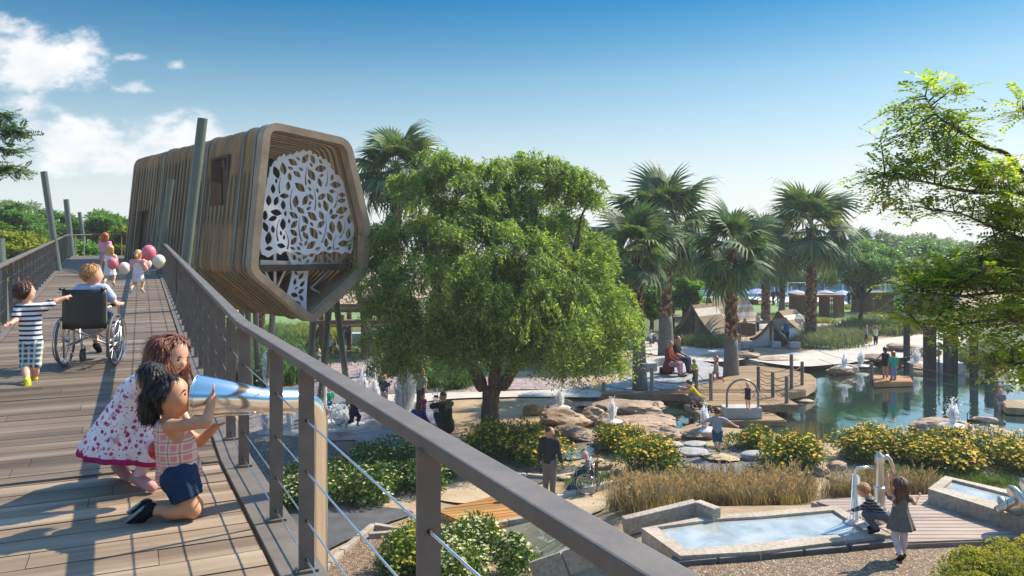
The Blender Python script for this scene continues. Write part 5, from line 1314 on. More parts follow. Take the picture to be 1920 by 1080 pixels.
M_basin = mat_water('basin_water', (.52, .55, .54), .03, .16, 4, .9, .35)
nt = M_basin.node_tree; n_ = tex_noise(nt, 1.6, 6, .6); nt.links.new(ramp(nt, n_.outputs[0], [(.35, (.34, .39, .37)), (.65, (.62, .64, .62))]), nt.nodes['Principled BSDF'].inputs['Base Color'])
M_stream = mat_water('stream_water', (.30, .29, .22), .02, .1, 3, .9, .4)
def flat(name, pts, z, mat, kind='structure'):
    mb = MB(); n = len(pts); tr = tessellate_polygon([[Vector((p[0], p[1], 0)) for p in pts]]); V = [(p[0], p[1], z) for p in pts]; fs = []
    for a, b, c in tr:
        A, B, C = [Vector(V[i]) for i in (a, b, c)]; fs.append((a, b, c) if (B - A).cross(C - A).z > 0 else (a, c, b))
    mb.add(V, fs); o = mb.build(name, mat); o['kind'] = kind; return o
cx = POND.mean(0); flat('water', [tuple(p + (p - cx) / np.linalg.norm(p - cx) * .9) for p in POND], WATER, M_water)
flat('pool_water', [G(*p)[:2] for p in [(1250,549),(1400,543),(1800,543),(1800,566),(1690,578),(1600,575),(1575,560),(1540,557),(1290,557)]], .08, M_pool)
sheet('stream', [(930,990),(1010,968),(1090,990),(1130,1040),(1090,1062),(1000,1052),(940,1020)], .012, M_stream)
sheet('stream', [(1070,835),(1110,822),(1130,842),(1100,858),(1060,862),(1040,850)], .012, M_stream)
sheet('stream', [(1540,884),(1600,868),(1640,874),(1630,900),(1580,906)], .012, M_stream)

# ------------------------------------------------------------------ rocks and stones
def mat_rock(name, cols, sc=1.3):
    m, nt, b = nmat(name); n = tex_noise(nt, sc, 9, .65, stretch=(1, 1, 2.6)); n2 = tex_noise(nt, sc * 7, 6, .7)
    oi = nt.nodes.new('ShaderNodeObjectInfo')
    c = ramp(nt, n.outputs[0], [(.28, cols[0]), (.5, cols[1]), (.72, cols[2])]); c = mixc(nt, .5, c, ramp(nt, n2.outputs[0], [(.35, (.45, .43, .42)), (.65, (1.2, 1.18, 1.15))]), 'MULTIPLY')
    c = mixc(nt, .35, c, ramp(nt, oi.outputs['Random'], [(0, (.6, .58, .58)), (1, (1.1, 1.05, 1.0))]), 'MULTIPLY')
    nt.links.new(c, b.inputs['Base Color']); b.inputs['Roughness'].default_value = .85; bump(nt, b, n2.outputs[0], .7, .05); return m
M_rock = mat_rock('warm_sandstone', [(.20, .13, .09), (.39, .28, .20), (.52, .41, .31)])
M_rockg = mat_rock('smooth_grey_stone', [(.26, .26, .27), (.36, .36, .365), (.44, .44, .44)], .8)
M_rocky = mat_rock('yellow_sandstone', [(.34, .25, .13), (.46, .36, .20), (.55, .45, .28)])
M_conc = mat_ground('board_marked_concrete', [(.32, .32, .315), (.44, .435, .425)], 2, 18, .75, .2, .25)
def rock_mesh(size, seed, flat=.6, smooth=False):
    bm = bmesh.new(); bmesh.ops.create_icosphere(bm, subdivisions=4, radius=1); o = Vector((seed * 7.3, seed * 3.1, seed))
    rr = random.Random(seed); pl = [(Vector((rr.gauss(0, 1), rr.gauss(0, 1), rr.gauss(0, .8) + .2)).normalized(), rr.uniform(.58, .9)) for _ in range(0 if smooth else 9)]
    for v in bm.verts:
        p = v.co.copy()
        for n, dd in pl:
            e = p.dot(n) - dd
            if e > 0: p -= n * e * .92
        p *= 1 + .16 * mnoise.noise(p * 1.3 + o) + (0 if smooth else .12 * mnoise.noise(p * 4 + o) + .06 * mnoise.noise(Vector((p.x * 3, p.y * 3, p.z * 14)) + o) + .04 * mnoise.noise(p * 12 + o)); v.co = Vector((p.x * size[0], p.y * size[1], p.z * size[2]))
    return bm
rk = [0]
def rock(px, py, w, h, label, mat=None, z=None, smooth=False, group='boulders round the pond', name='boulder', cat='boulder'):
    """py: row of the rock's foot; w, h: its size in pixels"""
    rk[0] += 1; b = at_z(px, py, z) if z is not None else G(px, py)
    s = F / b.y; wx = w / s / 2; dp = wx * (.75 if not smooth else .7); hz_ = max(.06, (h / s - dp * .18) / 2 * 1.05)
    if z is None: hz_ = max(hz_, .05)
    bm = rock_mesh((wx * 1.12, dp * 1.1, hz_ * 1.15), rk[0], .6, smooth); me = bpy.data.meshes.new(name); bm.to_mesh(me); bm.free(); me.materials.append(mat or M_rock)
    me.polygons.foreach_set('use_smooth', np.ones(len(me.polygons), bool))
    if not smooth: me.set_sharp_from_angle(angle=R(28))
    o = link(bpy.data.objects.new(name, me)); o.location = (b.x, b.y + dp * .6, b.z + hz_ * .7); o.rotation_euler = (0, 0, random.uniform(-.5, .5)); return tag(o, label, cat, group)
for a in [(1778, 820, 104, 40, 'big round-topped boulder standing in the pond below the right-hand jet'), (1880, 834, 92, 30, 'long flat tan boulder at the right edge of the pond, right of the jet boulder'), (1852, 792, 40, 12, 'low dark rock behind the flat boulder at the right edge of the pond'),
          (1584, 703, 54, 24, 'boulder in the pond below the two far jets'), (1545, 690, 44, 10, 'flat rock at the far shore of the pond, left of the two-jet boulder'), (1622, 690, 60, 9, 'thin flat rock at the foot of the farther twin jet'),
          (1655, 676, 56, 15, 'dark flat rock in front of the far path'), (1705, 660, 64, 20, 'tan slab rock behind the first timber column'), (1738, 668, 56, 22, 'rock under the jet between the timber columns'), (1768, 655, 46, 14, 'tan rock behind the thickest timber column'), (1735, 692, 70, 12, 'low rock at the waterline by the timber columns'),
          (1056, 800, 98, 38, 'reddish boulder of the left rock group, in front of the jet'), (1112, 797, 54, 36, 'squarish dark red rock right of the reddish boulder'), (1150, 812, 58, 40, 'squat rock with a water jet springing from its top'), (1035, 772, 66, 20, 'flat layered rock at the foot of the left jet'),
          (1004, 778, 44, 24, 'rounded tan rock at the sand edge, leftmost of the pond rocks'), (1092, 762, 84, 14, 'long low rock along the back of the left pool'), (1110, 752, 50, 12, 'small pale rock at the gravel edge behind the left pool'), (1185, 778, 130, 34, 'broad sloping dark rock below the boardwalk edge'),
          (1082, 826, 92, 30, 'smooth grey-brown boulder above the flowers, lit from behind'), (1140, 842, 66, 28, 'dark shaded rock right of the grey-brown boulder'), (1212, 800, 100, 26, 'flat-topped tan slab behind the yellow flower bush'), (1205, 822, 96, 30, 'wide cracked tan slab directly behind the yellow flower bush'),
          (1248, 822, 46, 24, 'tan rock left of the narrow water inlet'), (1236, 790, 60, 16, 'thin tan ledge rock by the floating handle disc'), (1322, 822, 76, 26, 'boulder with a jet behind the boy with outstretched arms'), (1268, 824, 24, 14, 'small tan rock at the mouth of the water inlet'),
          (1402, 672, 62, 16, 'dark brown rock carrying a small hoop beyond the boardwalk'), (1462, 676, 70, 9, 'flat tan rock on the far shore behind the rope posts'), (1345, 668, 60, 8, 'thin pale rock beside the palm on the island'), (1490, 742, 30, 7, 'flat stepping rock beside the corner of the boardwalk'), (1512, 754, 36, 6, 'low flat rock off the corner of the boardwalk'),
          (1530, 845, 40, 14, 'pale rounded rock at the near shore between two flower beds'), (1830, 838, 110, 22, 'low brown rock half hidden behind the flowers on the right'), (1545, 890, 34, 18, 'reddish boulder in the little stream behind the pump'), (1570, 882, 44, 18, 'brown rock at the head of the little stream')]:
    px, py, w, h, lab = a; wz = WATER if in_poly(*np.array([[at_z(px, py, WATER).x], [at_z(px, py, WATER).y]]), POND)[0] else None
    rock(px, py, w, h, lab, z=wz)
for a in [(1296, 856, 64, 17, 'largest smooth grey stepping stone in the gravel bed'), (1416, 864, 48, 20, 'oval grey stepping stone with a hollow top, right of the boy'), (1262, 842, 40, 15, 'wedge-shaped grey stepping stone left of the gravel bed'), (1306, 837, 46, 7, 'thin grey stepping stone at the back of the gravel bed'), (1118, 836, 30, 8, 'small pale grey stone by the shaded pool')]:
    rock(*a[:4], a[4], M_rockg, smooth=True, group='smooth grey stepping stones', name='stepping_stone', cat='stepping stone')
for a in [(1352, 866, 62, 17, 'flat yellow sandstone the boy with outstretched arms steps on'), (1346, 842, 56, 12, 'long yellow sandstone behind the boy'), (1288, 878, 24, 13, 'rounded yellow stone left in a pair by the gravel bed'), (1307, 886, 26, 13, 'rounded yellow stone right in a pair by the gravel bed'), (1282, 890, 18, 9, 'smallest yellow stone at the corner of the gravel bed'), (1456, 846, 22, 13, 'yellow stone tucked under the right-hand flower bush'), (1418, 878, 18, 8, 'small yellow stone below the hollow grey stone'),
          (1056, 900, 28, 9, 'pale yellow stone on the verge left of the wheelchair'), (1135, 880, 34, 13, 'yellow stone on the bank behind the wheelchair'), (1118, 868, 30, 10, 'flat yellow stone higher on the bank'), (1165, 892, 26, 10, 'yellow stone at the foot of the flower bush beside the wheelchair')]:
    rock(*a[:4], a[4], M_rocky, group='yellow sandstones by the gravel bed', name='yellow_stone', cat='stone')
for a in [(1210 + 105, 650, 22, 9, 'grey stone at the foot of the dark grasses, left of two'), (1340, 652, 22, 9, 'grey stone at the foot of the dark grasses, right of two'), (1522, 652, 28, 9, 'grey-green edging stone, left of the grass bank'), (1548, 655, 32, 9, 'mossy yellowish edging stone in the middle of the grass bank'), (1576, 653, 24, 8, 'edging stone at the right end of the grass bank')]:
    rock(*a[:4], a[4], M_rockg, smooth=True, group='edging stones below the far grasses', name='edging_stone', cat='stone')
def cube(px0, px1, py0, py1, label, dep=.5):
    a = G((px0 + px1) / 2, py1); s = F / a.y; w = (px1 - px0) / s; h = (py1 - py0) / s * .85
    mb = MB(); mb.box((a.x, a.y + dep / 2, h / 2), (w, dep, h)); o = mb.build('stone_cube', M_conc, bevel=.03); tag(o, label, 'stone cube', 'pale stone cube seats')
cube(1378, 1390, 641, 656, 'pale stone cube half hidden by the palm trunk'); cube(1391, 1414, 639, 654, 'widest pale stone cube, right of the middle palm'); cube(1448, 1465, 639, 653, 'pale stone cube in front of the right-hand tent'); cube(1482, 1502, 640, 654, 'pale stone cube beside the standing couple'); cube(1690, 1719, 607, 619, 'long pale stone block behind the timber columns')
# rounded grey seat by the splash pad, curved bench under the palms
def pod_seat(px, py, w, h, label):
    a = G(px, py); s = F / a.y; wx = w / s / 2; mb = MB(); hh = h / s * .8
    mb.lathe([(.80, 0), (.96, .25), (1, .6), (.97, .9), (.9, 1.0)], n=36); mb.v = [(p[0] * wx, p[1] * wx * .55, p[2] * hh) for p in mb.v]; o = mb.build('seat_boulder', M_conc, smooth=True); o.location = (a.x, a.y + wx * .4, a.z); auto_smooth(o, 50); tag(o, label, 'stone seat')
pod_seat(712, 846, 98, 36, 'big rounded grey stone seat at the edge of the splash pad')
def arc_bench(cx, cy, rad, a0, a1, w, h, label, mat=M_conc, z=0):
    mb = MB(); n = 24; P = []
    for i in range(n + 1):
        a = R(a0 + (a1 - a0) * i / n); P.append((cx + rad * math.cos(a), cy + rad * math.sin(a)))
    for i in range(n, -1, -1):
        a = R(a0 + (a1 - a0) * i / n); P.append((cx + (rad - w) * math.cos(a), cy + (rad - w) * math.sin(a)))
    mb.prism(P, z - .05, z + h); o = mb.build('curved_bench', mat, bevel=.03); return tag(o, label, 'bench')
c = G(1240, 690); arc_bench(c.x + .9, c.y - .6, 2.0, 90, 205, .55, .45, 'curved pale stone bench the couple sits on')

# ------------------------------------------------------------------ boardwalk, rafts, rope posts
M_board = mat_wood('honey_deck_boards', [(.17, .105, .055), (.35, .235, .125), (.50, .36, .20)], .6, (1, 9, 1), .65, 1.6, 0, .3)
M_board2 = mat_wood('orange_deck_boards', [(.24, .11, .035), (.44, .22, .07), (.55, .32, .12)], .55, (9, 1, 1), .45, 1.6, R(20), .3)
M_board3 = mat_wood('greyed_pinkish_boards', [(.22, .165, .135), (.36, .275, .225), (.46, .37, .31)], .65, (.4, 7, 1), .4, 2, 0, .3)
M_post = mat_wood('greyed_timber_post', [(.10, .085, .062), (.21, .175, .13), (.30, .26, .2)], .75, (5, 5, .5), 0, 2)
M_charred = mat_wood('charred_timber', [(.018, .016, .014), (.042, .037, .032), (.075, .066, .057)], .8, (6, 6, .4), 0, 2.5)
M_rope = mat_plain('brown_rope', (.17, .12, .07), .9)
def clip_boards(poly, z, width, ang, thick=.05, gap=.022):
    """boards of one deck: strips clipped to a polygon"""
    ca, sa = math.cos(ang), math.sin(ang); P = [(x * ca + y * sa, -x * sa + y * ca) for x, y in poly]; lo = min(p[1] for p in P); hi = max(p[1] for p in P); mb = MB(); y = lo
    def clip(pl, c, sg):
        out = []
        for i in range(len(pl)):
            a, b = pl[i], pl[(i + 1) % len(pl)]; fa = (a[1] - c) * sg; fb = (b[1] - c) * sg
            if fa >= 0: out.append(a)
            if fa * fb < 0: t = fa / (fa - fb); out.append((a[0] + (b[0] - a[0]) * t, c))
        return out
    # split at concave points is avoided by clipping a fan of triangles, merged per strip by spans
    while y < hi:
        y0, y1 = y + gap / 2, min(y + width - gap / 2, hi); ym = (y0 + y1) / 2; xs = []
        def cross(yq):
            r_ = []
            for i in range(len(P)):
                a, b = P[i], P[(i + 1) % len(P)]
                if (a[1] > yq) != (b[1] > yq): r_.append(a[0] + (b[0] - a[0]) * (yq - a[1]) / (b[1] - a[1]))
            return sorted(r_)
        c0, c1 = cross(y0 + 1e-4), cross(y1 - 1e-4)
        if len(c0) == len(c1):
            for i in range(0, len(c0) - 1, 2):
                q = [(c0[i], y0), (c0[i + 1], y0), (c1[i + 1], y1), (c1[i], y1)]; q = [(a * ca - b * sa, a * sa + b * ca) for a, b in q]; mb.prism(q, z - thick, z + random.uniform(-.002, .002))
        y += width
    return mb
def deck(name, label, px, z, mat, width=.16, ang=0.0, fascia=.22, smooth=False, cat='boardwalk', fmat=None):
    pts = [at_z(*p, z)[:2] for p in px]
    if smooth: pts = [tuple(p) for p in spline(pts, 3)]
    t = thing(name, label, cat, (*pts[0], z)); clip_boards(pts, z, width, ang).build('boards', mat, t, True)
    mb = MB(); cxy = np.mean(np.array(pts), 0); n = len(pts)
    for i in range(n):
        a, b = Vector((*pts[i], z - .03 - fascia / 2)), Vector((*pts[(i + 1) % n], z - .03 - fascia / 2))
        if (b - a).length > .02: mb.bar(a, b, .05, fascia)
    mb.build('fascia', fmat or mat, t, True); return t
BZ = .16
deck('boardwalk', 'honey-coloured timber boardwalk with a rounded end curving out into the pond', [(1129,731),(1200,735),(1290,724),(1350,712),(1366,704),(1383,687),(1415,685),(1441,688),(1470,691),(1496,696),(1520,702),(1530,710),(1528,720),(1510,731),(1485,735),(1459,738),(1497,758),(1335,761),(1280,738),(1129,738)], BZ, M_board, .15, R(0), .26)
deck('floating_deck', 'lower timber deck floating in front of the boardwalk, carrying the concrete block', [(1283,757),(1312,756),(1345,766),(1430,765),(1474,788),(1335,790)], -.10, M_board, .15, R(0), .18, cat='deck')
deck('raft', 'small orange-brown raft between two posts where two children stand', [(1637,704),(1705,704),(1711,715),(1640,717)], -.06, M_board2, .16, R(80), .2, cat='raft')
deck('raft', 'timber raft at the right edge of the picture where a child sits', [(1872,750),(1960,750),(1960,768),(1888,764)], -.02, M_board, .22, R(85), .22, cat='raft')
deck('timber_path', 'short orange timber bridge behind the foreground railing', [(818,957),(935,928),(1012,966),(900,992)], .14, M_board2, .2, R(20), .16, cat='timber path')
deck('terrace_deck', 'pinkish grey timber terrace by the water pump at bottom right', [(1522,938),(1640,930),(1750,927),(1960,985),(1960,1006),(1700,1016),(1600,962)], 1.58, M_board3, .17, R(0), .2, cat='terrace')
def post(px, py0, py1, z, r, label, mat, group, name, square=False):
    b = at_z(px, py1, z); top = EYE - (py0 - HZ) / F * b.y; mb = MB()
    if square: mb.box((b.x, b.y, (z - .8 + top) / 2), (r * 2, r * 2, top - z + .8)); o = mb.build(name, mat, bevel=.02)
    else: mb.tube([(b.x, b.y, z - .7), (b.x, b.y, top - .02), (b.x, b.y, top)], [r, r, r * .9], 14); o = auto_smooth(mb.build(name, mat))
    tag(o, label, 'post', group); return (b.x, b.y, top)
PB = {}
for k, (px, y0, y1, lab) in dict(a=(1132, 716, 733, 'rope post at the left end of the boardwalk, beside the big tree'), b=(1222, 690, 737, 'rope post on the boardwalk edge below the curved bench'), c=(1306, 692, 735, 'rope post beside the boy in yellow'), d=(1333, 700, 751, 'rope post nearest the crouching girl'),
                                e=(1422, 687, 733, 'rope post on the inner corner behind the hoop block'), f=(1449, 697, 745, 'middle rope post of the diagonal row on the platform'), g=(1475, 705, 756, 'rope post at the front right corner of the platform'), h=(1484, 664, 729, 'tallest rope post on the rounded deck'), i=(1504, 678, 722, 'rope post nearest the outer edge of the rounded deck')).items():
    PB[k] = post(px, y0, y1, BZ, .075, lab, M_post, 'rope posts of the boardwalk', 'rope_post')
def rope(a, b, label, drops=(.12, .42, .72), sag=.16):
    t = thing('rope', label, 'rope', a, 0, 'ropes between the boardwalk posts')
    for h in drops:
        A = Vector((a[0], a[1], min(a[2], b[2]) - h)); B = Vector((b[0], b[1], min(a[2], b[2]) - h)); mb = MB(); mb.tube([A.lerp(B, q) - Vector((0, 0, sag * 4 * q * (1 - q))) for q in np.linspace(0, 1, 9)], .017, 5); mb.build('strand', M_rope, t, True, True)
for p, lab in zip(('ab', 'bc', 'cd', 'ef', 'fg', 'eh', 'hi'), ('sagging ropes along the left edge of the boardwalk', 'sagging ropes below the curved bench', 'sagging ropes beside the crouching girl', 'sagging ropes between the inner corner post and the middle post', 'sagging ropes ending at the front right corner post', 'sagging ropes running to the tallest post', 'sagging ropes at the outer edge of the rounded deck')):
    rope(PB[p[0]], PB[p[1]], lab)
RP = [post(1634, 680, 716, WATER, .085, 'timber post at the left end of the small raft', M_post, 'posts of the rafts', 'raft_post'), post(1709, 682, 716, WATER, .085, 'timber post at the right end of the small raft', M_post, 'posts of the rafts', 'raft_post'), post(1868, 714, 757, WATER, .09, 'timber post at the left end of the right-hand raft', M_post, 'posts of the rafts', 'raft_post')]
e = at_z(1535, 690, WATER)
for (a, b, lab) in ((RP[0], (e.x, e.y, RP[0][2] + .05), 'taut guide rope from the raft to the rounded deck'), (RP[1], (RP[2][0], RP[2][1], RP[2][2]), 'guide rope from the raft to the right-hand raft post')):
    t = thing('guide_rope', lab, 'rope', a)
    for h in (.06, .5): mb = MB(); mb.tube([Vector(a).lerp(Vector(b), q) - Vector((0, 0, h + .1 * 4 * q * (1 - q))) for q in np.linspace(0, 1, 9)], .012, 5); mb.build('strand', M_rope, t, True, True)
for px, y0, y1, w, lab in ((1700, 606, 690, 9, 'dark timber column farthest left in the pond'), (1743, 612, 706, 17, 'thickest dark timber column in the pond'), (1776, 628, 716, 11, 'dark timber column right of the thickest one'), (1789, 614, 708, 10, 'tall dark timber column, fourth from the left'), (1826, 630, 717, 11, 'dark timber column below the overhanging branch'), (1856, 664, 716, 13, 'dark timber column half hidden by leaves at right')):
    b = at_z(px, y1, WATER); post(px, y0, y1, WATER, w / F * b.y / 2, lab, M_charred, 'dark timber columns in the pond', 'timber_column', True)
# concrete block with its steel arch
b = at_z(1394, 786, -.10); t = thing('arch_block', 'concrete block with a grey steel arch on the floating deck', 'block', b); mb = MB(); mb.box((b.x, b.y + .35, b.z + .21), (1.42, .7, .42)); mb.build('block', M_conc, t, True, bevel=.03)
def arch_pts(c, w, h, n=14, ax=Vector((1, 0, 0))):
    r = w / 2; return [c - ax * r, c - ax * r + Vector((0, 0, h - r))] + [c - ax * r * math.cos(a) + Vector((0, 0, h - r + r * math.sin(a))) for a in np.linspace(.15, math.pi - .15, n)] + [c + ax * r + Vector((0, 0, h - r)), c + ax * r]
mb = MB(); mb.tube(arch_pts(Vector((b.x, b.y + .12, b.z + .35)), 1.18, 1.12), .04, 10); mb.build('arch', M_hoop, t, True, True)
def small_hoop(px, py, w, h, label, disc=True, z=None):
    b = at_z(px, py, WATER if z is None else z); s = F / b.y; t = thing('water_hoop', label, 'hoop', b, 0, 'small hoops round the pond'); mb = MB(); ww = w / s
    mb.tube(arch_pts(Vector((b.x, b.y, b.z + .02)), ww, h / s), ww * .09, 8); mb.build('hoop', M_black, t, True, True); mb = MB(); mb.box((b.x, b.y + .02, b.z + h / s * .28), (ww * .75, .05, h / s * .5)); mb.build('plate', M_black, t, True)
    if disc: mb = MB(); mb.lathe([(ww * 1.6, -.02), (ww * 1.7, .02), (ww * 1.5, .06)], (b.x, b.y + .1, b.z), 24, sy=.8); mb.build('base', M_slate, t, True)
small_hoop(1297, 797, 10, 24, 'black hoop on a dark disc beside the jet boulder'); small_hoop(1229, 776, 10, 20, 'black hoop on a dark disc in the shaded water'); small_hoop(1172, 752, 9, 18, 'black hoop on the rocks below the boardwalk', False); small_hoop(1409, 664, 7, 13, 'tiny black hoop on the far rock', False, .15); small_hoop(1818, 800, 9, 26, 'black hoop behind the big boulder on the right')
t = thing('grey_hoop', 'tall grey hoop with a pale tank among the timber columns', 'hoop', at_z(1760, 704, WATER)); b = at_z(1768, 704, WATER); mb = MB(); mb.tube(arch_pts(b, .6, 1.6, 14, Vector((.9, .4, 0)).normalized()), .04, 8); mb.build('hoop', M_hoop, t, True, True); mb = MB(); mb.box((b.x + .55, b.y + .3, b.z + .32), (1.2, .7, .66)); mb.build('tank', M_conc, t, True, bevel=.04)

# ------------------------------------------------------------------ basins, pump, screw
M_trough = mat_ground('tan_cast_stone', [(.28, .23, .175), (.47, .40, .32)], 1.2, 14, .8, .4, .5)
RZ = 1.62
def basin(label, outer, inner, z, depth, water_dz, mat=M_trough):
    t = thing('water_basin', label, 'basin', at_z(*outer[0], z)); O = [at_z(*p, z)[:2] for p in outer]; I = [at_z(*p, z)[:2] for p in inner]; mb = MB(); n = len(O)
    V = [(x, y, z) for x, y in O] + [(x, y, z) for x, y in I] + [(x, y, z - depth) for x, y in O] + [(x, y, z - depth * .8) for x, y in I]; fs = []
    for i in range(n):
        j = (i + 1) % n; fs += [(i, j, n + j, n + i), (2 * n + i, 2 * n + j, j, i), (n + i, n + j, 3 * n + j, 3 * n + i)]
    mb.add(V, fs); mb.build('rim', mat, t, True)
    m2 = MB(); tr = tessellate_polygon([[Vector((x, y, 0)) for x, y in I]]); m2.add([(x, y, z + water_dz) for x, y in I], [tuple(q) for q in tr]); o = m2.build('water', M_basin, t, True); return t
basin('angular tan stone basin of pale water in front of the brown grasses', [(1203,990),(1330,966),(1420,960),(1566,948),(1672,1003),(1420,1034),(1276,1042)], [(1232,988),(1342,973),(1428,968),(1562,956),(1625,996),(1420,1018),(1288,1029)], RZ, .75, -.05)
basin('long stone trough running down to the right edge of the picture', [(1740,916),(1772,892),(1960,934),(1960,984)], [(1768,914),(1786,899),(1960,943),(1960,966)], 1.85, .6, -.05)
basin('lower stone trough with a small water step behind the railing', [(1010,1032),(1060,1018),(1180,1078),(1120,1096)], [(1028,1034),(1062,1024),(1160,1076),(1118,1088)], .35, .5, -.06)
t = thing('stone_edging', 'row of flat dark stones along the foot of the basin and terrace', 'stone edging', G(1280, 1060)); ep = [(1262, 1062), (1340, 1055), (1420, 1048), (1500, 1040), (1585, 1032), (1670, 1023), (1740, 1018), (1810, 1012), (1880, 1006), (1950, 1000)]
for (a, b) in zip(ep, ep[1:]):
    A = G(*a, .05); B = G(*b, .05); mb = MB(); mb.bar(A.lerp(B, .02), B.lerp(A, .02), .26, .14); mb.build('edging_stone', M_slate if a[0] < 1600 else M_trough, t, True, bevel=.02)
t = thing('wall', 'low tan stone wall rising beside the upper end of the angular basin', 'wall', at_z(1173, 984, 1.0)); mb = MB(); mb.bar(at_z(1170, 986, 1.45), at_z(1306, 953, 1.66), .2, .3); mb.bar(at_z(1306, 953, 1.66), at_z(1345, 968, 1.66), .19, .3); mb.build('coping', M_trough, t, True, bevel=.02)
for i, (pp, zz, lab) in enumerate([([(1000, 1092), (1130, 1050), (1240, 1090)], .32, 'pale stone kerb at the bottom of the picture behind the railing'), ([(760, 1000), (700, 990), (640, 1040), (590, 1090)], .06, 'curved kerb of small stones beside the dark slate slab'), ([(1040, 938), (1150, 908), (1300, 900), (1520, 893)], .07, 'thin pale kerb along the back of the brown grasses'), ([(936, 892), (1040, 900), (1110, 888)], .07, 'pale kerb beside the grey slab path'), ([(690, 1010), (900, 995), (1005, 975)], .08, 'tan kerb along the orange timber bridge')]):
    t = thing('kerb', lab, 'kerb', G(*pp[0])); P = [G(*p, zz * .5) for p in pp]
    for a, b in zip(P, P[1:]):
        n = max(1, int((b - a).length / .6))
        for k in range(n):
            mb = MB(); mb.bar(a.lerp(b, (k + .02) / n), a.lerp(b, (k + .98) / n), .14, zz + .1); mb.build('kerb_stone', M_trough if i != 2 else M_conc, t, True, bevel=.015)
# hand pump
M_brush = mat_plain('brushed_steel', (.62, .58, .52), .32, .9, .08, 5)
b = at_z(1649, 986, RZ - .1); t = thing('water_pump', 'tall brushed steel hand pump with curved handle beside the basin', 'water pump', b); mb = MB(); hh = (986 - 848) * b.y / F
mb.lathe([(.11, 0), (.115, .02), (.098, .04), (.095, hh * .5), (.10, hh * .505), (.10, hh * .53), (.075, hh * .545), (.072, hh * .85), (.085, hh * .855), (.085, hh * .945), (.08, hh * .955), (.01, hh * 1.01)], b, 24); auto_smooth(mb.build('column', M_brush, t, True), 30)
q = Vector((b.x, b.y, b.z + hh * .80)); mb = MB(); mb.tube([q - Vector((.07, 0, 0)), q - Vector((.40, .02, .01)), q - Vector((.425, .02, .03)), q - Vector((.43, .02, .11))], .027, 12); mb.build('spout', M_chrome, t, True, True)
q = Vector((b.x, b.y, b.z + hh * .92)); mb = MB(); mb.tube([q + Vector(v) for v in ((.08, 0, .0), (.13, 0, .03), (.19, 0, -.03), (.24, 0, -.16), (.265, 0, -.26))], [.05, .042, .036, .028, .024], 10); mb.build('handle', M_brush, t, True, True)
for i in range(6):
    a = i * 1.047; mb = MB(); mb.tube([Vector((b.x + .095 * math.cos(a), b.y + .095 * math.sin(a), b.z + hh * .518)), Vector((b.x + .12 * math.cos(a), b.y + .12 * math.sin(a), b.z + hh * .518))], .012, 6); mb.build('bolt', M_chrome, t, True)
PUMP = b; PUMP_H = hh
a = at_z(1878, 952, 2.0); c_ = a + Vector((1.5, .35, .62)); t = thing('archimedes_screw', 'steel screw for lifting water, cut off by the right edge of the picture', 'water screw', a); ax3 = (c_ - a).normalized(); s1 = ax3.cross(Vector((0, 0, 1))).normalized(); s2 = s1.cross(ax3)
vs = []; fs = []; n = 150; L = (c_ - a).length
for i in range(n + 1):
    u = i / n; ang = u * 6 * 2 * math.pi; rr_ = .25 * min(1, .35 + u * 6)
    for j, (r_, o_) in enumerate(((.06, -.05), (rr_ * .8, -.055), (rr_, 0), (rr_ * .8, .055), (.06, .05))): vs.append(a + ax3 * (L * u + o_) + (s1 * math.cos(ang) + s2 * math.sin(ang)) * r_)
    if i: k = i * 5; fs += [(k + q - 5, k + q - 4, k + q + 1 - 0, k + q) for q in range(4)] 
mesh_obj('spiral', vs, fs, M_brush, t, True, True); mb = MB(); mb.tube([a - ax3 * .1, c_ + ax3 * .1], .065, 14); mb.build('shaft', M_brush, t, True, True); mb = MB(); mb.tube([a + Vector((.5, .1, .1)), a + Vector((.5, .1, -.6))], .05, 10); mb.build('stand', M_brush, t, True, True)

# ------------------------------------------------------------------ water jets
m, nt, b_ = nmat('white_water'); M_jet = m
b_.inputs['Base Color'].default_value = (.97, .97, .97, 1); b_.inputs['Roughness'].default_value = .25
tr_ = nt.nodes.new('ShaderNodeBsdfTransparent'); tl = nt.nodes.new('ShaderNodeBsdfTranslucent'); tl.inputs[0].default_value = (.9, .93, .95, 1); m1 = nt.nodes.new('ShaderNodeMixShader'); m1.inputs[0].default_value = .5; nt.links.new(b_.outputs[0], m1.inputs[1]); nt.links.new(tl.outputs[0], m1.inputs[2]); m2 = nt.nodes.new('ShaderNodeMixShader')
n_ = tex_noise(nt, 9, 5, .7, stretch=(1.5, 1.5, .4)); mr_ = nt.nodes.new('ShaderNodeMapRange'); nt.links.new(n_.outputs[0], mr_.inputs[0]); mr_.inputs[1].default_value = .42; mr_.inputs[2].default_value = .60; mr_.inputs[3].default_value = .7; mr_.inputs[4].default_value = 1.0
nt.links.new(mr_.outputs[0], m2.inputs[0]); nt.links.new(tr_.outputs[0], m2.inputs[1]); nt.links.new(m1.outputs[0], m2.inputs[2]); nt.links.new(m2.outputs[0], nt.nodes['Material Output'].inputs['Surface'])
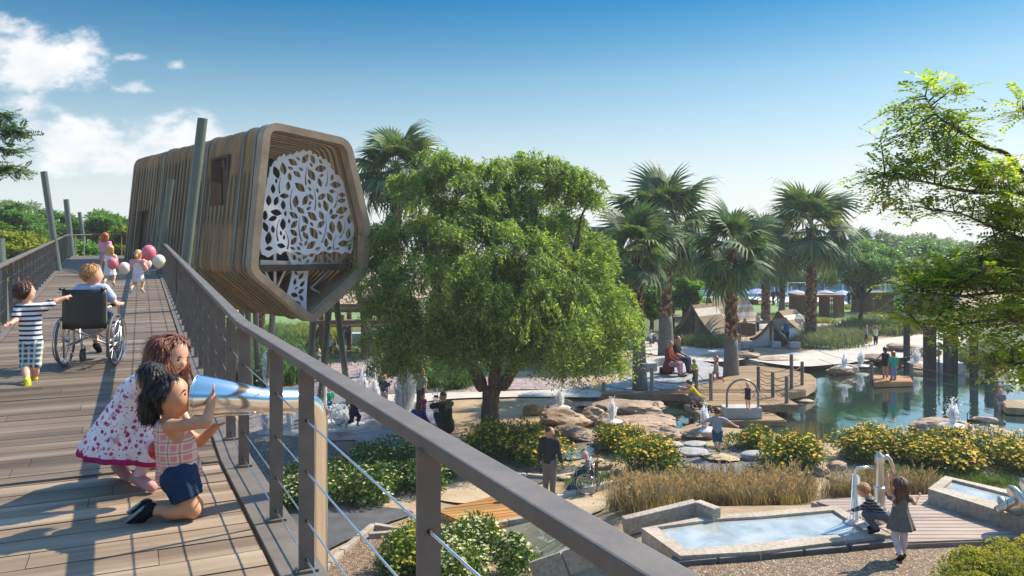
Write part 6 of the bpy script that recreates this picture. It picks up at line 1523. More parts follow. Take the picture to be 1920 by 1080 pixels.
def jet(px, y0, y1, w, label, seed, z=None, group='water jets', base=True, base_z=None):
    b = at_z(px, y1, z) if z is not None else G(px, y1); s = F / b.y; hh = (y1 - y0) / s; ww = w / s * 1.9; r = np.random.default_rng(seed); t = thing('water_jet', label, 'water jet', b, 0, group); mb = MB()
    for i in range(70):
        a = r.random() * 6.283; q = r.random() ** .7; h0 = hh * r.uniform(0, .5); h1 = hh * min(1, r.uniform(.45, 1.0) * (1.05 - .45 * q)); x = ww * .5 * q
        if h1 < h0 + .05: continue
        f = lambda hq: .25 + .75 * min(1, (hq / hh) * 1.4) * (1 if hq / hh < .75 else (1 - hq / hh) * 4 * .6 + .4)
        pts = [Vector((b.x + math.cos(a) * x * f(hq), b.y + math.sin(a) * x * f(hq), b.z + hq)) for hq in np.linspace(h0, h1, 5)]; rr_ = ww * r.uniform(.03, .09); mb.tube(pts, [rr_ * .5, rr_, rr_, rr_ * .8, rr_ * .1], 5)
    mb.build('stream', M_jet, t, True, True); md = MB()
    for i in range(170):
        a = r.random() * 6.283; q = abs(r.normal(0, .5)); hq = hh * r.random() ** .8 * 1.05; md.ball((b.x + math.cos(a) * ww * q, b.y + math.sin(a) * ww * q, b.z + hq), max(.010, ww * r.uniform(.012, .04)), 5, 4)
    stuff(md.build('droplets', M_jet, t, True))
    if base:
        m3 = MB(); m3.lathe([(ww * .9, 0), (ww * .8, .03), (ww * .3, .09), (.02, .12)], b, 16); m3.build('froth', M_jet, t, True, True)
for i, (px, y0, y1, w, lab) in enumerate([(505, 640, 735, 20, 'tall water jet seen between the railing posts near the strap-leaved plants'), (545, 735, 812, 12, 'water jet below the horn pipe, right of two'), (497, 745, 812, 10, 'water jet below the horn pipe, left of two'), (604, 688, 790, 14, 'water jet beside the vertical horn pipe'), (680, 688, 752, 13, 'left of the two slim jets above the handrail'), (703, 697, 768, 14, 'right of the two slim jets above the handrail'), (760, 660, 790, 27, 'tallest and widest jet of the splash pad'), (748, 690, 790, 12, 'narrow jet close to the left of the tallest jet'), (820, 730, 800, 12, 'jet in front of the kneeling man with the phone'), (640, 760, 800, 30, 'low splash behind the handrail')]):
    jet(px, y0, y1, w, lab, i, group='jets of the splash pad')
for i, (px, y0, y1, w, lab, z) in enumerate([(1050, 722, 764, 12, 'jet rising from the left rock group', .28), (1148, 746, 790, 12, 'jet springing from the squat rock', .32), (1322, 752, 806, 14, 'jet behind the boy with outstretched arms', .22), (1786, 746, 798, 15, 'jet on top of the big boulder at right', .30), (1583, 660, 689, 9, 'left of the two far jets in the pond', .15), (1614, 655, 686, 9, 'right of the two far jets in the pond', -.1), (1719, 652, 680, 10, 'jet between the timber columns', .1), (1893, 690, 712, 12, 'jet half hidden by leaves at the right edge', -.2)]):
    jet(px, y0, y1, w, lab, 20 + i, z=z, group='jets of the pond')
q = Vector((PUMP.x - .43, PUMP.y - .02, 0)); t = thing('pump_water', 'water falling from the pump spout into the basin', 'falling water', (q.x, q.y, RZ)); mb = MB(); r = np.random.default_rng(3)
for i in range(16):
    dx, dy = r.normal(0, .02, 2); mb.tube([(q.x + dx, q.y + dy, PUMP.z + PUMP_H * .70), (q.x + dx * 1.6, q.y + dy * 1.6, RZ + .3), (q.x + dx * 3, q.y + dy * 3, RZ - .05)], [.006, .012, .008], 5)
mb.build('stream', M_jet, t, True, True); md = MB(); md.lathe([(.22, -.05), (.16, -.02), (.03, .03)], (q.x, q.y, RZ), 14); md.build('froth', M_jet, t, True, True)
# ------------------------------------------------------------------ the big weeping pepper tree
def pepper_tree():
    r = np.random.default_rng(11); b = G(921, 818); D0 = b.y
    t = thing('pepper_tree', 'big weeping pepper tree with a dark forked trunk in the middle of the garden', 'tree', b)
    mb = MB(); PX = lambda px, py, dd=0: Vector(((px - 960) / F * D0, D0 + dd, EYE - (py - HZ) / F * D0))
    # flared trunk with a fork
    tr = [(921, 822, .46), (920, 800, .40), (919, 770, .345), (921, 742, .36), (923, 722, .40)]
    mb.tube([PX(x, y) for x, y, _ in tr], [q * .84 for _, _, q in tr], 14)
    for pth, r0, r1 in (([(908, 735), (893, 705), (868, 655), (835, 580), (800, 490), (790, 420)], .26, .05), ([(926, 735), (930, 690), (940, 620), (930, 520), (905, 420), (890, 350)], .28, .05), ([(938, 735), (962, 690), (1000, 630), (1050, 560), (1080, 480), (1090, 400)], .25, .04),
                        ([(940, 650), (990, 560), (1000, 460), (1005, 370)], .16, .03), ([(870, 660), (800, 630), (740, 560), (710, 500)], .15, .03), ([(1000, 630), (1080, 610), (1140, 620)], .14, .03), ([(1075, 470), (1090, 400), (1108, 372)], .06, .02), ([(880, 690), (820, 670), (770, 640)], .09, .02)):
        pts = [PX(x, y, r.normal(0, .35) * min(1, i / 2)) for i, (x, y) in enumerate(pth)]; mb.tube(pts, list(np.linspace(r0, r1, len(pts))), 9)
    o = mb.build('trunk', M_bark, t, True, True); 
    md = o.modifiers.new('sub', 'SUBSURF'); md.levels = 2; md.render_levels = 2; tx = bpy.data.textures.new('bark', 'MUSGRAVE') if False else bpy.data.textures.new('bark', 'CLOUDS'); tx.noise_scale = .22; dm = o.modifiers.new('d', 'DISPLACE'); dm.texture = tx; dm.strength = .13; dm.mid_level = .5; dm.texture_coords = 'GLOBAL'
    lobes = [(790, 410, 105, 95, .2), (722, 480, 48, 75, .3), (895, 380, 100, 75, -.4), (990, 400, 105, 85, .3), (1062, 480, 80, 85, .0), (1112, 585, 70, 85, -.3), (930, 510, 150, 110, -1.6), (800, 555, 110, 105, -1.2), (1000, 590, 130, 95, -1.5), (742, 600, 52, 75, -.2), (880, 635, 100, 62, -1.0), (830, 325, 45, 38, .4), (1000, 340, 65, 30, .5), (1095, 372, 22, 12, .2), (1150, 645, 38, 55, 0), (1050, 640, 85, 60, -.8), (920, 450, 190, 120, 2.0), (950, 580, 200, 110, 2.2), (900, 325, 35, 20, .6), (1075, 350, 35, 30, .3), (760, 660, 55, 40, .3), (1060, 320, 26, 24, .4), (828, 294, 24, 20, .3), (852, 314, 30, 22, 0), (770, 352, 26, 24, .2), (698, 436, 24, 26, .3), (930, 312, 22, 16, .2), (992, 308, 26, 16, .4), (1046, 314, 22, 18, .2), (1096, 352, 24, 18, .1), (1130, 480, 22, 30, .2), (1168, 590, 24, 30, 0), (690, 560, 20, 36, .2)]
    LP = []; TW = []
    for (cx, cy, rx, ry, dd) in lobes:
        c = np.array(PX(cx, cy, dd)); rad = np.array((rx / F * D0, max(rx, ry) / F * D0 * .85, ry / F * D0)); nsub = int(rx * ry * .0027) + 3
        for _ in range(nsub):
            d = rand_dirs(r, 1)[0]; sc_ = c + d * rad * ((.2 + .8 * r.random()) ** .5) * .92; rs = r.uniform(.28, .56); n = int(27 * rs / .45); tilt = d * np.array([1, 1, .3])
            dn = rand_dirs(r, n); dn[:, 2] = np.abs(dn[:, 2]) * .9 - .15; P0 = sc_ + unit(dn) * rs * np.array([1.1, 1.1, .75]) * (.35 + .65 * r.random((n, 1)))
            m = 9; s_ = np.linspace(0, 1, m)[None, :, None]; L = r.uniform(.25, .62, (n, 1, 1)) * (1.0 if cy < 540 else 1.45); out = (unit(dn) * np.array([1, 1, .5]) + tilt * .5 + r.normal(0, .3, (n, 3)))[:, None, :]
            st = P0[:, None, :] + out * (L * .5 * s_) + np.array([0, 0, -1]) * (L * .85 * s_ ** 1.7) + r.normal(0, .014, (n, m, 3))
            tang = unit(np.gradient(st, axis=1)).reshape(-1, 3); st = st.reshape(-1, 3); dxx = np.abs(st[:, 0] + .7); ok = st[:, 2] > np.where(dxx < 1.5, 2.2, 1.5) + np.repeat(r.uniform(-.1, .9, n) ** 2, m); st, tang = st[ok], tang[ok]; k_ = len(st)
            sd = unit(np.cross(tang, np.repeat(r.normal(0, 1, (1, 3)), k_, 0)))
            for sg in (1, -1): LP.append(leaves(st, tang * .6 + sd * sg + np.array([0, 0, -.25]) + r.normal(0, .3, (k_, 3)), rand_dirs(r, k_), .145 * r.uniform(.7, 1.35, k_), .042, .05))
    leaf_obj('crown', LP, LF_pepper, t)
pepper_tree()

# ------------------------------------------------------------------ fan palms
def palm(label, bpx, cpx, r_px, tw, seed, grey=.2, leaf_n=29, d=None):
    if d is None: b = G(*bpx)
    else: b = W(bpx[0], 456 + 6.5 * F / d, d)
    D0 = b.y; c = W(cpx[0], cpx[1], D0); make_palm(label, b, c, r_px / F * D0, tw / 2 / F * D0, seed, grey, leaf_n)
palm('fan palm nearest the big tree, its trunk standing at the left end of the boardwalk', (1200, 732), (1194, 470), 92, 25, 1, .36)
palm('tallest fan palm of the left pair, behind the bench couple', (1249, 668), (1246, 418), 104, 27, 2, .30, 33)
palm('fan palm in the middle, growing through the island beside the rounded deck', (1371, 708), (1371, 470), 92, 26, 3, .30)
palm('fan palm behind the brown tents, right of the middle palm', (1436, 606), (1434, 462), 66, 18, 4, .08)
palm('slimmer far fan palm standing on the lawn', (1466, 586), (1468, 478), 52, 12, 5, .2)
palm('fan palm with the widest crown, behind the grassy bank on the right', (1520, 640), (1522, 428), 98, 24, 6, .10, 33)
palm('palm with a dark reddish trunk beside the far pavilion', (1603, 585), (1606, 470), 46, 14, 7, .05, 26)
palm('tall fan palm whose crown shows between the treehouse and the big tree', (745, 700), (742, 318), 84, 22, 8, .1, 40, d=40)
palm('palm trunk standing in the grasses under the treehouse', (486, 646), (486, 500), 70, 24, 9, .0, 22, d=50)

# ------------------------------------------------------------------ tree with feathery leaves overhanging from the right
def pinnate(r, P, D, N_, L, pairs, ll, lw):
    n = len(P); D = unit(D); S_ = unit(np.cross(D, N_)); Nn = np.cross(S_, D); out = []
    for j in range(pairs):
        q = (j + 1) / pairs; c = P + D * (L * q)[:, None] - np.array([0, 0, 1]) * (L * .22 * q * q)[:, None]
        for sg in (-1, 1):
            dd = unit(S_ * sg + D * .55 + r.normal(0, .12, (n, 3)) - np.array([0, 0, .15])); out.append(leaves(c, dd, unit(Nn + r.normal(0, .18, (n, 3))), ll * (1 - .25 * abs(q - .5)) * r.uniform(.85, 1.15, n), lw, .06))
    c = P + D * L[:, None] - np.array([0, 0, 1]) * (L * .22)[:, None]; out.append(leaves(c, D - np.array([0, 0, .3]), Nn, ll, lw, .06)); return out
def overhang(label, name, base, hubs, branches, regions, seed, mat, L=.36, ll=.082, lw=.036, pods=True, spread=.6, tr=.16):
    r = np.random.default_rng(seed); t = thing(name, label, 'tree', base); mb = MB()
    mb.tube([Vector(base), Vector(base).lerp(Vector(hubs[0]), .5) + Vector((.1, .05, 0)), Vector(hubs[0])] + [Vector(h) for h in hubs[1:]], [tr * 1.2, tr] + list(np.linspace(tr * .85, tr * .5, len(hubs))), 10)
    nodes = []
    for br, r0 in branches:
        pts = [W(*p) for p in br]; mb.tube(spline(pts, 4, False), list(np.linspace(r0, .006, (len(pts) - 1) * 4 + 1)), 6); nodes += spline(pts, 6, False)
    LP = []; PO = []; nodes = np.array([tuple(q) for q in nodes])
    for (px, py, rx, ry, n, dd) in regions:
        c = np.array(W(px, py, dd)); rad = np.array((rx / F * dd, rx / F * dd * spread * 1.4, ry / F * dd)); m = max(4, int(n / 3.8))
        for i in range(m):
            p0 = c + r.normal(0, .48, 3) * rad; j = np.argmin(((nodes - p0) ** 2).sum(1)); a = nodes[j]; L_ = np.linalg.norm(p0 - a)
            if L_ > .15: mb.tube([Vector(a), Vector(a).lerp(Vector(p0), .55) + Vector((0, 0, .05)), Vector(p0)], [.012, .008, .004], 4)
            k = 7; az = r.random() * 6.28 + np.arange(k) * 2.4; D = np.stack([np.cos(az), np.sin(az) * .9, r.normal(.05, .22, k)], 1); out = unit(p0 - a + 1e-6) ; D = unit(D + out * .6)
            P = p0 + D * .03 - out * (np.linspace(0, .22, k)[:, None]); LP += pinnate(r, P, D, unit(np.array([0, 0, 1.0]) + r.normal(0, .25, (k, 3))), L * r.uniform(.75, 1.2, k), 7, ll, lw)
            if pods and r.random() < .28:
                k2 = 7; Pp = p0 + r.normal(0, .04, (k2, 3)); PO.append(leaves(Pp, np.array([0, 0, -1]) + r.normal(0, .15, (k2, 3)), rand_dirs(r, k2), .13, .022, .02))
    mb.build('trunk', M_bark_dk, t, True, True); leaf_obj('foliage', LP, mat, t)
    if PO: stuff(leaf_obj('seed_pods', PO, LF_pod, t))
D_ = 10.6
overhang('feathery-leaved tree reaching in from the right edge with hanging seed pods', 'overhanging_tree', (9.0, 11.2, float(rise(9.0, 11.2))), [(8.6, 11.1, 4.6), (8.3, 11.0, 6.6), (8.4, 11.0, 8.6)],
         [([(2120, 560, 11), (1990, 440, 10.8), (1900, 300, 10.6), (1850, 278, 10.6), (1800, 245, 10.6), (1760, 220, 10.6), (1735, 180, 10.6)], .045), ([(2110, 420, 11), (2000, 372, 10.8), (1900, 362, 10.6), (1810, 358, 10.5), (1740, 342, 10.5), (1660, 330, 10.5)], .045),
          ([(1980, 370, 10.8), (1900, 330, 10.9), (1830, 290, 11), (1790, 260, 11), (1770, 240, 11)], .03), ([(2110, 600, 11), (1990, 545, 11), (1900, 545, 10.9), (1800, 555, 10.7), (1720, 545, 10.6)], .05), ([(2100, 680, 11), (1980, 620, 11), (1880, 600, 10.8), (1790, 610, 10.6), (1720, 605, 10.5)], .04), ([(2120, 760, 11.2), (2000, 700, 11), (1900, 680, 11), (1850, 690, 11)], .04), ([(2100, 300, 11.3), (1990, 240, 11.2), (1920, 215, 11.2)], .03), ([(2000, 500, 11), (1920, 450, 11), (1870, 430, 11), (1800, 400, 10.8), (1750, 395, 10.6)], .03)],
         [(1730, 195, 52, 45, 50, D_), (1765, 255, 75, 38, 60, D_), (1700, 322, 72, 30, 50, 10.5), (1650, 345, 42, 36, 28, 10.5), (1800, 310, 85, 45, 60, D_), (1765, 390, 55, 30, 34, D_), (1855, 350, 70, 50, 70, 10.8), (1895, 410, 50, 55, 70, 11), (1912, 200, 22, 26, 12, 11.2), (1885, 455, 50, 50, 60, 11),
          (1785, 515, 84, 30, 84, 10.7), (1725, 535, 58, 28, 40, 10.5), (1865, 510, 70, 45, 90, 11), (1785, 575, 66, 28, 44, 10.7), (1885, 590, 50, 40, 66, 11.1), (1712, 598, 34, 14, 9, 10.5), (1912, 670, 26, 44, 36, 11.1), (1870, 680, 26, 30, 16, 11), (1905, 480, 40, 50, 70, 11.2), (1800, 625, 40, 14, 10, 10.6), (1930, 580, 40, 110, 120, 11.5), (1694, 560, 26, 20, 10, 10.6)], 21, LF_acacia)
LF_fern = mat_leaf('blue_green_needles', [(.05, .12, .07), (.08, .17, .09), (.14, .23, .10)], .4)
overhang('dark feathery conifer branches poking in at the left edge', 'conifer_tree', (-8.6, 10.5, 0), [(-8.4, 10.3, 5), (-8.3, 10.0, 7.5), (-8.2, 9.9, 9.5)], [([(-200, 215, 9.8), (-60, 225, 9.6), (10, 240, 9.5), (55, 252, 9.4)], .03), ([(-200, 300, 9.8), (-60, 310, 9.6), (40, 318, 9.5)], .03), ([(-200, 255, 9.8), (-50, 275, 9.6), (20, 282, 9.5)], .025), ([(-200, 215, 9.8), (-60, 215, 9.6), (10, 215, 9.5)], .02)],
         [(8, 216, 22, 3, 30, 9.5), (16, 248, 40, 4, 70, 9.5), (8, 282, 26, 3, 36, 9.5), (14, 318, 36, 3, 50, 9.5)], 5, LF_fern, .13, .045, .018, False, .35)

# ------------------------------------------------------------------ other trees
def tree_px(label, px, cpy, rx, ry, d, nc, per, leaf, mat, seed, tr=.14, layered=False, name='tree', cr=.28, group=None, depth=1.0, base_px=None, fork=.5):
    b = Vector((((base_px or px) - 960) / F * d, d, 0)); c = W(px, cpy, d); s = d / F
    return make_tree(label, b, c, (rx * s, rx * s * depth, ry * s), nc, per, leaf, mat, tr, seed, name, 'tree', group, cr, fork, None, .6, layered)
BG = 'background trees'
for i, a in enumerate([('leafy tree beyond the left railing, its crown cut by the left edge', 5, 425, 75, 45, 44, 40, 260, LF_tree), ('leafy tree behind the tallest pole on the left', 95, 432, 70, 36, 50, 40, 260, LF_tree), ('tree between the third pole and the treehouse at left', 195, 428, 66, 34, 52, 42, 260, LF_tree), ('sunlit yellow-green tree low behind the left railing', 30, 480, 90, 45, 38, 44, 260, LF_yel), ('dark tree low behind the left railing posts', 130, 490, 80, 50, 42, 44, 260, LF_tree), ('tree beside the back corner of the treehouse', 230, 470, 50, 50, 46, 30, 240, LF_yel), ('pale distant tree at the far left horizon', 20, 395, 50, 25, 70, 26, 200, LF_haze), ('dark bushy tree filling the view below the left railing', 60, 590, 130, 60, 30, 50, 320, LF_yel)]):
    tree_px(a[0], a[1], a[2], a[3], a[4], a[5], a[6], a[7], (.30, .13), a[8], 40 + i, .16, True, group=BG)
tree_px('umbrella-crowned tree standing in the tall grass right of the wide palm', 1625, 492, 105, 48, 62, 62, 240, (.34, .13), LF_tree, 60, .17, True, cr=.22, base_px=1614, fork=.42)
tree_px('second umbrella-crowned tree further right over the pool', 1730, 490, 92, 44, 72, 50, 220, (.36, .14), LF_tree, 61, .22, True, cr=.22)
for i, a in enumerate([('round green tree behind the tents, left of the middle palm', 1345, 512, 44, 36, 70, 30, 200, LF_yel, (.3, .14)), ('bright lime shrub-like tree between the two left palms', 1222, 560, 38, 46, 52, 30, 260, LF_bright, (.28, .16)), ('bright lime tree right of the tall left palm', 1290, 548, 34, 34, 56, 28, 240, LF_bright, (.28, .16)), ('dark tree behind the nearest palm', 1130, 500, 60, 52, 56, 34, 240, LF_tree, (.3, .13)), ('dark green tree behind the tall left palm', 1275, 508, 60, 34, 84, 30, 200, LF_tree, (.42, .18))]):
    tree_px(a[0], a[1], a[2], a[3], a[4], a[5], a[6], a[7], a[9], a[8], 70 + i, .16, True)
for i, (px, cy, rx, ry, d) in enumerate([(1640, 458, 50, 26, 120), (1690, 462, 60, 22, 125), (1745, 458, 60, 22, 128), (1800, 472, 55, 18, 120), (1860, 478, 60, 16, 130), (1580, 480, 50, 22, 135), (1500, 500, 50, 18, 135), (1410, 505, 50, 16, 135), (1340, 480, 60, 20, 140), (1920, 478, 70, 20, 140)]):
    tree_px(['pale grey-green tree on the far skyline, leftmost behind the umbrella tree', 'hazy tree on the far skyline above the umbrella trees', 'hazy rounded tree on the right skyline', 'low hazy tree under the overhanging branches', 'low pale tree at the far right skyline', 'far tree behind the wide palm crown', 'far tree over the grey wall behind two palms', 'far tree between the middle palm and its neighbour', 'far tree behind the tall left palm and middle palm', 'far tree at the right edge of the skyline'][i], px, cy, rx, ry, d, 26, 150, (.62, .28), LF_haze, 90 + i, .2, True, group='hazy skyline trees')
for i, (px, cy, rx, ry) in enumerate([(1455, 526, 26, 12), (1500, 524, 30, 12), (1545, 524, 26, 12), (1400, 524, 22, 12), (1590, 525, 24, 12)]):
    tree_px(['small green tree on white forked poles left of the lawn palm', 'small green tree above the white frame', 'small green tree right of the white frame', 'small green tree near the middle palm above the pool', 'small green tree above the pool, under the umbrella tree'][i], px, cy, rx, ry, 101, 10, 160, (.4, .2), LF_tree, 110 + i, .12, True, group='small trees by the pool wall', cr=.4)

for i, (px, cy, rx, ry, d, lf) in enumerate([(1060, 520, 80, 60, 66, LF_tree), (1160, 570, 50, 50, 58, LF_yel), (980, 560, 70, 60, 60, LF_tree), (880, 600, 60, 46, 52, LF_tree), (790, 640, 40, 36, 50, LF_yel), (1420, 480, 60, 34, 124, LF_haze), (1200, 500, 60, 40, 100, LF_tree)]):
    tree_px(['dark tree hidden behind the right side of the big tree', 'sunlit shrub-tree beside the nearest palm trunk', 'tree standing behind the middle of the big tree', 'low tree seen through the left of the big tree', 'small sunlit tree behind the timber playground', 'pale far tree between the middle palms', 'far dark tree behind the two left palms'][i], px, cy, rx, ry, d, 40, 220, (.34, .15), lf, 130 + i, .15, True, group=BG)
# ------------------------------------------------------------------ flower bushes
def fbush(label, polys, n, size, hgt, seed, fm, nf=26, fs=.055, fk='daisy', per=420, leaf=(.12, .04), mat=LF_bush, group='yellow flower bushes'):
    cl = []
    for i, p in enumerate(polys): cl += bush_clumps(p, max(2, n // len(polys)), size, hgt, seed + i)
    return make_bush(label, cl, mat, leaf, per, (fm, nf, fs, fk) if fm else None, 'bush', 'flower_bush', seed, group)
fbush('yellow flower bush left of the man in grey, below the big tree trunk', [[(872, 850), (930, 842), (965, 846), (965, 872), (900, 866)]], 13, .55, .95, 1, LF_petal_y, 42)
fbush('yellow flower bush directly behind the man in grey', [[(965, 846), (1020, 846), (1058, 862), (1050, 885), (985, 876)]], 12, .52, .95, 2, LF_petal_y, 42)
fbush('yellow flower bush behind the flat tan rocks, upper of the middle pair', [[(1132, 838), (1195, 832), (1208, 852), (1145, 854)]], 9, .5, .8, 3, LF_petal_y, 34)
fbush('tall leafy yellow flower bush beside the boy in the wheelchair', [[(1168, 880), (1240, 872), (1252, 896), (1180, 900)]], 11, .5, 1.0, 4, LF_petal_y, 34)
fbush('small yellow flower bush at the shore right of the boy with outstretched arms', [[(1372, 836), (1425, 834), (1440, 842), (1385, 845)]], 6, .42, .6, 5, LF_petal_y, 24)
fbush('yellow flower bush to the right of the gravel bed', [[(1430, 862), (1490, 850), (1535, 880), (1470, 894)]], 12, .5, .85, 6, LF_petal_y, 32)
for i, (p, lab) in enumerate([([(1575, 852), (1650, 846), (1670, 872), (1600, 868)], 'yellow flower bush at the pond edge behind the pump, first of the long bed'), ([(1665, 850), (1740, 854), (1760, 888), (1680, 878)], 'yellow flower bush in front of the big boulder, second of the long bed'), ([(1745, 856), (1830, 858), (1850, 896), (1765, 890)], 'yellow flower bush below the flat boulder, third of the long bed'), ([(1830, 860), (1940, 866), (1950, 902), (1850, 898)], 'yellow flower bush running out of the picture on the right, last of the long bed')]):
    fbush(lab, [p], 14, .52, .85, 10 + i, LF_petal_y, 44)
for i, (p, lab, n) in enumerate([([(525, 955), (560, 912), (610, 890), (640, 905), (610, 950)], 'dark star-flowered bush at the left, behind the vertical horn pipe', 16), ([(620, 915), (660, 878), (740, 868), (760, 900), (720, 945), (650, 945)], 'largest star-flowered bush, in the gap between the two near posts', 24), ([(750, 905), (780, 870), (855, 880), (850, 900), (800, 925)], 'star-flowered bush peeping out right of the nearest post under the handrail', 13)]):
    fbush(lab, [p], n, .52, .75, 20 + i, LF_petal_w, 26, .05, 'star', 520, (.12, .05), LF_bush, 'star-flowered bushes below the bridge')
fbush('bush with pale flowers at the bottom of the picture, right of the nearest post', [[(790, 1075), (820, 1010), (880, 1005), (960, 1050), (980, 1100), (860, 1130)]], 20, .42, .7, 30, LF_petal_w, 30, .05, 'star', 520, (.10, .045), LF_bush, 'pale flowering bushes at the bottom')
fbush('yellow-flowered bush at the bottom, just left of the nearest post', [[(725, 1090), (745, 1040), (790, 1020), (800, 1085)]], 12, .40, .7, 31, LF_petal_l, 36, .045, 'star', 480, (.09, .04), LF_bush, 'pale flowering bushes at the bottom')
fbush('low lemon-yellow bush in the bottom right corner', [[(1785, 1100), (1805, 1065), (1880, 1045), (1960, 1036), (1980, 1150), (1800, 1160)]], 26, .30, .45, 32, LF_petal_l, 130, .032, 'tuft', 520, (.06, .02), LF_yel, 'pale flowering bushes at the bottom')
# ------------------------------------------------------------------ grasses
def grass_bed(name, label_unused, px, n_base, n_blades, hgt, wid, lean, mat, seed, plume=None, spread=.08):
    r = np.random.default_rng(seed); poly = [tuple(G(*p)[:2]) for p in px]; P = poly_points(r, poly, n_base); B = np.c_[P, rise(P[:, 0], P[:, 1]) - .01]
    V, Fc = blades(r, B, n_blades, hgt, wid, lean, 3, spread); o = stuff(mesh_obj(name, V, Fc, mat)); tag(o, label_unused, 'grass')
    if plume:
        pm, npl, pl = plume; idx = r.integers(0, n_base, npl); Vs = []; Fs = []; k = 0
        st = B[idx] + np.c_[r.normal(0, spread, (npl, 2)), np.zeros(npl)]; a = r.random(npl) * 6.28; h = hgt * r.uniform(.85, 1.35, npl); ln = .35 * h * r.uniform(.2, 1, npl)
        tip = st + np.stack([np.cos(a) * ln, np.sin(a) * ln, h], 1); dirv = unit(np.stack([np.cos(a) * ln * 1.6, np.sin(a) * ln * 1.6, h * .7], 1)); mm = 16
        LP = []
        for j in range(mm):
            q = j / mm; c = tip - dirv * (pl * (1 - q)); LP.append(leaves(c, unit(dirv + r.normal(0, .33, (npl, 3))), rand_dirs(r, npl), pl * .34 * (1 - .5 * q), .011 + .018 * (1 - abs(q - .4)), .0))
        stem = leaves(st, tip - st, rand_dirs(r, npl), np.linalg.norm(tip - st, axis=1), .006, 0); LP.append(stem)
        leaf_obj('plumes', LP, pm, o, False)
    return o
grass_bed('fountain_grass', 'band of tan fountain grass with pinkish plumes behind the angular basin', [(1150, 958), (1178, 934), (1240, 920), (1380, 912), (1505, 910), (1520, 938), (1440, 952), (1300, 950), (1180, 978)], 240, 15000, .54, .014, .8, LF_grass_tan, 1, (LF_plume, 1500, .26), .13)
grass_bed('fountain_grass', 'small tan grass tufts behind the pump', [(1530, 930), (1560, 915), (1640, 915), (1740, 912), (1745, 930), (1640, 938)], 60, 3200, .5, .013, .8, LF_grass_tan, 2, (LF_plume, 260, .2), .12)
grass_bed('feather_grass', 'grey-green feathery grass in front of the left tent', [(1255, 640), (1290, 628), (1350, 634), (1385, 645), (1340, 655), (1280, 652)], 60, 5200, .95, .035, .8, LF_grass_gr, 3, None, .35)
grass_bed('feather_grass', 'grey-green feathery grass bank in front of the wide palm', [(1488, 652), (1500, 632), (1555, 626), (1612, 638), (1605, 654), (1540, 656)], 80, 7000, .95, .035, .8, LF_grass_gr, 4, None, .35)
grass_bed('feather_grass', 'larger feathery grass bank under the umbrella tree', [(1568, 626), (1590, 606), (1650, 600), (1740, 600), (1760, 615), (1690, 628), (1610, 634)], 110, 8000, 1.0, .045, .8, LF_grass_gr, 5, None, .4)
grass_bed('feather_grass', 'grass clump on the bank behind the last timber column', [(1795, 690), (1820, 660), (1880, 660), (1900, 690)], 40, 3600, 1.1, .035, .8, LF_grass_gr, 6, None, .3)
grass_bed('low_hedge', 'yellow-green low hedge along the front of the lawn', [(1290, 600), (1340, 594), (1420, 598), (1560, 602), (1560, 607), (1420, 604), (1340, 602)], 160, 6000, .5, .06, .9, LF_yel, 7, None, .3)
grass_bed('low_hedge', 'yellow-green low hedge along the back of the lawn', [(1200, 566), (1280, 562), (1420, 568), (1420, 571), (1280, 568)], 120, 3600, .6, .09, .9, LF_yel, 8, None, .3)
grass_bed('low_hedge', 'low hedge behind the far slatted pavilion', [(1530, 580), (1600, 576), (1700, 582), (1700, 586), (1600, 582)], 70, 2600, .6, .08, .9, LF_yel, 9, None, .3)
grass_bed('strap_leaf_plants', 'dark strap-leaved plants under the treehouse', [(425, 720), (435, 640), (520, 622), (590, 640), (610, 690), (560, 722), (500, 735)], 260, 8000, 1.25, .05, 1.0, LF_strap, 10, None, .16)
grass_bed('strap_leaf_plants', 'strap-leaved plants at the back of the splash pad', [(690, 702), (720, 690), (775, 690), (770, 702), (720, 708)], 40, 1500, 1.0, .05, 1.0, LF_strap, 11, None, .16)
grass_bed('strap_leaf_plants', 'strap-leaved plants in the shade left of the big tree trunk', [(790, 720), (810, 690), (870, 690), (905, 712), (880, 728), (830, 735)], 90, 3000, 1.1, .05, 1.0, LF_strap, 12, None, .18)
grass_bed('tall_grass', 'yellowish tall grass in the sun behind the treehouse legs', [(520, 640), (560, 622), (650, 626), (660, 640), (600, 652)], 110, 5200, 1.1, .05, .8, LF_yel, 13, None, .2)
grass_bed('tall_grass', 'dark grasses on the slope below the railing at left', [(250, 760), (300, 640), (420, 625), (430, 720), (400, 800)], 200, 6000, 1.2, .05, 1.0, LF_strap, 14, None, .2)
grass_bed('green_tufts', 'fresh green tufts on the bank behind the wheelchair', [(1048, 918), (1080, 900), (1150, 893), (1160, 905), (1100, 918)], 80, 2600, .22, .012, .8, LF_turf, 15, None, .12)
grass_bed('green_tufts', 'fresh green grass under the long yellow flower bed', [(1610, 890), (1680, 876), (1780, 892), (1900, 900), (1920, 918), (1780, 905), (1680, 905)], 120, 5000, .28, .012, .8, LF_turf, 16, None, .15)
grass_bed('green_tufts', 'fresh green grass around the right-hand gravel bed bush', [(1245, 905), (1290, 898), (1400, 905), (1490, 896), (1545, 900), (1520, 910), (1400, 912)], 60, 2200, .2, .012, .8, LF_turf, 17, None, .12)
grass_bed('reeds', 'sparse brown reeds standing in the pond shallows', [(1468, 826), (1520, 822), (1556, 836), (1500, 842)], 60, 260, .75, .012, .3, LF_grass_tan, 18, None, .2)
grass_bed('ground_litter', 'dry leaf litter and twigs scattered over the sand', [(520, 1060), (800, 900), (1250, 700), (1400, 900), (1250, 960), (900, 960), (760, 1080)], 900, 900, .05, .03, 2.2, LF_pod, 19, None, .3)
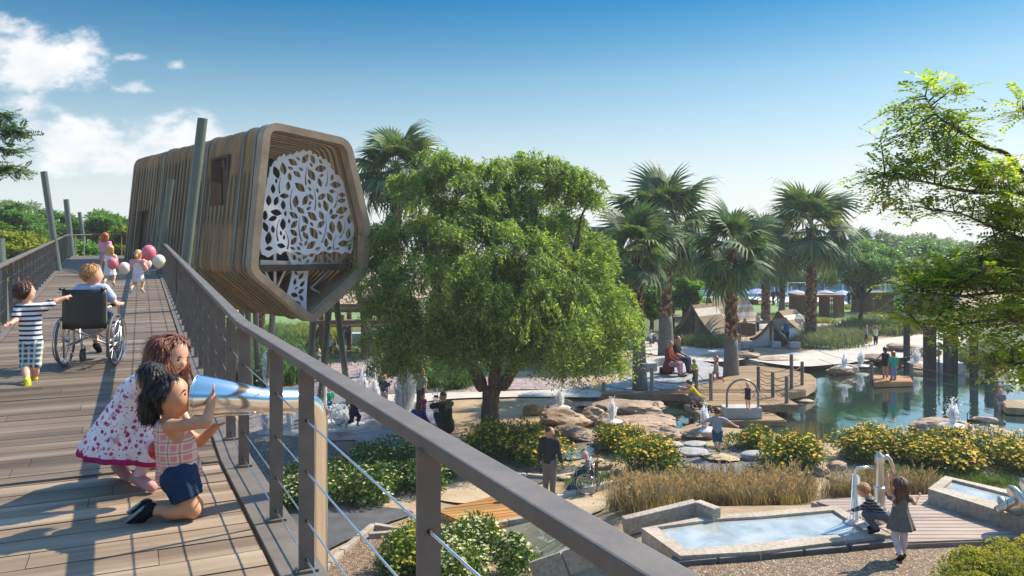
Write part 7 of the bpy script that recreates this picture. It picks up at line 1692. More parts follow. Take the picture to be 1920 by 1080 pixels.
# ------------------------------------------------------------------ tents, play structure, pavilions, pool
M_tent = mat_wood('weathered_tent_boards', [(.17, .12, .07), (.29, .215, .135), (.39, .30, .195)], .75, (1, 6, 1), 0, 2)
M_tent_l = mat_wood('tan_tent_canvas', [(.36, .27, .17), (.50, .39, .25), (.58, .46, .32)], .75, (1, 5, 1), 0, 1)  # paler tan than the other tent roofs
M_cream = mat_plain('cream_band', (.56, .52, .44), .7)
M_brownwood = mat_wood('brown_timber', [(.08, .045, .027), (.165, .095, .056), (.245, .155, .095)], .7, (4, 4, 1), .2, 2)
M_corten = mat_wood('orange_slats', [(.20, .09, .035), (.34, .17, .075), (.44, .25, .12)], .65, (6, 6, 1), .3, 2)
def tent(label, peak, left, right, d, length, head, mat, bands, th=.10, left_curl=0, gable=(None, None)):
    """A-shaped tent: two concave roof halves swept along the ridge direction"""
    c = W(peak[0], peak[1], d); zp = c.z; L = W(left[0], left[1], d); Rr_ = W(right[0], right[1], d); base = Vector((c.x, d, 0)); t = thing('tent', label, 'tent', base, 0, 'timber and canvas play tents')
    a = R(head); dirv = Vector((math.cos(a), math.sin(a), 0))
    for sgn, E in ((-1, L), (1, Rr_)):
        zb = max(E.z, 0.02); prof_ = []
        n = 12
        for i in range(n + 1):
            u = i / n; x = c.x + (E.x - c.x) * u; z = zp + (zb - zp) * (1 - (1 - u) ** 1.55)
            if left_curl and sgn < 0: z = zp + (zb - zp) * (1 - (1 - u) ** 1.55) + left_curl * max(0, u - .7) * 1.2
            prof_.append(Vector((x, d, z)))
        segs = [(0, 1.0, mat, 0)]
        vs = []; fs = []
        for i, p in enumerate(prof_):
            nrm = Vector((0, 0, 1)); vs += [p, p + dirv * length, p + dirv * length - nrm * th, p - nrm * th]
            if i: k = i * 4; fs += [(k - 4 + q, k + q, k + (q + 1) % 4, k - 4 + (q + 1) % 4) for q in range(4)]
        fs += [(0, 1, 2, 3), (len(vs) - 1, len(vs) - 2, len(vs) - 3, len(vs) - 4)]
        if sgn < 0: fs = [tuple(reversed(f)) for f in fs]
        mesh_obj('roof_panel', vs, fs, mat, t, True)
        for (u0, u1) in bands:
            mb = MB()
            i0 = int(u0 * n); i1 = max(i0 + 1, int(u1 * n)); A = prof_[i0]; B = prof_[i1]; up_ = Vector((0, 0, .02)); mb.add([A + up_ - dirv * .02, B + up_ - dirv * .02, B + up_ + dirv * (length + .02), A + up_ + dirv * (length + .02), A - dirv * .02 - up_ * 6, B - dirv * .02 - up_ * 6], [(0, 1, 2, 3), (0, 1, 5, 4)]); mb.build('pale_band', M_cream, t, True)
        mb = MB(); q = dirv * (-.03)
        for p0, p1 in zip(prof_, prof_[1:]): mb.bar(p0 + q - Vector((0, 0, .06)), p1 + q - Vector((0, 0, .06)), .07, .15)
        mb.build('edge_beam', M_brownwood, t, True)
    half = {}
    for sgn, E in ((-1, L), (1, Rr_)):
        zb = max(E.z, .02); half[sgn] = [Vector((c.x + (E.x - c.x) * u, d, zp - .06 + (zb - zp) * (1 - (1 - u) ** 1.55))) + dirv * .3 for u in np.linspace(0, 1, 13)]
    for sgn, mt in ((-1, gable[0]), (1, gable[1])):  # dark gables are panels standing in for the shade inside open tents
        if mt is None: continue
        vs = []; fs = []
        for i, p in enumerate(half[sgn]): vs += [p, Vector((p.x, p.y, 0))]; fs += [(2 * i - 2, 2 * i, 2 * i + 1, 2 * i - 1)] if i else []
        vs2 = [v + dirv * .06 for v in vs]; k = len(vs); mesh_obj('gable', vs + vs2, fs + [tuple(k + q for q in reversed(f)) for f in fs], mt, t, True)
    mb = MB(); mb.tube([Vector((c.x, d + .2, 0)), Vector((c.x, d + .2, zp - .1))], .06, 8); mb.build('tent_pole', M_brownwood, t, True); return t
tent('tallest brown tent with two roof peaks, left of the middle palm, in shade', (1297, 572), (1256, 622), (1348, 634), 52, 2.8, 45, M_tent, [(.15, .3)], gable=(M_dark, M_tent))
tent('tan tent behind the shaded one, with pale stripes across the roof', (1330, 558), (1300, 600), (1362, 606), 58, 4.2, 35, M_tent_l, [(.25, .4), (.55, .7)], gable=(M_dark, M_dark))
tent('open tent with a curled pale side, right of the middle palm', (1447, 600), (1406, 637), (1480, 637), 50.5, 2.4, 50, M_tent, [(.45, .9)], .1, .3, (M_cream, M_dark))
tent('low brown tent roof behind the curled tent', (1459, 583), (1430, 618), (1512, 622), 56, 2.6, 45, M_tent, [(.2, .35), (.75, .85)], gable=(M_tent, M_tent))
b = G(1336, 622); t = thing('play_counter', 'green play counter between the tents', 'counter', b); mb = MB(); mb.box((b.x, b.y, .45), (1.5, .6, .9)); mb.build('cabinet', cloth('1e4a30'), t, True, bevel=.02); mb = MB(); mb.box((b.x, b.y, .93), (1.7, .75, .06)); mb.build('top', M_conc, t, True)
b = G(1395, 628); t = thing('timber_crate', 'low brown timber crate between the two palms where a child leans', 'crate', b); mb = MB()
for i in range(4): mb.box((b.x, b.y - .4, .12 + .2 * i), (1.4, .04, .17)); mb.box((b.x, b.y + .4, .12 + .2 * i), (1.4, .04, .17)); mb.box((b.x - .7, b.y, .12 + .2 * i), (.04, .76, .17)); mb.box((b.x + .7, b.y, .12 + .2 * i), (.04, .76, .17))
mb.build('slats', M_brownwood, t, True)
# climbing frame to the left of the two palms
t = thing('climbing_frame', 'brown climbing frame beside the tall left palm', 'climbing frame', G(1272, 612)); P = [W(px, 600, d_) for px, d_ in ((1261, 58), (1281, 58), (1263, 60), (1283, 60))]
for p in P: mb = MB(); mb.box((p.x, p.y, 1.1), (.14, .14, 2.2)); mb.build('post', M_brownwood, t, True)
mb = MB(); mb.box(((P[0].x + P[1].x) / 2, 59, 1.15), (1.1, 2.2, .1)); mb.build('platform', M_brownwood, t, True)
for zz in (1.7, 2.1): mb = MB(); mb.bar((P[0].x, 58, zz), (P[1].x, 58, zz), .06, .08); mb.build('rail', M_brownwood, t, True)
mb = MB(); mb.bar(W(1268, 592, 56), W(1252, 584, 56.5), .1, .05); mb.build('slide', M_silver, t, True)

# timber playground behind the splash pad
t = thing('timber_playground', 'brown timber play platform on thick posts behind the splash pad', 'play structure', G(680, 664)); D0 = 45.5
X = lambda px, d_=D0: (px - 960) / F * d_
for px, d_, y in ((603, 45.5, 575), (641, 46, 590), (682, 45.2, 562), (711, 45.8, 560), (726, 47, 575), (655, 49, 575), (693, 49, 572), (735, 49, 570)):
    top = EYE - (y - HZ) / F * d_; mb = MB(); mb.box((X(px, d_), d_, top / 2), (.28, .28, top)); mb.build('post', M_brownwood, t, True, bevel=.02)
for y, d_ in ((604, 45.3), (604, 48.9), (581, 45.3), (573, 48.9)):
    z = EYE - (y - HZ) / F * d_; mb = MB(); mb.bar((X(596, d_), d_ - .22, z), (X(742, d_), d_ - .22, z), .12, .24); mb.build('beam', M_brownwood, t, True, bevel=.01)
z = EYE - (606 - HZ) / F * 47; mb = MB(); mb.box(((X(600) + X(740)) / 2, 47.1, z), (X(740) - X(600), 3.4, .12)); mb.build('platform', M_board, t, True)
mb = MB()
for i in range(7): mb.bar((X(686), 45.05, .25 + i * .26), (X(709), 45.05, .25 + i * .26), .05, .17)
mb.build('climbing_wall', M_brownwood, t, True); mb = MB(); mb.box((X(705, 49), 49.2, 2.5), (1.7, .06, .9)); mb.build('green_panel', cloth('3f9a78'), t, True)
mb = MB(); mb.bar((X(560), 46, .05), (X(604), 46, 1.9), 1.3, .12); mb.build('ramp', M_dark, t, True)
mb = MB(); mb.bar((X(720), 44.6, .9), (X(752), 44.2, .35), .2, .2); mb.tube([(X(705), 45, 1.6), (X(722), 44.7, .95), (X(745), 44.3, .5)], .12, 8); mb.build('slide_pole', M_pole, t, True)
t = thing('stone_block', 'pale stone block under the timber playground', 'block', G(665, 640)); mb = MB(); mb.box((X(668, 52), 52, .35), (2.2, .8, .7)); mb.build('block', M_conc, t, True, bevel=.03)

# slatted pavilions by the lawn
def pavilion(label, segs, x0, x1, ytop, d, roof=True):
    t = thing('slatted_pavilion', label, 'pavilion', (X(x0, d), d, 0), 0, 'slatted pavilions by the pool'); z = EYE - (ytop - HZ) / F * d
    if roof: mb = MB(); mb.box(((X(x0, d) + X(x1, d)) / 2, d + 1.2, z), (X(x1, d) - X(x0, d), 2.8, .22)); mb.build('roof', M_corten, t, True, bevel=.02)
    for (a, b) in segs:
        mb = MB(); n = max(4, int((X(b, d) - X(a, d)) / .15))
        for side in (0, 2.3):
            for i in range(n + 1): mb.box((X(a, d) + (X(b, d) - X(a, d)) * i / n, d + side, (z - .1) / 2), (.055, .09, z - .12))
        for q in (0, 1):
            for i in range(8): mb.box((X((a, b)[q], d), d + .15 + i * .28, (z - .1) / 2), (.09, .055, z - .12))
        mb.build('slat_screen', M_corten, t, True)
    return t
pavilion('orange-brown slatted pavilion with an opening, beside the wide palm', [(1497, 1514), (1555, 1582)], 1496, 1583, 555, 70)
pavilion('orange-brown slat screen behind the umbrella tree', [(1618, 1662), (1668, 1676)], 1616, 1678, 551, 74)
pavilion('small tan slatted pavilion left of the round tree', [(1279, 1302)], 1278, 1303, 540, 84)
pavilion('slatted pavilion half hidden by the overhanging leaves', [(1720, 1745), (1760, 1790)], 1715, 1795, 552, 74)
# low building behind the pool
M_wallg = mat_ground('grey_concrete_wall', [(.16, .17, .185), (.21, .22, .235)], .4, 6, .8, .1, .1)
M_glass = mat_plain('dark_recess', (.035, .04, .045), .25, 0, .3, .3); M_slab = mat_plain('pale_roof_slab', (.42, .43, .45), .6)
t = thing('pool_building', 'long low grey building with pale roof slabs behind the pool', 'building', (X(1500, 112), 112, 0)); DB = 112
zz = lambda y, d_=DB: EYE - (y - HZ) / F * d_
for (x0, x1, y0, y1, d_, nm, mt) in ((1230, 1960, 532, 545, 112, 'base_wall', M_wallg), (1230, 1960, 508, 514, 113, 'roof_slab', M_slab), (1230, 1960, 514, 534, 117, 'recess', M_glass), (1300, 1960, 478, 508, 119, 'upper_storey', M_glass), (1300, 1960, 472, 478, 118, 'roof_slab', M_wallg)):
    mb = MB(); dz = .04 if nm != 'roof_slab' else 0; z0, z1 = zz(y1, d_), zz(y0, d_); mb.box(((X(x0, d_) + X(x1, d_)) / 2, d_ + 2, (max(z0, -.05) + z1) / 2), (X(x1, d_) - X(x0, d_), 4, z1 - max(z0, -.05))); mb.build(nm, mt, t, True)
for i, px in enumerate((1452, 1484, 1545, 1580, 1625, 1660, 1400, 1360)):
    mb = MB(); x = X(px, 111); mb.tube([(x, 111, 0), (x, 111, 1.1), (x - .6, 111, 2.4)], .09, 6); mb.tube([(x, 111, 1.1), (x + .6, 111, 2.4)], .09, 6); mb.build('forked_column', M_white, t, True)
mb = MB(); mb.box((X(1545, 115), 115.5, 2), (7, .3, 2.2)); mb.build('orange_wall', M_corten, t, True)
t = thing('dark_building', 'dark slatted building block rising between the big tree and the palms', 'building', (X(1100, 75), 75, 0)); mb = MB()
z1 = EYE + (456 - 430) / F * 75; mb.box((X(1098, 75), 77, z1 / 2), (5.4, 4, z1)); mb.build('wall', M_glass, t, True); mb = MB()
for i in range(24): mb.box((X(1048, 75) + i * .225, 74.9, z1 / 2), (.09, .12, z1)); 
mb.build('slats', M_charred, t, True); mb = MB(); mb.box((X(1098, 75), 77, z1 + .12), (5.9, 4.6, .24)); mb.build('roof', M_wallg, t, True)
# white frame at the pool, parasols, loungers
t = thing('white_frame', 'thin white rectangular frame standing by the pool', 'frame', (X(1493, 96), 96, 0)); mb = MB()
for a, b_ in (((1477, 559), (1477, 530)), ((1511, 559), (1511, 530)), ((1477, 530), (1511, 530))): mb.tube([W(*a, 96), W(*b_, 96)], .05, 6)
mb.build('bars', M_white, t, True)
M_par = mat_plain('lavender_blue_fabric', (.30, .33, .55), .7)
def parasol(px, py, d, label):
    z = EYE - (py - HZ) / F * d; x = X(px, d); t = thing('parasol', label, 'parasol', (x, d, 0), 0, 'blue parasols by the pool'); mb = MB(); mb.lathe([(1.35, -.42), (1.3, -.40), (.7, -.12), (.05, .06)], (x, d, z + .35), 10); mb.build('canopy', M_par, t, True); mb = MB(); mb.tube([(x, d, 0), (x, d, z + .3)], .03, 6); mb.build('pole', M_white, t, True)
for px, py, d, lab in ((1420, 548, 86, 'blue parasol right of the middle palm, leftmost by the pool'), (1494, 551, 84, 'blue parasol between the lawn palm and the wide palm'), (1548, 551, 86, 'blue parasol seen over the slatted pavilion'), (1580, 551, 92, 'blue parasol right of the pavilion roof')): parasol(px, py, d, lab)
M_loun = mat_plain('red_brown_lounger', (.20, .085, .05), .6)
def lounger(x, y, rz, label):
    t = thing('sun_lounger', label, 'sun lounger', (x, y, .04), rz, 'red-brown loungers by the pool'); mb = MB(); mb.box((0, .3, .32), (.62, 1.25, .07)); mb.build('seat', M_loun, t); mb = MB(); mb.box((0, -.62, .52), (.62, .72, .07), (Vector((1, 0, 0)), Vector((0, .80, -.6)), Vector((0, .6, .80)))); mb.build('backrest', M_loun, t); mb = MB()
    for sx in (-.26, .26):
        for sy in (-.2, .8): mb.box((sx, sy, .15), (.05, .05, .3))
    mb.build('legs', M_loun, t)
for i, (px, d) in enumerate([(1400, 86), (1412, 87), (1425, 85.5), (1446, 85), (1478, 83), (1490, 82), (1505, 82), (1532, 84), (1545, 83), (1566, 85)]):
    lounger(X(px, d), d, R(60 + (i % 3) * 8), 'red-brown sun lounger on the pale paving beside the pool')
t = thing('planter', 'pale square planter at the left end of the pool loungers', 'planter', (X(1383, 84), 84, 0)); mb = MB(); mb.box((X(1384, 84), 84, .35), (1.1, .7, .7)); mb.build('box', M_conc, t, True, bevel=.03)
t = thing('low_wall', 'pale low wall block behind the brown tents', 'wall', (X(1482, 64), 64, 0)); mb = MB(); mb.box((X(1487, 64), 64, .38), (1.6, .5, .76)); mb.build('block', M_slab, t, True, bevel=.02); mb = MB(); mb.box((X(1504, 64), 64.1, .33), (.75, .5, .66)); mb.build('end_block', M_trough, t, True)
# ------------------------------------------------------------------ people in the garden
def pg(label, px, py, h_px, face, kind='child', pose=None, over=None, z=None, group=None, dz=0.0, fall=.02, **kw):
    b = at_z(px, py, z) if z is not None else G(px, py); b.z += dz; H = h_px * b.y / F
    return person(label, b, face, H, kind, pose, over, vox=max(.012, min(.045, 1.1 * b.y / F)), group=group, **kw)
# at the pump
b = at_z(1640, 998, RZ); H = 1.16
person('fair-haired boy in black and white plaid shirt crouching on the basin rim', b, 165, H, 'child', 'crouch', dict(pelvis=(0, -.13, .27), hipR=(.055, -.12, .26), hipL=(-.055, -.12, .26), chest=(0, .03, .42), neck=(0, .10, .51), head=(0, .16, .60), shR=(.11, .07, .49), shL=(-.11, .07, .49), elR=(.16, .02, .36), wrR=(.15, -.04, .25), handR=(.15, -.05, .19), elL=(-.10, .18, .38), wrL=(-.02, .30, .30), handL=(0, .36, .28), knR=(.10, .10, .29), knL=(-.07, .14, .27), anR=(.10, -.03, .06), toeR=(.11, .06, .02), headup=(0, .5, .8)), 0, ('short', 'blond'), ('long', mat_plaid('black_white_plaid', RGB('16181d'), RGB('3a3f49'), RGB('c8cacc'), 6, .6)), ('pants', '5a6070'), '17181b', .010)
b = G(1688, 1050); H = 1.34
fg = person('girl with long brown hair in a grey dress and white tights working the pump handle', b, 100, H, 'child', None, dict(shR=(.105, .02, .745), elR=(.20, .02, .66), wrR=(.27, .05, .72), handR=(.31, .06, .755), elL=(-.13, .06, .84), wrL=(-.10, .10, .97), handL=(-.09, .11, 1.03), knL=(-.055, .02, .26), anL=(-.06, -.10, .07), toeL=(-.06, -.04, .01), anR=(.05, .02, .045), toeR=(.055, .11, .018)), 0, ('long', 'brown'), ('none', None), None, '101012', .010, tights='d6c6c4')
sdf_obj('dress', [cap((0, 0, .98), (0, 0, .82), .078 * H, .085 * H, .03, flat=((0, 1, 0), .75)), cap((0, 0, .86), (0, -.01, .52), .085 * H, .165 * H, .05, flat=((0, 1, 0), .85), wave=(9, .06, .4)), cap((-.12, 0, .985), (-.17, .02, 1.01), .05, .05), cap((.12, 0, .985), (.19, .02, .95), .05, .05), cut((0, 0, .50), (0, 0, -1)), cut((0, 0, 1.03), (0, 0, 1))], .011, mat_plain('grey_tweed', (.13, .118, .105), .9, 0, .3, 30), fg)
mb = MB(); mb.tube([(.122 * math.cos(a), .098 * math.sin(a), .80) for a in np.linspace(0, 6.283, 24, endpoint=False)], .016, 6, closed=True); mb.build('sash', cloth('a03a34'), fg, smooth=True)
# man and the boy in the wheelchair
man = pg('man in a charcoal long-sleeved top and grey trousers standing beside the wheelchair', 1030, 932, 132, 60, 'adult', None, dict(elR=(.15, .01, .64), wrR=(.165, .06, .50), handR=(.168, .08, .455), look=(.75, .5, -.2)), skin=1, hair=('crop', 'dark'), top=('long', '2e3032'), bottom=('pants', '6e6a66'), shoes='222222')
wb = G(1103, 924); wz = R(180 - 15 + 0 - 90)
make_wheelchair('wheelchair with thin wheels facing left on the sandy path', wb, wz, 1.0)
H = 1.25; fd = 180 - 15
person('boy in a striped jumper and teal trousers sitting in the wheelchair beside the man', (wb.x + .03, wb.y, wb.z + .215), fd, H, 'child', 'sit', dict(head=(0, .10, .63), neck=(0, .05, .545), knR=(.06, .24, .27), knL=(-.06, .24, .27), anR=(.06, .36, -.06), anL=(-.06, .36, -.06), toeR=(.065, .44, -.09), toeL=(-.065, .44, -.09), elL=(-.17, -.02, .40), wrL=(-.2, .0, .28), handL=(-.2, .02, .24), look=(-.8, -.1, -.55)), 0, ('short', 'dark'), ('long', mat_stripe('grey_stripes', 'b8b8b4', '2c2d30', 9, .5)), ('pants', '17544e'), '24488a', .017)
# boy on the stepping stones
pg('boy in grey t-shirt and blue check shorts balancing with arms outstretched', 1345, 858, 88, 78, 'child', None, dict(elR=(.25, .01, .68), wrR=(.38, .02, .60), handR=(.43, .03, .58), elL=(-.25, .02, .67), wrL=(-.37, .03, .60), handL=(-.42, .04, .57), knR=(.06, .05, .27), anR=(.04, -.02, .06), toeR=(.04, .07, .03), knL=(-.05, .02, .27), anL=(-.01, -.06, .10), toeL=(0, .02, .05), look=(-.3, .9, -.2)), dz=.12, skin=0, hair=('short', 'brown'), top=('tshirt', '9a9ca2'), bottom=('long_shorts', mat_plaid('blue_check', RGB('1d4a6a'), RGB('16202e'), RGB('3a86a8'), 6, .4)), shoes='6a7a2a')
# boardwalk children
pg('crouching child in a yellow shirt reaching over the water from the floating deck', 1303, 764, 78, 175, 'child', 'crouch', dict(elR=(.18, .10, .42), wrR=(.2, .28, .44), handR=(.2, .36, .46), elL=(-.16, .16, .40), wrL=(-.12, .32, .42), handL=(-.12, .40, .42)), z=-.10, skin=0, hair=('curly', 'dark'), top=('tshirt', 'b8a02e'), bottom=('shorts', '8a7a80'), shoes='2a3a2a')
pg('small girl in a dark purple dress standing on the concrete block under the arch', 1402, 768, 52, 265, 'child', None, dict(elR=(.20, .04, .74), wrR=(.27, .08, .85), handR=(.29, .1, .88), elL=(-.20, .04, .70), wrL=(-.22, .1, .58), knR=(.05, .06, .27), anR=(.02, -.03, .06), toeR=(.02, .05, .03)), z=.32, skin=0, hair=('short', 'blond'), top=('dress', '3a1f4a', .16, .12), bottom=None, shoes='c79a86')
pg('boy in a yellow t-shirt walking on the paving beside the rope post', 1301, 716, 43, 300, 'child', 'walk', None, skin=1, hair=('short', 'brown'), top=('tshirt', 'c2b41e'), bottom=('pants', '23252c'), shoes='1a1a1a')
pg('girl with flying hair in a grey dress and red tights running on the boardwalk', 1343, 722, 56, 180, 'child', 'run', dict(elR=(.2, .0, .82), wrR=(.16, -.06, .9), handR=(.15, -.08, .94)), skin=0, hair=('long', 'ginger'), top=('dress', '9a9690', .14, .15), bottom=None, shoes='b0a0a0', tights='a8242c')
pg('woman in a rust-red top and skirt seated on the curved bench', 1254, 705, 92, 330, 'adult', 'sit', None, skin=1, hair=('crop', 'grey'), top=('long', '7a3424'), bottom=('skirt', '6e2c1e'), shoes='4a1f2c', tights='b08a98')
pg('man in a black t-shirt and jeans seated on the curved bench beside the woman', 1268, 698, 94, 335, 'adult', 'sit', None, skin=1, hair=('crop', 'dark'), top=('tshirt', '1c1c20'), bottom=('pants', '2a3350'), shoes='2a2018')
b = G(1247, 701); t = thing('handbag', 'dark navy holdall standing in front of the curved bench', 'bag', b); mb = MB(); mb.box((b.x, b.y - .2, .18), (.62, .28, .36)); mb.build('bag', cloth('161a2c'), t, True, bevel=.06); mb = MB(); mb.tube(arch_pts(Vector((b.x, b.y - .2, .32)), .28, .24), .02, 6); mb.build('handle', cloth('161a2c'), t, True, True)
pg('woman in a dark dress on the small raft, left of the pair', 1660, 709, 60, 70, 'child', 'walk', dict(elL=(-.18, .04, .64), wrL=(-.26, .06, .56), handL=(-.29, .07, .53)), z=-.06, skin=1, hair=('pony', 'black'), top=('dress', '1f1f26', .14, .12), bottom=None, shoes='a0443c')
pg('girl in a turquoise top and patterned leggings on the small raft, right of the pair', 1675, 713, 56, 92, 'child', None, None, z=-.06, skin=1, hair=('pony', 'ginger'), top=('tshirt', '1fa385'), bottom=('pants', mat_plaid('patterned_leggings', RGB('3a4a8a'), RGB('b8b8c8'), RGB('1a1a2a'), 8, 4)), shoes='2a1f1f')
b = at_z(1883, 758, -.02); person('small child in a checked shirt sitting on the edge of the right-hand raft', (b.x, b.y + .25, -.34), 250, 1.2, 'child', 'sit', dict(toeR=(.065, .30, .0), toeL=(-.065, .30, .0)), 0, ('short', 'ginger'), ('tshirt', mat_plaid('red_check', RGB('8a6a70'), RGB('4a4a58'), RGB('b8a8a8'), 7, .6)), ('shorts', 'b89a90'), 'c89a86', .03)
# on the far path
pg('boy in a pale t-shirt and dark shorts standing on the far path, left of two', 1624, 645, 36, 350, 'child', None, None, skin=1, hair=('short', 'brown'), top=('tshirt', 'a8acc0'), bottom=('shorts', '2a2c3a'), shoes='8a3a30')
pg('child in white shirt and navy trousers on the far path, hands on head', 1642, 647, 37, 85, 'child', None, dict(elR=(.2, .02, .86), wrR=(.1, -.02, .93), handR=(.06, -.03, .95), elL=(-.2, .02, .86), wrL=(-.1, -.02, .93), handL=(-.06, -.03, .95)), skin=1, hair=('short', 'black'), top=('tshirt', 'd0cec8'), bottom=('pants', '1d2440'), shoes='1a1a1a')
# by the tents
pg('man in a denim-blue shirt carrying a toddler in front of the curled tent', 1475, 649, 50, 200, 'adult', None, dict(elR=(.15, .06, .64), wrR=(.05, .17, .62), handR=(.0, .18, .62), elL=(-.15, .06, .64), wrL=(-.02, .18, .58), handL=(.03, .18, .58)), skin=1, hair=('short', 'dark'), top=('long', '4a6590'), bottom=('pants', '1c1e22'), shoes='d8d8d8')
b = G(1475, 649); person('toddler in white held in the arms of the man in the denim-blue shirt', (b.x - .32, b.y - .1, .62), 20, .85, 'child', 'walk', None, 1, ('short', 'dark'), ('tshirt', 'd8d6d4'), ('pants', '5a2030'), None, .035)
pg('woman in a black top and blue trousers standing right of the middle palm', 1382, 631, 42, 10, 'adult', 'walk', dict(wrR=(.1, .2, .66), handR=(.08, .24, .68)), skin=1, hair=('pony', 'dark'), top=('vest', '1c1a20'), bottom=('pants', '2a3f80'), shoes='c8c8c8')
pg('child in a pale top leaning over the timber crate', 1397, 622, 30, 250, 'child', 'crouch', None, dz=.25, skin=1, hair=('long', 'brown'), top=('tshirt', 'a09aa8'), bottom=('shorts', '8a5a4a'), shoes=None)
pg('man in a pale checked shirt behind the curled tent', 1421, 622, 34, 200, 'adult', None, None, skin=1, hair=('short', 'dark'), top=('tshirt', 'b8bcc8'), bottom=('pants', '4a4a50'), shoes='222222')
pg('boy in a white t-shirt and blue shorts between the two left palms, left of two', 1220, 651, 34, 300, 'child', None, dict(elL=(-.2, .05, .72), wrL=(-.3, .1, .72), handL=(-.34, .12, .73)), skin=1, hair=('short', 'brown'), top=('tshirt', 'd4d4d8'), bottom=('shorts', '5a6a9a'), shoes='6a3a30')
pg('child in a white top and pink shorts close to the tall left palm trunk', 1236, 655, 32, 280, 'child', None, None, skin=1, hair=('short', 'dark'), top=('tshirt', 'd8d2d2'), bottom=('long_shorts', '9a5a5e'), shoes='7a3a34')
pg('child in white and red standing on the climbing frame platform', 1267, 586, 28, 270, 'child', None, None, z=1.2, skin=1, hair=('short', 'ginger'), top=('tshirt', 'd0ccd4'), bottom=('shorts', '4a5a8a'), shoes='b03a30')
pg('small child in dark clothes in the shade of the left tent', 1308, 632, 26, 270, 'child', None, None, skin=2, hair=('short', 'black'), top=('tshirt', '2a3a4a'), bottom=('shorts', '20242a'), shoes='222222')
# around the pool
for px, d, kind, lab, top, bot in ((1450, 84, 'adult', 'person in black walking past the pool loungers, left of two', '1c1e24', '1c1e24'), (1459, 84.5, 'adult', 'person in a dark top and pale trousers by the loungers, right of two', '24262e', 'a0a0a4'), (1592, 82, 'adult', 'person in black and yellow by the pool near the reddish palm', '1a1a1e', '15151a'), (1540, 86, 'child', 'child in red beside the pool behind the pavilion', 'b03a30', '5a3030'), (1550, 86.5, 'adult', 'person in navy beside the pool behind the pavilion', '1c2440', '1c2440')):
    person(lab, (X(px, d), d, .04), 120, 1.7 if kind == 'adult' else 1.2, kind, 'walk', None, 1, ('short', 'dark'), ('tshirt', top), ('pants', bot), '1a1a1a', .06)
# splash pad
pg('red-haired boy in a navy t-shirt standing between the jets of the splash pad', 721, 762, 62, 262, 'child', None, None, skin=0, hair=('short', 'ginger'), top=('tshirt', '272c66'), bottom=('long_shorts', '8a7a80'), shoes='c89a86')
pg('boy in a grey t-shirt with a blue print standing right of the tallest jet', 789, 766, 78, 240, 'child', None, dict(wrR=(.13, .12, .55), handR=(.1, .16, .53), anR=(.09, .0, .045), toeR=(.1, .08, .018)), skin=0, hair=('long', 'blond'), top=('tshirt', '8d9499'), bottom=('pants', '3c3e44'), shoes='2a2a2c')
hb = pg('man in a dark olive sweater kneeling and photographing the jets with his phone', 834, 812, 118, 125, 'adult', 'crouch', dict(pelvis=(0, -.08, .17), hipR=(.055, -.07, .17), hipL=(-.055, -.07, .17), chest=(0, -.02, .37), neck=(0, .02, .49), head=(0, .05, .585), shR=(.115, 0, .455), shL=(-.115, 0, .455), elR=(.16, .13, .42), wrR=(.06, .23, .50), handR=(.03, .26, .53), elL=(-.16, .13, .42), wrL=(-.06, .23, .50), handL=(-.03, .26, .53)), skin=0, hair=('crop', 'dark'), top=('long', '24271f'), bottom=('pants', '22283f'), shoes='2a2a2a')
mb = MB(); bb = G(834, 812); hh = 118 * bb.y / F; mb.box(tuple(Vector(bb) + Vector((-.16 * hh, .22 * hh, .54 * hh))), (.16, .02, .085)); tag(mb.build('phone', M_black, bevel=.004), 'black phone held up by the man in the olive sweater', 'phone')
pg('woman with a brown headscarf in a purple top sitting by the splash pad', 782, 808, 98, 60, 'adult', 'floor', None, skin=0, hair=('hijab', 'brown'), top=('long', '3f2f8a'), bottom=('pants', '2a2a50'), shoes=None)
b = G(790, 806); person('bald baby in pink looking over the shoulder of the woman in purple', (b.x + .05, b.y + .25, b.z + .42), 250, .78, 'child', 'walk', None, 0, ('bald', 'brown'), ('tshirt', 'b04a80'), ('shorts', 'b04a80'), None, .02)
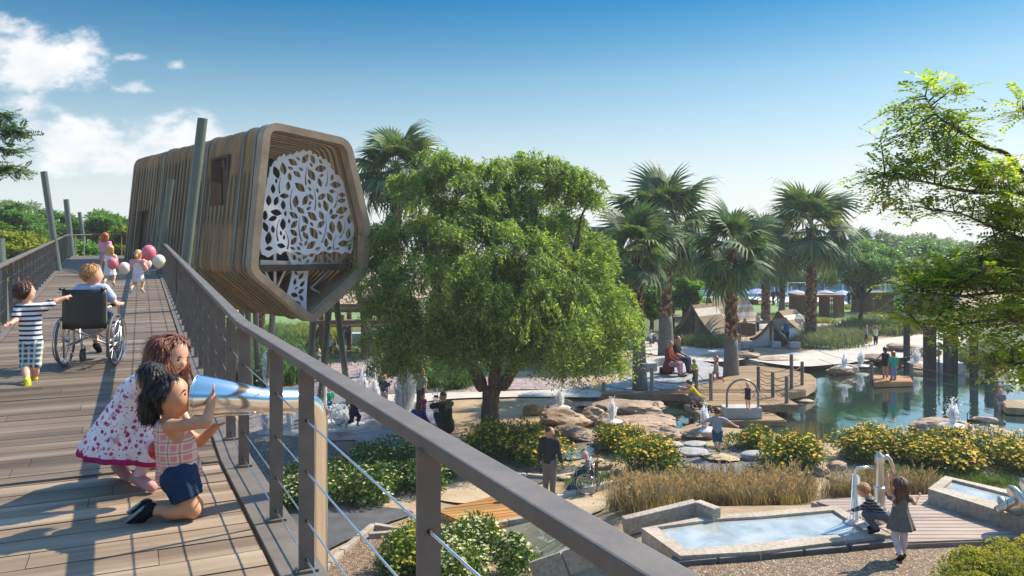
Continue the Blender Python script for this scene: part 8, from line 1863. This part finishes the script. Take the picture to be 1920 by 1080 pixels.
pg('child in a navy tunic running through the water behind the handrail', 664, 808, 74, 60, 'child', 'run', None, skin=1, hair=('short', 'dark'), top=('dress', '1e2340', .12, .13), bottom=('capri', '17181e'), shoes=None)
pg('child in a turquoise top crouching by the jet beside the horn pipe', 617, 782, 60, 300, 'child', None, None, skin=0, hair=('short', 'brown'), top=('tshirt', '2a9a84'), bottom=('shorts', '3a5a9a'), shoes=None)
pg('boy in a patterned shirt and black trousers leaning on the treehouse leg', 596, 708, 56, 20, 'child', 'walk', dict(elR=(.16, .1, .7), wrR=(.14, .24, .76), handR=(.13, .28, .78)), skin=0, hair=('short', 'dark'), top=('tshirt', '8a928a'), bottom=('pants', '1a1a1a'), shoes='222222')
pg('girl in a white top and dark red trousers standing among the treehouse legs', 619, 672, 46, 250, 'child', None, None, skin=1, hair=('short', 'black'), top=('tshirt', 'c8c2ba'), bottom=('pants', '6a1f26'), shoes='8a4a5a')
pg('child in a brown vest crouching beside the girl in red trousers', 632, 671, 42, 200, 'child', 'crouch', None, skin=1, hair=('short', 'dark'), top=('vest', '8a7a5a'), bottom=('shorts', '6a5a4a'), shoes=None)
pg('toddler in pink and white sitting on the sand in front of the timber playground', 693, 671, 52, 260, 'child', 'floor', None, skin=0, hair=('short', 'ginger'), top=('tshirt', 'd8b0a8'), bottom=('shorts', 'd88a80'), shoes=None)
b = W(651, 618, 45.0); person('child in dark clothes climbing the timber playground', (b.x, b.y, .95), 95, 1.15, 'child', 'run', None, 1, ('short', 'black'), ('tshirt', '4a4e58'), ('pants', '1d2438'), '222222', .03)
# ------------------------------------------------------------------ air
mb = MB(); mb.box((0, 0, 5.5), (6400, 6400, 15)); m, nt, b_ = nmat('air'); nt.nodes.remove(b_); pv = nt.nodes.new('ShaderNodeVolumePrincipled'); pv.inputs['Color'].default_value = (.93, .96, 1, 1); pv.inputs['Density'].default_value = .0007; pv.inputs['Anisotropy'].default_value = 0.1
nt.links.new(pv.outputs[0], nt.nodes['Material Output'].inputs['Volume']); stuff(mb.build('haze', m))
